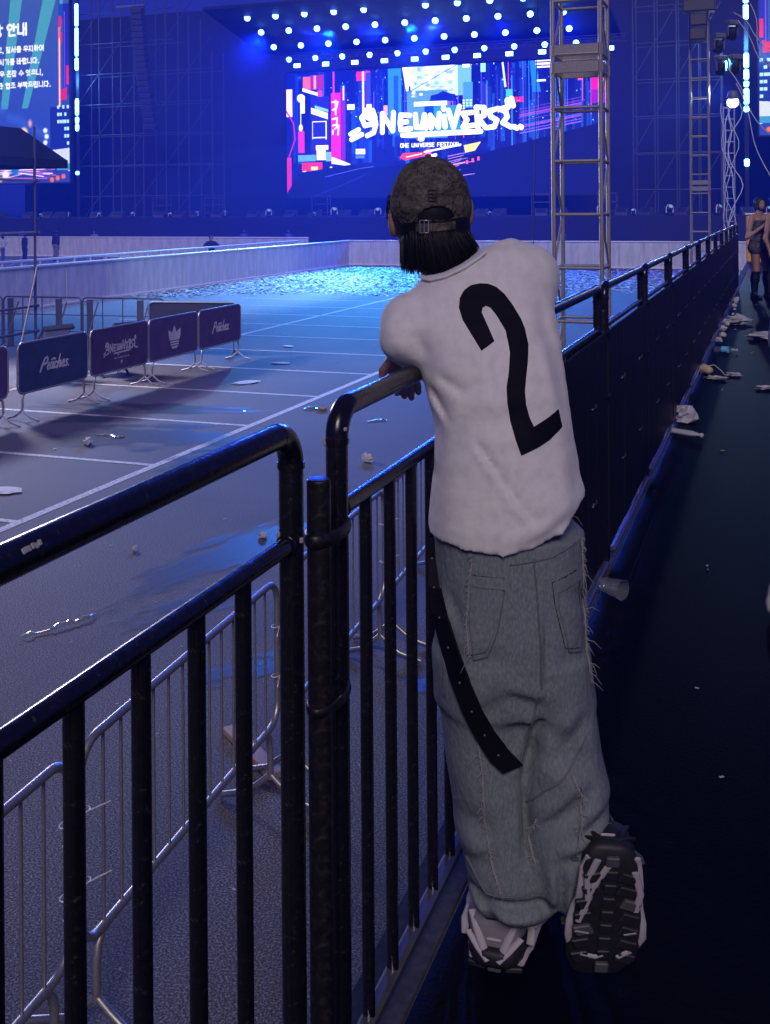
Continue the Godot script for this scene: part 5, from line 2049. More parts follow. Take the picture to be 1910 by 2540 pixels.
	var jf := folds([[1150, 1478, 1112, 1640, 0.012, 0.006], [1112, 1640, 1116, 1800, 0.010, 0.005], [1150, 1470, 1060, 1440, 0.014, 0.005], [1060, 1440, 1030, 1500, 0.02, 0.004], [1160, 1500, 1250, 1630, 0.022, 0.006], [1250, 1640, 1140, 1730, 0.016, 0.006], [1300, 1740, 1180, 1790, 0.012, 0.007], [1290, 1700, 1210, 1740, 0.014, 0.005], [1000, 1890, 1170, 1895, 0.012, 0.009], [1010, 1870, 1060, 1945, 0.012, 0.006], [1180, 1780, 1190, 1940, 0.010, 0.007], [1215, 1800, 1208, 1930, 0.008, 0.006], [960, 1240, 985, 1320, 0.012, 0.004], [1205, 1230, 1255, 1300, 0.014, 0.004], [975, 1700, 1060, 1760, 0.03, 0.004], [1060, 1780, 1000, 1830, 0.022, 0.004], [1130, 1560, 1200, 1590, 0.02, 0.004], [1150, 1240, 1152, 1470, 0.006, 0.0035], [1060, 1330, 1010, 1420, 0.025, 0.003], [1240, 1490, 1200, 1560, 0.018, 0.004]])
	var jean_f := func(p: Vector3) -> float:
		var d := stack_d(p, jr, 2.2)
		d = smin(d, stack_d(p, jl, 2.1), 0.035)
		d = smin(d, stack_d(p, jg, 2.1), 0.022)
		if p.z > -0.06:
			d += 2.0 * crease(p, jf)
		d += 0.003 * noise.get_noise_3d(p.x * 1.3, p.y * 0.9 + 3.0, p.z * 1.3)
		return d
	s = nets(jean_f, Vector3(-0.18, 0.04, -0.17), Vector3(0.26, 0.90, 0.20), 0.0072, null, 2.0)
	var denim := mat("denim", Color(1, 1, 1), 0.85, 0.0, 0.3)
	denim.albedo_texture = noise_tex(0.045, 73, 1024, 7, [[0.0, lin(0.105, 0.128, 0.138)], [0.4, lin(0.132, 0.158, 0.168)], [0.6, lin(0.156, 0.182, 0.192)], [1.0, lin(0.205, 0.232, 0.240)]])
	denim.heightmap_enabled = true
	denim.heightmap_scale = 0.22
	denim.heightmap_texture = noise_tex(0.02, 74, 1024, 8)
	denim.uv1_triplanar = true
	denim.uv1_scale = Vector3(3.4, 1.5, 3.4)
	var jeans := put("jeans", s, denim, o)
	jean_details(jeans, jean_f, denim)
	belt(o, jean_f)
	body(o)
	head_things(o)
	shoes(o)

func surf_line(f: Callable, pts: Array, lift: float, steps := 6) -> Array:
	# pts in outline units; a smooth run of points on the front of a field
	var out := []
	for i in pts.size() - 1:
		for k in steps:
			var q := C2(lerpf(pts[i][0], pts[i + 1][0], float(k) / steps), lerpf(pts[i][1], pts[i + 1][1], float(k) / steps), 0.08)
			var p := on_front(f, q.x, q.y, 0.25, -0.2)
			out.append(p + grad(f, p) * lift)
	return out

func jean_details(jeans: Node, f: Callable, denim: Material) -> void:
	var thread := mat("seam_thread", Color(0.10, 0.112, 0.122), 0.85)
	var pale := mat("frayed_cotton", Color(0.20, 0.21, 0.22), 0.9)
	# back pockets, raised
	for e in [[[1008, 1242], [1083, 1244], [1066, 1340], [1043, 1402], [1010, 1412], [1003, 1330]], [[1186, 1258], [1245, 1245], [1252, 1330], [1250, 1412], [1213, 1400], [1190, 1300]]]:
		var poly := PackedVector2Array()
		for q in e:
			poly.append(C2(q[0], q[1], 0.12))
		put("back_pocket", laid_on(f, poly, 0.012, 0.0035, 0.25, -0.2), denim, jeans)
		var s := Shape.new()
		var ln: Array = e.duplicate()
		ln.append(e[0])
		var inner := []
		var mid := Vector2.ZERO
		for q in e:
			mid += Vector2(q[0], q[1]) / e.size()
		for q in ln:
			var v := Vector2(q[0], q[1]).lerp(mid, 0.10)
			inner.append([v.x, v.y])
		s.tube(surf_line(f, inner, 0.0038), 0.0009, 5)
		put("stitching", s, thread, jeans)
	# seams
	for e in [[[1140, 1190], [1146, 1260], [1152, 1380], [1154, 1478]], [[1150, 1478], [1133, 1560], [1113, 1640], [1112, 1740], [1116, 1810]], [[1000, 1870], [1040, 1925], [1120, 1920], [1168, 1915]], [[1090, 1202], [1180, 1190], [1250, 1168]], [[1255, 1580], [1225, 1630], [1160, 1690], [1120, 1740]]]:
		var s := Shape.new()
		s.tube(surf_line(f, e, 0.0004), 0.0026, 6, true, false, 0.5)
		put("seam", s, thread, jeans)
	# frayed edges: many loose threads
	for e in [[[1012, 1192], [1006, 1250], [1000, 1330], [1003, 1400]], [[1020, 1570], [1032, 1660], [1036, 1760], [1052, 1860], [1072, 1922]], [[1252, 1140], [1256, 1240], [1258, 1330], [1262, 1420], [1270, 1480]], [[1218, 1650], [1236, 1690], [1240, 1740], [1232, 1790]], [[1145, 1760], [1132, 1800], [1146, 1860]]]:
		var s := Shape.new()
		var line := surf_line(f, e, 0.002, 9)
		s.tube(line, 0.0022, 5)
		for p in line:
			for k in 5:
				var d := Vector3(rng.randf_range(-1, 1), rng.randf_range(-1.6, 0.2), rng.randf_range(0.0, 0.5)).normalized()
				if e[0][0] > 1240:
					d.x = absf(d.x)
				var l := rng.randf_range(0.002, 0.008)
				if rng.randf() < 0.12:
					l = rng.randf_range(0.012, 0.028)
				var q: Vector3 = p + Vector3(rng.randf_range(-0.002, 0.002), rng.randf_range(-0.006, 0.006), 0)
				s.tube([q, q + d * l * 0.5 + Vector3(rng.randf_range(-0.002, 0.002), 0, 0), q + d * l + Vector3(rng.randf_range(-0.003, 0.003), -l * 0.4, 0)], [0.0011, 0.0008, 0.0003], 4, false)
		put("frayed_edge", s, pale, jeans)

func belt(o: Node, f: Callable) -> void:
	# the loose end hangs down over the back of the leg
	var b := Shape.new()
	var mid := [[929, 1186], [927, 1230], [932, 1290], [945, 1350], [963, 1410], [985, 1470], [1010, 1530], [1038, 1585], [1068, 1630], [1100, 1664]]
	var half := [8.0, 12.0, 15.0, 17.0, 19.0, 20.0, 21.0, 22.0, 23.0, 20.0]
	var rows := []
	for i in mid.size():
		var a := Vector2(mid[maxi(i - 1, 0)][0], mid[maxi(i - 1, 0)][1])
		var c := Vector2(mid[mini(i + 1, mid.size() - 1)][0], mid[mini(i + 1, mid.size() - 1)][1])
		var side := (c - a).normalized().orthogonal()
		var row := []
		for k in 2:
			var sg := 1.0 if k == 0 else -1.0
			var e: Vector2 = Vector2(mid[i][0], mid[i][1]) + side * half[i] * sg
			if i == mid.size() - 1:
				e += (c - a).normalized() * (12.0 if k == 0 else -10.0)
			var q := C2(maxf(e.x, 922.0), e.y, 0.11)
			var p := on_front(f, q.x, q.y, 0.25, -0.02)
			p.z = maxf(p.z, 0.03) + 0.012
			row.append(p)
		rows.append(row)
	for i in rows.size() - 1:
		var n: Vector3 = (rows[i + 1][0] - rows[i][0]).cross(rows[i][1] - rows[i][0]).normalized()
		if n.z < 0.0:
			n = -n
		var q := [rows[i][0], rows[i][1], rows[i + 1][1], rows[i + 1][0]]
		b.face(q, n)
		var r := []
		for p in q:
			r.append(p - n * 0.004)
		b.face(r, -n)
		for k in 4:
			var e: Vector3 = (q[(k + 1) % 4] - q[k]).cross(n).normalized()
			b.face([q[k], q[(k + 1) % 4], r[(k + 1) % 4], r[k]], e)
	var leather := mat("belt_leather", Color(0.006, 0.006, 0.008), 0.7, 0.0, 0.2)
	var bo := put("belt", b, leather, o)
	for i in range(1, rows.size() - 1):
		var s := Shape.new()
		var c: Vector3 = (rows[i][0] + rows[i][1]) * 0.5 + Vector3(0, 0, 0.001)
		s.lathe([Vector2(0.0, 0.0015), Vector2(0.002, 0.0012), Vector2(0.0024, 0.0)], 8, c, Basis(Vector3.RIGHT, PI * 0.5))
		put("eyelet", s, M.scaffold_dark, bo)

func body(o: Node) -> void:
	# one skin: head, neck, trunk core, arms and the hand over the rail
	var hc := C(930, 462, -0.21)
	var nk := C(960, 560, -0.185)
	var ch := C(1020, 680, -0.10)
	var pe := C(1095, 1150, 0.0)
	var shl := C(880, 660, -0.085)
	var shr := C(1130, 600, -0.15)
	var ell := C(872, 730, -0.04)
	var wr := C(857, 764, -0.19)
	var elr := Vector3(0.092, 1.205, -0.36)
	var wrr := Vector3(-0.06, 1.205, -0.33)
	var kl := C(1040, 1720, 0.0)
	var al := C(1085, 2010, 0.0)
	var kr := C(1215, 1680, 0.04)
	var ar := C(1290, 1840, 0.05)
	var f := func(p: Vector3) -> float:
		var d := ball_d(p, hc, Vector3(0.078, 0.108, 0.096))
		d = smin(d, ball_d(p, hc + Vector3(-0.004, -0.055, -0.035), Vector3(0.058, 0.062, 0.062)), 0.03)
		d = smin(d, cone_d(p, hc + Vector3(0.0, -0.06, 0.0), nk, 0.055, 0.056), 0.02)
		d = smin(d, cone_d(p, nk, ch, 0.046, 0.04), 0.03)
		d = smin(d, cone_d(p, ch, pe, 0.05, 0.075), 0.03)
		d = smin(d, cone_d(p, nk + Vector3(0, -0.05, -0.01), shl, 0.025, 0.02), 0.02)
		d = smin(d, cone_d(p, nk + Vector3(0, -0.05, -0.01), shr, 0.025, 0.025), 0.02)
		d = smin(d, cone_d(p, shl, ell, 0.026, 0.024), 0.015)
		d = smin(d, cone_d(p, ell, wr, 0.030, 0.0215), 0.02)
		d = smin(d, cone_d(p, shr, elr, 0.032, 0.03), 0.015)
		d = smin(d, cone_d(p, elr, wrr, 0.032, 0.024), 0.02)
		d = smin(d, cone_d(p, pe + Vector3(-0.05, -0.05, 0), kl, 0.075, 0.05), 0.03)
		d = smin(d, cone_d(p, kl, al, 0.05, 0.034), 0.02)
		d = smin(d, cone_d(p, pe + Vector3(0.05, -0.05, 0), kr, 0.075, 0.05), 0.03)
		d = smin(d, cone_d(p, kr, ar, 0.05, 0.034), 0.02)
		# face on the far side: brow, nose, mouth, chin
		var fc := hc + Vector3(-0.006, -0.03, -0.095)
		d = smin(d, cone_d(p, fc + Vector3(0, 0.03, 0.0), fc + Vector3(0, -0.012, -0.016), 0.009, 0.013), 0.012)
		d = smin(d, ball_d(p, fc + Vector3(0, -0.045, 0.006), Vector3(0.024, 0.009, 0.012)), 0.01)
		d = smin(d, ball_d(p, fc + Vector3(0, -0.078, 0.012), Vector3(0.024, 0.018, 0.02)), 0.015)
		for q in [-1.0, 1.0]:
			d = maxf(d, -ball_d(p, fc + Vector3(q * 0.033, 0.022, -0.004), Vector3(0.016, 0.010, 0.010)))
		return d
	var s := nets(f, Vector3(-0.26, 0.05, -0.46), Vector3(0.24, 1.66, 0.17), 0.012)
	# hand over the far side of the rail: palm, four fingers, thumb
	var kn := C(864, 795, -0.215)
	var hand := func(p: Vector3) -> float:
		var d := cone_d(p, wr, wr.lerp(kn, 0.35), 0.0215, 0.021)
		for k in 4:
			var a := kn + Vector3(-0.020 + 0.0145 * k, 0.004 - absf(k - 1.5) * 0.003, 0.006 - 0.004 * k)
			d = smin(d, cone_d(p, wr.lerp(a, 0.3), a, 0.0125, 0.0105), 0.012)
		for k in 4:
			var a := kn + Vector3(-0.020 + 0.0145 * k, 0.004 - absf(k - 1.5) * 0.003, 0.006 - 0.004 * k)
			var l: float = [0.050, 0.060, 0.064, 0.050][k]
			var b := a + Vector3(0.005 + 0.001 * k, -l * 0.46, -0.008)
			var c := b + Vector3(0.004, -l * 0.32, 0.003)
			var e := c + Vector3(0.002, -l * 0.24, 0.007)
			d = smin(d, cone_d(p, a, b, 0.0094, 0.0086), 0.004)
			d = smin(d, cone_d(p, b, c, 0.0086, 0.0080), 0.003)
			d = smin(d, cone_d(p, c, e, 0.0080, 0.0070), 0.003)
		var t0 := wr.lerp(kn, 0.35) + Vector3(-0.016, 0, 0.008)
		var t1 := t0 + Vector3(-0.018, -0.020, 0.008)
		d = smin(d, cone_d(p, t0, t1, 0.0115, 0.0098), 0.008)
		d = smin(d, cone_d(p, t1, t1 + Vector3(-0.002, -0.028, -0.002), 0.0096, 0.0078), 0.004)
		return d
	s = nets(hand, kn + Vector3(-0.075, -0.11, -0.06), kn + Vector3(0.075, 0.075, 0.06), 0.0034, s)
	# second hand, closed over the rail further on
	var hand2 := func(p: Vector3) -> float:
		var d := cone_d(p, wrr, wrr + Vector3(-0.05, 0.004, 0.015), 0.024, 0.022)
		for k in 4:
			var a := wrr + Vector3(-0.075, 0.012 - 0.002 * k, 0.035 - 0.016 * k)
			var b := a + Vector3(-0.032, -0.012, 0.004)
			var c := b + Vector3(-0.010, -0.026, 0.0)
			d = smin(d, cone_d(p, wrr + Vector3(-0.03, 0.005, 0.01), a, 0.013, 0.0105), 0.01)
			d = smin(d, cone_d(p, a, b, 0.0096, 0.0088), 0.003)
			d = smin(d, cone_d(p, b, c, 0.0086, 0.0072), 0.003)
		d = smin(d, cone_d(p, wrr + Vector3(-0.02, 0, 0.02), wrr + Vector3(-0.065, -0.02, 0.05), 0.012, 0.009), 0.006)
		return d
	s = nets(hand2, wrr + Vector3(-0.16, -0.07, -0.06), wrr + Vector3(0.04, 0.06, 0.09), 0.004, s)
	# ears
	for e in [[849, 474, -1.0], [1012, 456, 1.0]]:
		var c := C(e[0], e[1], -0.215)
		var ear := func(p: Vector3) -> float:
			var d := ball_d(p, c, Vector3(0.012, 0.033, 0.019))
			d = smin(d, ball_d(p, c + Vector3(-e[2] * 0.004, -0.024, -0.004), Vector3(0.009, 0.012, 0.010)), 0.008)
			return maxf(d, -ball_d(p, c + Vector3(e[2] * 0.008, 0.004, -0.008), Vector3(0.008, 0.020, 0.010)))
		s = nets(ear, c - Vector3(0.03, 0.05, 0.035), c + Vector3(0.03, 0.05, 0.035), 0.0035, s)
	s.smooth()
	var skin: StandardMaterial3D = M.skin
	skin.subsurf_scatter_enabled = true
	skin.subsurf_scatter_strength = 0.12
	put("body", s, skin, o)

func head_things(o: Node) -> void:
	var hc := C(930, 440, -0.21)
	var tilt := Basis(Vector3.BACK, 0.05) * Basis(Vector3.RIGHT, 0.10)
	# cap crown with a rim that dips at the back and a half-moon opening
	var camo := mat("cap_camo", Color(1, 1, 1), 0.9, 0.0, 0.25)
	camo.albedo_texture = noise_tex(0.011, 81, 512, 3, [[0.0, lin(0.024, 0.022, 0.021)], [0.38, lin(0.045, 0.042, 0.039)], [0.42, lin(0.090, 0.081, 0.069)], [0.58, lin(0.099, 0.090, 0.078)], [0.62, lin(0.039, 0.038, 0.036)], [0.8, lin(0.128, 0.112, 0.095)], [1.0, lin(0.150, 0.135, 0.112)]])
	camo.heightmap_enabled = true
	camo.heightmap_scale = 0.025
	camo.heightmap_texture = noise_tex(0.2, 82, 512, 3)
	camo.uv1_triplanar = true
	camo.uv1_scale = Vector3(5.5, 5.5, 5.5)
	var n2 := FastNoiseLite.new()
	n2.frequency = 9.0
	var open_c := Vector3(0.006, -0.036, 0.10)
	var cap_f := func(q: Vector3) -> float:
		var p := tilt.inverse() * (q - hc)
		var d := ball_d(p, Vector3(0, 0.0, 0.0), Vector3(0.0885, 0.104, 0.104))
		d += 0.0018 * n2.get_noise_3dv(p * 1.4)
		# six panel seams
		var g := atan2(p.x, p.z)
		d += 0.0012 * exp(-pow(fposmod(g + PI / 6.0, PI / 3.0) - PI / 6.0, 2.0) * 900.0)
		var inner := ball_d(p, Vector3(0, -0.002, 0.0), Vector3(0.0835, 0.099, 0.099))
		d = maxf(d, -inner)
		var rim := -0.034 - 0.012 * clampf(p.z / 0.1, -1.0, 1.0)
		d = maxf(d, rim - p.y)
		# opening above the strap
		var u := Vector2((p.x - open_c.x) / 0.038, (p.y + 0.022) / 0.026)
		if p.z > 0.0:
			d = maxf(d, -maxf((u.length() - 1.0) * 0.026, -(p.y + 0.022)))
		return d
	var s := nets(cap_f, hc - Vector3(0.12, 0.075, 0.12), hc + Vector3(0.12, 0.125, 0.12), 0.0042)
	var cap := put("cap", s, camo, o)
	# strap, tail and buckle
	s = Shape.new()
	for e in [[0.0015, 0.102, -0.42, 0.52, -0.034]]:
		var path := []
		for k in 13:
			var g := lerpf(e[2], e[3], k / 12.0)
			path.append(hc + tilt * Vector3(sin(g) * (0.090 + e[0]), e[4] - 0.004 * cos(g), cos(g) * (0.1045 + e[0])))
		for k in 12:
			var a: Vector3 = path[k]
			var b: Vector3 = path[k + 1]
			var nn := ((a + b) * 0.5 - hc)
			nn.y = 0.0
			nn = nn.normalized()
			s.box((a + b) * 0.5, Vector3((b - a).length() * 1.03, 0.017, 0.0025), 0.0008, Basis(nn.cross(Vector3.UP) * -1.0, Vector3.UP, nn))
	put("strap", s, camo, cap)
	s = Shape.new()
	var bc := hc + tilt * Vector3(-0.020, -0.035, 0.1065)
	s.tube([bc + Vector3(-0.009, 0.013, 0), bc + Vector3(0.009, 0.013, 0), bc + Vector3(0.009, -0.013, 0), bc + Vector3(-0.009, -0.013, 0)], 0.0016, 6, false, true)
	s.rod(bc + Vector3(0, 0.013, 0.001), bc + Vector3(0, -0.013, 0.001), 0.0012, 6)
	put("buckle", s, M.bright_clip, cap)
	# small stitched emblem
	var stitch := mat("dark_stitch", Color(0.010, 0.010, 0.011), 0.7)
	s = Shape.new()
	var eb := func(x: float, y: float) -> Vector3:
		return on_front(cap_f, x, y, 0.0, -0.35)
	for e in [[-1, 1, 1, 1], [-1, 0.33, 0.2, 0.33], [-1, -0.33, 1, -0.33], [-1, -1, 0.6, -1], [-1, 1, -1, -1], [1, 1, 1, -0.33], [0.2, 0.33, 0.2, -1]]:
		var pa: Vector3 = eb.call(hc.x + e[0] * 0.0085, hc.y + 0.018 + e[1] * 0.011)
		var pb: Vector3 = eb.call(hc.x + e[2] * 0.0085, hc.y + 0.018 + e[3] * 0.011)
		s.rod(pa + Vector3(0, 0, 0.001), pb + Vector3(0, 0, 0.001), 0.0016, 6)
	put("emblem", s, stitch, cap)
	# button and peak
	s = Shape.new()
	s.lathe([Vector2(0, 0.008), Vector2(0.006, 0.006), Vector2(0.008, 0.0)], 10, hc + tilt * Vector3(0, 0.102, 0), tilt)
	put("button", s, camo, cap)
	s = Shape.new()
	var top := []
	var bot := []
	for k in 13:
		var g := lerpf(-1.15, 1.15, k / 12.0)
		var pin := hc + tilt * Vector3(sin(g) * 0.088, -0.022, -cos(g) * 0.10)
		var pout := hc + tilt * Vector3(sin(g) * 0.098, -0.034 - 0.012 * sin(g) * sin(g), -cos(g) * 0.165 - 0.01)
		top.append([pin, pout])
	for k in 12:
		for side in [1.0, -1.0]:
			var off := Vector3(0, 0.0015 * side, 0)
			s.face([top[k][0] + off, top[k + 1][0] + off, top[k + 1][1] + off, top[k][1] + off], Vector3.UP * side)
	put("peak", s, camo, cap)
	# hair: a cap of hair with locks that hang to the collar
	var hair := mat("black_hair", Color(0.005, 0.005, 0.007), 0.5, 0.0, 0.3)
	var hair_f := func(q: Vector3) -> float:
		var d := ball_d(q, C(936, 486, -0.20), Vector3(0.079, 0.075, 0.074))
		d = smin(d, cone_d(q, C(940, 500, -0.175), C(962, 556, -0.165), 0.062, 0.042), 0.03)
		d = maxf(d, q.y - C(930, 462, -0.2).y)
		return minf(d, maxf(ball_d(q, C(930, 462, -0.21), Vector3(0.0805, 0.108, 0.0995)), maxf(-0.215 - q.z, q.y - C(930, 430, -0.2).y)))
	s = nets(hair_f, Vector3(-0.26, 1.30, -0.32), Vector3(0.0, 1.53, -0.04), 0.006)
	for k in 1500:
		var u := rng.randf()
		var px := lerpf(864.0, 1000.0, u)
		var depth := -0.20 + 0.093 * sqrt(maxf(0.0, 1.0 - pow((u - 0.5) * 2.0, 2.0))) + rng.randf_range(-0.012, 0.001)
		var endx := lerpf(872.0, 1032.0, u) + rng.randf_range(-8, 8)
		var low := lerpf(582.0, 592.0, minf(1.0, u * 2.4)) if u < 0.55 else lerpf(592.0, 548.0, (u - 0.55) / 0.45)
		low += rng.randf_range(-18, 6) - (rng.randf_range(0, 26) if rng.randf() < 0.12 else 0.0)
		if u < 0.25:
			endx = lerpf(866.0, 905.0, u * 4.0) + rng.randf_range(-3, 6)
		endx = lerpf(endx, roundf(endx / 11.0) * 11.0, 0.3) + rng.randf_range(-3, 3)
		var a := C(px, 474 + rng.randf_range(0, 10), depth - 0.020)
		var b := C(lerpf(px, endx, 0.35), lerpf(470, low, 0.45), depth + 0.004)
		var c := C(endx, low, depth + lerpf(0.004, 0.02, u) - 0.012)
		s.tube([a, a.lerp(b, 0.5) + Vector3(0, 0.0, 0.004), b, b.lerp(c, 0.5) + Vector3(rng.randf_range(-0.001, 0.001), 0, 0.001), c], [0.0012, 0.0018, 0.0018, 0.0013, 0.0003], 4, false)
	# wisps round the ears
	for k in 40:
		var lft := k % 2 == 0
		var a := C((842.0 if lft else 1008.0) + rng.randf_range(-4, 4), 440 + rng.randf_range(-25, 15), -0.215)
		var dx := (-1.0 if lft else 1.0) * rng.randf_range(0.0, 0.006)
		s.tube([a, a + Vector3(dx, -0.012, 0.002), a + Vector3(dx * 0.6, -0.03, 0.002)], [0.0013, 0.0010, 0.0003], 4, false)
	put("hair", s, hair, o)

func shoe_shape(rings: Array, pw: float) -> Shape:
	# rings along z (length): [z, half width, bottom, top, x shift]
	var s := Shape.new()
	var grid := []
	var m := 22
	for r in rings:
		var row := []
		for k in m:
			var g := TAU * k / m
			var cx := signf(cos(g)) * pow(absf(cos(g)), 2.0 / pw)
			var cy := signf(sin(g)) * pow(absf(sin(g)), 2.0 / pw)
			row.append(s.vert(Vector3(r[4] + cx * r[1], (r[2] + r[3]) * 0.5 + cy * (r[3] - r[2]) * 0.5, r[0]), Vector3(cx, cy, 0).normalized()))
		grid.append(row)
	for i in grid.size() - 1:
		for k in m:
			s.quad(grid[i][k], grid[i][(k + 1) % m], grid[i + 1][(k + 1) % m], grid[i + 1][k])
	for e in [0, grid.size() - 1]:
		var r: Array = rings[e]
		var c := s.vert(Vector3(r[4], (r[2] + r[3]) * 0.5, r[0]), Vector3(0, 0, 1.0 if e == 0 else -1.0))
		for k in m:
			s.tri(c, grid[e][k], grid[e][(k + 1) % m])
	s.smooth()
	return s

func shoes(o: Node) -> void:
	# a chunky runner; local: heel at z = 0.14 (toward the viewer), toe at z = -0.15, sole at y = 0
	var dark := mat("shoe_rubber", Color(0.010, 0.010, 0.011), 0.6)
	var light := mat("shoe_pale", Color(0.34, 0.32, 0.35), 0.6)
	var mesh_m := mat("shoe_mesh", Color(0.17, 0.16, 0.18), 0.85)
	var lug_m := mat("shoe_lug", Color(0.06, 0.058, 0.065), 0.6)
	for k in 2:
		var sh := Node3D.new()
		sh.name = "shoe"
		o.add_child(sh, true)
		var s := shoe_shape([[0.154, 0.014, 0.014, 0.032, 0], [0.148, 0.026, 0.006, 0.038, 0], [0.12, 0.036, 0.0, 0.040, 0], [0.05, 0.039, 0.0, 0.036, 0.002], [-0.05, 0.051, 0.0, 0.030, 0.003], [-0.11, 0.046, 0.003, 0.028, 0.0], [-0.145, 0.032, 0.010, 0.028, -0.004], [-0.158, 0.014, 0.018, 0.028, -0.006]], 3.0)
		put("midsole", s, dark if k == 0 else dark, sh)
		s = shoe_shape([[0.140, 0.018, 0.030, 0.075, 0], [0.134, 0.030, 0.028, 0.098, 0], [0.105, 0.039, 0.028, 0.106, 0], [0.05, 0.040, 0.028, 0.104, 0], [-0.01, 0.042, 0.026, 0.086, 0.002], [-0.07, 0.045, 0.024, 0.062, 0.003], [-0.115, 0.040, 0.022, 0.050, 0.0], [-0.143, 0.026, 0.022, 0.042, -0.004], [-0.153, 0.010, 0.024, 0.036, -0.006]], 2.4)
		put("upper", s, mesh_m if k == 0 else dark, sh)
		# side and heel overlays
		for e in [[[0.043, 0.03, 0.10], [0.041, 0.075, 0.085]], [[0.043, 0.032, 0.05], [0.041, 0.085, 0.03]], [[0.045, 0.03, 0.0], [0.041, 0.075, -0.02]], [[0.048, 0.028, -0.05], [0.043, 0.058, -0.06]]]:
			for q in [-1.0, 1.0]:
				s = Shape.new()
				s.tube([Vector3(e[0][0] * q, e[0][1], e[0][2]), Vector3((e[0][0] * 0.6 + e[1][0] * 0.4) * q + 0.002 * q, (e[0][1] + e[1][1]) * 0.5, (e[0][2] + e[1][2]) * 0.5), Vector3(e[1][0] * 0.92 * q, e[1][1], e[1][2])], 0.0055, 8, true, false, 0.5)
				put("overlay", s, light if k == 0 else lug_m, sh)
		s = Shape.new()
		for e in [[-0.030, 0.090, 0.125, -0.012, 0.035, 0.146], [0.030, 0.090, 0.125, 0.012, 0.035, 0.146], [-0.034, 0.055, 0.130, -0.006, 0.020, 0.152], [0.034, 0.055, 0.130, 0.006, 0.020, 0.152]]:
			s.tube([Vector3(e[0], e[1], e[2]), Vector3((e[0] + e[3]) * 0.5, (e[1] + e[4]) * 0.5, (e[2] + e[5]) * 0.5 + 0.004), Vector3(e[3], e[4], e[5])], 0.006, 8, true, false, 0.6)
		put("heel_counter", s, light if k == 0 else dark, sh)
		s = Shape.new()
		s.box(Vector3(0, 0.100, 0.136), Vector3(0.022, 0.034, 0.006), 0.002)
		put("heel_tab", s, dark, sh)
		for h in [0.018, 0.034, 0.052]:
			s = Shape.new()
			s.box(Vector3(0, h, 0.149 - h * 0.15), Vector3(0.020, 0.005, 0.006), 0.002)
			put("heel_bar", s, light, sh)
		# outsole lugs
		for i in 9:
			for q in [-1.0, 0.0, 1.0]:
				var z := 0.125 - 0.031 * i
				var w := 0.030 if q != 0.0 else 0.022
				if (i > 7 or (i == 0 and k == 1)) and q != 0.0:
					continue
				s = Shape.new()
				s.box(Vector3(q * (0.022 if i < 3 else 0.029), -0.0015, z + (0.006 if q == 0.0 else 0.0)), Vector3(w * 0.8, 0.009, 0.021), 0.002, Basis(Vector3.UP, q * 0.35))
				put("lug", s, dark if (i * 7 + int(q) * 3) % 8 != 0 else lug_m, sh)
		if k == 1:
			# pale rubber runs across the outsole
			for e in [[[-0.020, 0.135], [-0.030, 0.09], [-0.026, 0.04], [-0.036, -0.01]], [[-0.006, 0.12], [-0.018, 0.085], [-0.026, 0.05]], [[0.030, 0.11], [0.040, 0.06], [0.036, 0.02]], [[-0.040, -0.03], [-0.022, -0.034]], [[0.040, -0.028], [0.024, -0.034]], [[-0.030, -0.085], [-0.010, -0.092], [0.0, -0.085]], [[0.020, -0.09], [0.034, -0.075]]]:
				s = Shape.new()
				var path := []
				for q in e:
					path.append(Vector3(q[0], -0.0035, q[1]))
				s.tube(path, 0.0050, 8, true, false, 0.6)
				put("outsole_run", s, light, sh)
		# pale edge of the sole
		for q in [-1.0, 1.0]:
			s = Shape.new()
			var path := []
			for i in 9:
				var z := 0.13 - 0.030 * i
				var hw: float = [0.031, 0.036, 0.038, 0.039, 0.043, 0.048, 0.049, 0.044, 0.034][i]
				path.append(Vector3(q * hw + 0.002, 0.010 + 0.006 * sin(i * 1.9), z))
			s.tube(path, 0.0052, 7, true, false, 0.7)
			put("sole_edge", s, light, sh)
		if k == 0:
			sh.position = C(1092, 2062, 0.0) * Vector3(1, 0, 1) + Vector3(0, 0.010, -0.085)
			sh.rotation.y = -0.28
			sh.scale = Vector3(1.5, 1.1, 0.98)
		else:
			# up on its toe: the sole faces the viewer, heel at the top
			var toe := C(1298, 2075, 0.13)
			sh.scale = Vector3(1.5, 1.0, 1.0)
			sh.basis = Basis(Vector3.BACK, -0.06) * Basis(Vector3.RIGHT, -1.36) * Basis.from_scale(Vector3(1.42, 1.0, 0.93))
			sh.position = Vector3(toe.x, 0.166, 0.135)

# ---------------------------------------------------------------- other people
func bone(list: Array, zone: String, a: Vector3, b: Vector3, ra: float, rb: float) -> void:
	list.append([zone, a, b, ra, rb, "l" if (a.x + b.x) < 0.0 else "r"])

func zone_field(list: Array, zones: Array, grow: float, k: float, side := "") -> Callable:
	var use := []
	for e in list:
		if e[0] in zones and (side == "" or e[5] == side):
			use.append(e)
	return func(p: Vector3) -> float:
		var d := 1e3
		for e in use:
			d = smin(d, cone_d(p, e[1], e[2], e[3] + grow, e[4] + grow), k)
		return d

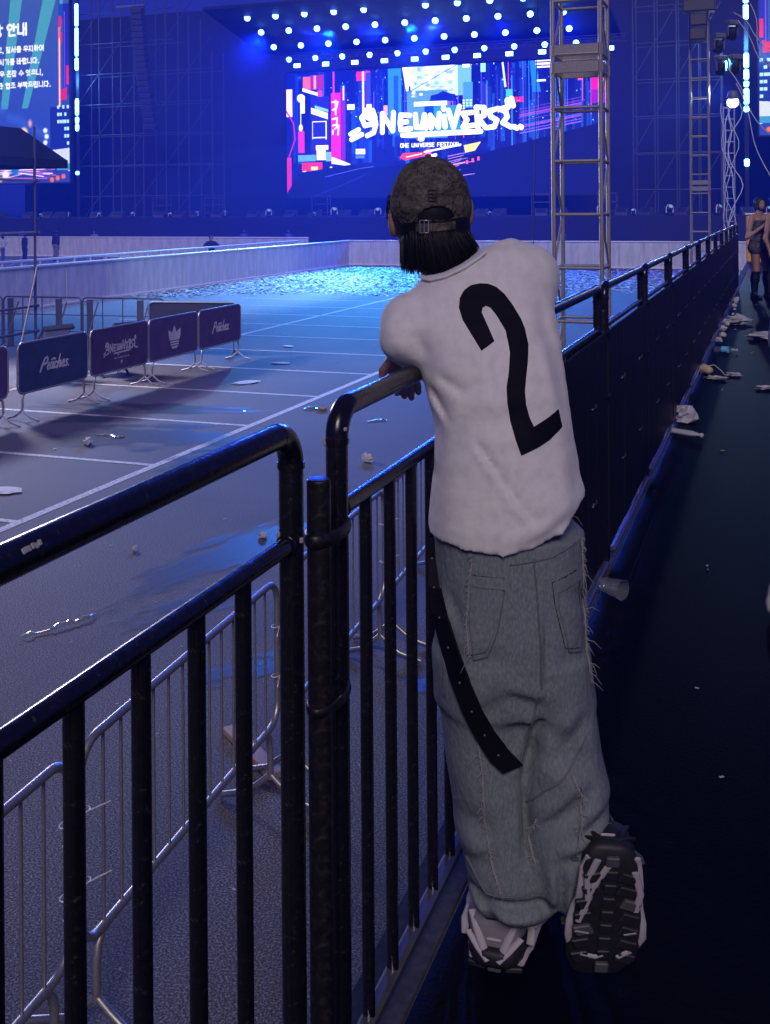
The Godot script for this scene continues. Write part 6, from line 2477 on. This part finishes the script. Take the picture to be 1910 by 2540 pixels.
func skeleton(h: float, pose: Dictionary) -> Array:
	# feet on y = 0, facing +z; pose: lean, elbows, hands, knees, feet in metres for h = 1.7
	var g := h / 1.7
	var L := []
	var lean: Vector3 = pose.get("lean", Vector3.ZERO)
	var hip: Vector3 = Vector3(0, 0.90, 0) * g + pose.get("hip", Vector3.ZERO)
	var chest := Vector3(0, 1.25, 0.01) * g + lean
	var neck := Vector3(0, 1.43, 0.0) * g + lean * 1.3
	var head: Vector3 = neck + Vector3(0, 0.155, 0.02) * g + pose.get("head", Vector3.ZERO)
	bone(L, "head", head + Vector3(0, 0.025, -0.01) * g, head + Vector3(0, -0.03, 0.012) * g, 0.088 * g, 0.070 * g)
	bone(L, "head", head + Vector3(0, -0.055, 0.05) * g, head + Vector3(0, -0.02, 0.072) * g, 0.030 * g, 0.014 * g)
	bone(L, "neck", neck, head + Vector3(0, -0.06, 0) * g, 0.048 * g, 0.045 * g)
	for s in [-1.0, 1.0]:
		bone(L, "torso", chest + Vector3(s * 0.06, 0.06, 0) * g, hip + Vector3(s * 0.055, 0.10, 0) * g, 0.092 * g, 0.080 * g)
		bone(L, "torso", neck + Vector3(s * 0.02, -0.01, 0), chest + Vector3(s * 0.13, 0.115, 0) * g, 0.045 * g, 0.052 * g)
		bone(L, "hips", hip + Vector3(s * 0.05, 0.08, 0) * g, hip + Vector3(s * 0.075, -0.03, -0.01) * g, 0.085 * g, 0.098 * g)
		var sh := chest + Vector3(s * 0.165, 0.115, 0) * g
		var key := "l" if s < 0.0 else "r"
		var el: Vector3 = pose.get("elbow_" + key, Vector3(s * 0.22, 0.98, -0.02)) * g
		var ha: Vector3 = pose.get("hand_" + key, Vector3(s * 0.22, 0.76, 0.05)) * g
		bone(L, "arm_u", sh, el, 0.050 * g, 0.038 * g)
		bone(L, "arm_l", el, ha, 0.038 * g, 0.026 * g)
		var dir := (ha - el).normalized()
		bone(L, "hand", ha, ha + dir * 0.07 * g, 0.027 * g, 0.030 * g)
		for k in 4:
			var side := dir.cross(Vector3(0.3, 0.2, 1)).normalized()
			var a := ha + dir * 0.085 * g + side * (0.011 * (k - 1.5)) * 1.4 * g
			bone(L, "hand", a, a + (dir + Vector3(0, -0.25, 0.1)).normalized() * (0.055 - 0.006 * absf(k - 1.2)) * g, 0.010 * g, 0.008 * g)
		bone(L, "hand", ha + dir * 0.02 * g, ha + dir * 0.06 * g + dir.cross(Vector3.UP).normalized() * 0.035 * g, 0.013 * g, 0.009 * g)
		var kn: Vector3 = pose.get("knee_" + key, Vector3(s * 0.09, 0.48, 0.02)) * g
		var an: Vector3 = pose.get("ankle_" + key, Vector3(s * 0.10, 0.085, -0.01)) * g
		bone(L, "leg_u", hip + Vector3(s * 0.085, -0.05, 0) * g, kn, 0.085 * g, 0.056 * g)
		bone(L, "leg_l", kn, kn.lerp(an, 0.35) + Vector3(0, 0, -0.012) * g, 0.054 * g, 0.054 * g)
		bone(L, "leg_l", kn.lerp(an, 0.35) + Vector3(0, 0, -0.012) * g, an, 0.054 * g, 0.036 * g)
		var toe: Vector3 = an + pose.get("toe_" + key, Vector3(s * 0.02, -0.055, 0.15)) * g
		bone(L, "foot", an + Vector3(0, -0.045, -0.035) * g, toe, 0.040 * g, 0.028 * g)
	return L

func make_person(label: String, at: Vector3, turn: float, h: float, pose: Dictionary, wear: Array, cell: float, group := "") -> Node3D:
	# wear: [part name, zones, growth, material, low, high] of each garment
	var o := thing("person", label, "person", at, turn, group)
	var L := skeleton(h, pose)
	var all := ["head", "neck", "torso", "hips", "arm_u", "arm_l", "hand", "leg_u", "leg_l", "foot"]
	var lo := Vector3(1, 1, 1) * 9.0
	var hi := -lo
	for e in L:
		for p in [e[1], e[2]]:
			lo = lo.min(p)
			hi = hi.max(p)
	lo -= Vector3(0.16, 0.06, 0.16)
	hi += Vector3(0.16, 0.14, 0.16)
	put("body", nets(zone_field(L, all, 0.0, 0.022), lo, hi, cell), M.skin, o)
	var pieces := []
	for w in wear:
		if w[0] in ["boot", "shoe", "trainer"]:
			pieces.append(w + ["l"])
			pieces.append(w + ["r"])
		else:
			pieces.append(w + [""])
	for w in pieces:
		var f := zone_field(L, w[1], w[2], 0.04 if w[0] != "hair" else 0.02, w[6])
		var y0: float = w[4] * h
		var y1: float = w[5] * h
		var nn := FastNoiseLite.new()
		nn.frequency = 6.0
		var g := func(p: Vector3) -> float:
			return maxf(f.call(p) + 0.006 * nn.get_noise_3dv(p), maxf(y0 - p.y, p.y - y1))
		if w[0] == "hair":
			# hair leaves the face free
			var e: Array = L[0]
			g = func(p: Vector3) -> float:
				return maxf(maxf(f.call(p), y0 - p.y), -cone_d(p, e[1] + Vector3(0, -0.03, 0.12), e[2] + Vector3(0, -0.05, 0.12), 0.088, 0.088))
		put(w[0], nets(g, lo, hi, cell), w[3], o)
	return o

func other_people() -> void:
	var blk := mat("cloth_black", Color(0.010, 0.010, 0.013), 0.85)
	var dress := mat("dress_print", Color(1, 1, 1), 0.8)
	dress.albedo_texture = noise_tex(0.03, 91, 256, 2, [[0.0, lin(0.02, 0.02, 0.024)], [0.45, lin(0.035, 0.034, 0.04)], [0.6, lin(0.10, 0.09, 0.09)], [1.0, lin(0.16, 0.14, 0.13)]], false, 4.0, FastNoiseLite.TYPE_CELLULAR)
	dress.uv1_triplanar = true
	dress.uv1_scale = Vector3(3, 3, 3)
	var hair := mat("dark_hair", Color(0.010, 0.009, 0.009), 0.5)
	var grey_c := mat("cloth_grey", Color(0.16, 0.16, 0.18), 0.85)
	var white_c := mat("cloth_pale", Color(0.45, 0.45, 0.47), 0.85)
	var denim_b := mat("cloth_denim", Color(0.05, 0.075, 0.16), 0.85)
	var khaki := mat("cloth_khaki", Color(0.16, 0.15, 0.11), 0.85)
	var rain := mat("rain_cape", Color(0.02, 0.05, 0.28), 0.5)
	var boot := mat("boot_leather", Color(0.006, 0.006, 0.008), 0.35)
	# woman on the walkway
	make_person("woman in a short patterned dress and tall black boots on the walkway", P(-0.27, DECK, 18.4), 0.75, 1.62, {"elbow_l": Vector3(-0.30, 1.04, 0.06), "hand_l": Vector3(-0.06, 1.24, 0.20), "elbow_r": Vector3(0.27, 1.02, 0.06), "hand_r": Vector3(0.05, 1.30, 0.21), "ankle_r": Vector3(0.14, 0.085, 0.05), "knee_r": Vector3(0.12, 0.48, 0.05)}, [["dress", ["torso", "hips", "leg_u"], 0.020, dress, 0.45, 0.775], ["boot", ["leg_l", "foot"], 0.014, boot, 0.0, 0.275], ["hair", ["head"], 0.012, hair, 0.86, 1.2]], 0.014)
	make_person("bare-armed woman in black cut by the right edge of the picture", P(-0.02, DECK, 18.3), 0.9, 1.66, {"elbow_l": Vector3(-0.25, 1.0, 0.0), "hand_l": Vector3(-0.24, 0.76, 0.08)}, [["top", ["torso", "hips"], 0.014, blk, 0.5, 0.80], ["trousers", ["hips", "leg_u", "leg_l"], 0.022, blk, 0.05, 0.58], ["boot", ["foot"], 0.012, boot, 0.0, 0.08], ["hair", ["head", "neck"], 0.014, hair, 0.80, 1.2]], 0.018)
	# somebody walking out of the picture at the lower right
	make_person("walker in dark trousers and pale trainers stepping out at the right edge", P(0.25, DECK, 4.25), 0.2, 1.72, {"knee_l": Vector3(-0.10, 0.50, 0.10), "ankle_l": Vector3(-0.20, 0.13, -0.10), "toe_l": Vector3(-0.07, -0.09, 0.13), "knee_r": Vector3(0.10, 0.50, 0.22), "ankle_r": Vector3(0.10, 0.085, 0.26)}, [["shirt", ["torso", "arm_u"], 0.025, grey_c, 0.5, 0.85], ["trousers", ["hips", "leg_u", "leg_l"], 0.030, blk, 0.09, 0.60], ["trainer", ["foot"], 0.012, white_c, 0.0, 0.105], ["hair", ["head"], 0.012, hair, 0.86, 1.2]], 0.016)
	# people behind the long wall
	var g := "people standing behind the long wall"
	var plain := [["top", ["torso", "arm_u"], 0.03, blk, 0.5, 0.86], ["trousers", ["hips", "leg_u", "leg_l"], 0.03, blk, 0.04, 0.58], ["shoe", ["foot"], 0.01, blk, 0.0, 0.08], ["hair", ["head"], 0.012, hair, 0.88, 1.2]]
	var w1 := plain.duplicate(true)
	w1[0][3] = white_c
	w1[1][3] = denim_b
	make_person("person in a pale top and denim at the far left behind the wall", P(-41.3, LOT, 50.7), 2.2, 1.62, {"hand_l": Vector3(-0.05, 1.25, 0.25), "elbow_l": Vector3(-0.24, 1.05, 0.1)}, w1, 0.03, g)
	make_person("slim person in all dark clothes left of the tent pole", P(-41.6, LOT, 53.0), 2.8, 1.68, {"hand_r": Vector3(0.10, 1.15, 0.22), "elbow_r": Vector3(0.28, 1.02, 0.02)}, plain, 0.03, g)
	var w3 := plain.duplicate(true)
	w3[0][2] = 0.05
	w3[1][3] = khaki
	make_person("stout person in a black jacket and khaki trousers right of the tent pole", P(-40.3, LOT, 54.2), 2.9, 1.82, {}, w3, 0.03, g)
	var w4 := plain.duplicate(true)
	w4[0][3] = grey_c
	make_person("person in a grey top leaning on the back wall", P(-42.0, LOT, 60.7), 0.0, 1.70, {"elbow_l": Vector3(-0.42, 1.22, 0.2), "hand_l": Vector3(-0.62, 1.27, 0.4), "elbow_r": Vector3(0.34, 1.2, 0.2), "hand_r": Vector3(0.30, 1.27, 0.45), "lean": Vector3(0, 0.0, 0.1)}, w4, 0.03, g)
	make_person("dark figure bending over the end of the white rail fence", P(-25.4, LOT, 46.0), 0.6, 1.80, {"elbow_l": Vector3(-0.30, 1.22, 0.2), "hand_l": Vector3(-0.35, 1.27, 0.45), "elbow_r": Vector3(0.34, 1.2, 0.2), "hand_r": Vector3(0.35, 1.22, 0.45), "lean": Vector3(0, -0.03, 0.15)}, plain, 0.03, g)
	# crew in blue capes by the stage front
	for e in [[-52.0, 66.0, "hooded figure in a blue cape before the left scaffold"], [-33.9, 66.0, "hooded figure in a blue cape left of the person's head"], [-30.6, 66.0, "hooded figure in a blue cape close to the person's left ear"], [-12.3, 66.0, "hooded figure in a blue cape between the first two towers"], [-19.8, 66.0, "hooded figure in a blue cape just left of the near tower"]]:
		var o := make_person(e[2], P(e[0], LOT, e[1]), 0.4, 1.74, {}, [["cape", ["torso", "hips", "arm_u", "arm_l", "leg_u"], 0.07, rain, 0.28, 0.86], ["hood", ["head", "neck"], 0.03, rain, 0.80, 1.2]], 0.035, "caped crew before the stage")
		o.scale = Vector3(0.95, 0.92, 0.95)

# ---------------------------------------------------------------- litter
func crumple(size: Vector3, seed_: int, rough := 0.6) -> Shape:
	var s := Shape.new()
	var f := FastNoiseLite.new()
	f.seed = seed_
	f.frequency = 0.035
	f.fractal_octaves = 3
	s.blob(Vector3(0, size.y * 0.8, 0), size, rough, f, 9, 14)
	for i in s.v.size():
		s.v[i].y = maxf(s.v[i].y, 0.001 + rng.randf() * 0.002)
	s.facet()
	return s

func curl(pts: Array, w: float, seed_: int) -> Shape:
	# a twisted ribbon lying on the ground, with thickness
	var s := Shape.new()
	var r := RandomNumberGenerator.new()
	r.seed = seed_
	var path := []
	for i in pts.size() - 1:
		for k in 5:
			var a := k / 5.0
			path.append(Vector3(lerpf(pts[i][0], pts[i + 1][0], a) + r.randf_range(-0.012, 0.012), 0.012 + absf(r.randf_range(-0.004, 0.024)), -lerpf(pts[i][1], pts[i + 1][1], a)))
	var radii := []
	for i in path.size():
		radii.append(w * r.randf_range(0.45, 1.0))
	s.tube(path, radii, 6, true, false, 0.35)
	s.facet()
	return s

func litter() -> void:
	var paper := mat("litter_paper", Color(0.40, 0.40, 0.41), 0.7)
	var film := mat("litter_film", Color(0.36, 0.37, 0.42), 0.25)
	var clear := mat("litter_clear", Color(0.70, 0.78, 0.90), 0.12)
	clear.transparency = BaseMaterial3D.TRANSPARENCY_ALPHA
	clear.albedo_color.a = 0.05
	var gold := mat("litter_foil", Color(0.62, 0.55, 0.32), 0.3, 0.8)
	var card := mat("litter_card", Color(0.45, 0.36, 0.24), 0.8)
	# bags
	for e in [[-0.47, 14.3, Vector3(0.15, 0.06, 0.11), "crumpled white plastic bag on the walkway near the boots"], [-0.08, 12.75, Vector3(0.24, 0.05, 0.13), "flattened pale bag at the right edge of the walkway"], [-0.60, 7.75, Vector3(0.075, 0.055, 0.085), "crushed clear cup lying against the cladding"]]:
		var o := put("plastic_bag" if e[2].x > 0.1 else "crushed_cup", crumple(e[2], int(e[1] * 10.0), 0.9), film)
		o.position = P(e[0], DECK + 0.002, e[1])
		tag(o, e[3], "bag" if e[2].x > 0.1 else "cup")
	# bottles
	for e in [[-0.50, 11.5, 1.35, "clear plastic bottle with blue label lying on the walkway", true], [-0.56, 7.2, 1.1, "squashed long clear bottle below the crushed cup", false]]:
		var o := thing("plastic_bottle", e[3], "bottle", P(e[0], DECK + 0.034, e[1]), e[2])
		var s := Shape.new()
		s.lathe([Vector2(0.0, -0.11), Vector2(0.028, -0.108), Vector2(0.032, -0.09), Vector2(0.030, -0.05), Vector2(0.032, 0.0), Vector2(0.031, 0.05), Vector2(0.020, 0.085), Vector2(0.012, 0.10), Vector2(0.012, 0.115)], 14, Vector3.ZERO, Basis(Vector3.RIGHT, PI * 0.5), 1.0 if e[4] else 0.6)
		put("bottle_body", s, film if not e[4] else clear, o)
		s = Shape.new()
		s.lathe([Vector2(0.0145, 0.108), Vector2(0.0145, 0.124), Vector2(0.0, 0.125)], 12, Vector3.ZERO, Basis(Vector3.RIGHT, PI * 0.5))
		put("bottle_cap", s, paper, o)
		if e[4]:
			s = Shape.new()
			s.lathe([Vector2(0.0332, -0.035), Vector2(0.0335, 0.03)], 14, Vector3.ZERO, Basis(Vector3.RIGHT, PI * 0.5))
			put("bottle_label", s, mat("label_blue", Color(0.10, 0.42, 0.75), 0.4), o)
	# paper cup lying with its open bottom to the viewer
	var cup := thing("paper_cup", "brown paper cup lying on its side by the cladding", "cup", P(-0.585, DECK + 0.045, 9.95), 0.5)
	var s := Shape.new()
	s.lathe([Vector2(0.0, 0.05), Vector2(0.034, 0.05), Vector2(0.045, -0.06), Vector2(0.047, -0.062), Vector2(0.043, -0.06), Vector2(0.032, 0.046)], 18, Vector3.ZERO, Basis(Vector3.RIGHT, PI * 0.5))
	put("cup_wall", s, card, cup)
	s = Shape.new()
	s.tube([Vector3(0.03, 0.03, -0.04), Vector3(0.09, 0.035, -0.05), Vector3(0.14, -0.01, -0.03), Vector3(0.16, -0.043, 0.0)], 0.004, 6)
	put("straw", s, paper, cup)
	# clear tumbler near the jeans
	var tum := thing("clear_tumbler", "clear plastic tumbler on its side beside the jeans pocket", "cup", P(-0.60, DECK + 0.038, 4.18), 1.2)
	s = Shape.new()
	s.lathe([Vector2(0.0, -0.052), Vector2(0.027, -0.052), Vector2(0.037, 0.05), Vector2(0.039, 0.052), Vector2(0.036, 0.05), Vector2(0.025, -0.048), Vector2(0, -0.048)], 18, Vector3.ZERO, Basis(Vector3.RIGHT, PI * 0.5) * Basis(Vector3.BACK, 0.15))
	put("cup_wall", s, clear, tum)
	# balls of rubbish along the cladding
	var names := ["nearest the bottle", "second from the bottle", "third from the bottle", "fourth from the bottle", "fifth from the bottle", "sixth from the bottle", "seventh from the bottle", "eighth from the bottle", "ninth from the bottle", "tenth from the bottle", "eleventh from the bottle", "farthest from the bottle"]
	for k in 12:
		var z := rng.randf_range(0.018, 0.042)
		var o := put("crumpled_paper", crumple(Vector3(z, z * 0.8, z), 200 + k, 0.8), film if k % 3 == 0 else paper)
		o.position = P(-0.63 + rng.randf_range(0, 0.06), DECK + 0.002, 12.3 + 0.55 * k + rng.randf_range(-0.2, 0.2))
		tag(o, "crumpled rubbish along the foot of the cladding, %s" % names[k], "rubbish", "rubbish along the cladding")
	# scraps on the walkway
	var scrap: Node3D = null
	for k in 60:
		var t := rng.randf_range(5.0, 22.0) if k < 46 else rng.randf_range(2.6, 6.5)
		var x := rng.randf_range(-0.55, 1.2) if k < 46 else rng.randf_range(-0.3, 0.8)
		var sh := Shape.new()
		var w := rng.randf_range(0.010, 0.05) if k < 46 else rng.randf_range(0.006, 0.014)
		sh.box(Vector3(0, 0.004, 0), Vector3(w, 0.003, w * rng.randf_range(0.3, 0.9)), 0.001, Basis(Vector3.RIGHT, rng.randf_range(-0.25, 0.25)))
		var o := put("paper_scrap", sh, paper if k % 4 else card)
		o.position = P(x, DECK + 0.004, t)
		o.rotation.y = rng.randf() * TAU
		tag(o, "small pale paper scrap lying on the black walkway", "scrap", "paper scraps on the walkway")
	for e in [[-0.50, 9.7, 0.09, "torn white wrapper on the walkway beside the brown cup"], [-0.36, 9.95, 0.06, "folded pale tissue on the walkway right of the brown cup"], [-0.10, 9.3, 0.08, "pale torn leaflet at the right edge of the walkway"]]:
		var o := put("torn_wrapper", crumple(Vector3(e[2], 0.015, e[2] * 0.5), int(e[1] * 31.0), 1.2), paper)
		o.position = P(e[0], DECK + 0.003, e[1])
		tag(o, e[3], "wrapper")
	# streamers and rubbish on the lot
	for e in [[[[-4.98, 6.28], [-4.88, 6.42], [-4.84, 6.55], [-4.76, 6.66], [-4.72, 6.84]], 0.016, "long twisted gold streamer on the near asphalt"], [[[-8.5, 12.25], [-8.3, 12.32], [-8.15, 12.2], [-8.05, 12.3]], 0.03, "curled foil streamer on the damp asphalt"], [[[-6.62, 14.8], [-6.5, 14.9], [-6.38, 14.78], [-6.25, 14.85]], 0.045, "clump of gold foil on the asphalt near the elbow of the railing"], [[[-5.4, 14.2], [-5.25, 14.4], [-5.15, 14.35]], 0.03, "short foil streamer left of the person"]]:
		var o := put("streamer", curl(e[0], e[1], int(e[1] * 1000.0)), gold)
		o.position = Vector3(0, LOT, 0)
		tag(o, e[2], "streamer")
	for e in [[-8.26, 11.73, 0.09, "grey crumpled ball of paper on the damp asphalt"], [-4.55, 11.97, 0.09, "small white wrapper standing on the asphalt left of the top"], [-7.77, 9.5, 0.22, "flat white sheet at the left edge above the railing"], [-8.6, 16.8, 0.26, "flat white cardboard sheet beside the printed barriers"], [-9.05, 19.1, 0.18, "white leaflet at the end of the printed barriers"], [-10.0, 21.5, 0.16, "white leaflet beyond the printed barriers"], [-4.4, 8.9, 0.05, "tiny white scrap in the damp patch"], [-5.3, 8.2, 0.04, "tiny white scrap between the two rails"]]:
		var flat: bool = e[2] > 0.12
		var o := put("rubbish", crumple(Vector3(e[2], 0.012 if flat else e[2] * 0.6, e[2] * 0.6), int(e[1] * 17.0), 0.5), paper)
		o.position = P(e[0], LOT + 0.006, e[1])
		o.rotation.y = e[1]
		tag(o, e[3], "rubbish")
	for k in 90:
		var t := rng.randf_range(3.4, 9.0) if k < 50 else rng.randf_range(9.0, 32.0)
		var x := rng.randf_range(-6.0, -1.2) if k < 50 else rng.randf_range(-13.0, -3.0)
		var sh := Shape.new()
		var w := rng.randf_range(0.008, 0.022) * (1.0 if k < 50 else 3.0)
		sh.box(Vector3(0, 0.004, 0), Vector3(w, 0.002, w * rng.randf_range(0.3, 0.7)), 0.0006, Basis(Vector3.RIGHT, rng.randf_range(-0.3, 0.3)))
		var o := put("confetti_flake", sh, paper if k % 5 else gold)
		o.position = P(x, LOT + 0.006, t)
		o.rotation.y = rng.randf() * TAU
		tag(o, "single pale confetti flake lying on the open asphalt", "confetti", "loose confetti flakes on the asphalt")
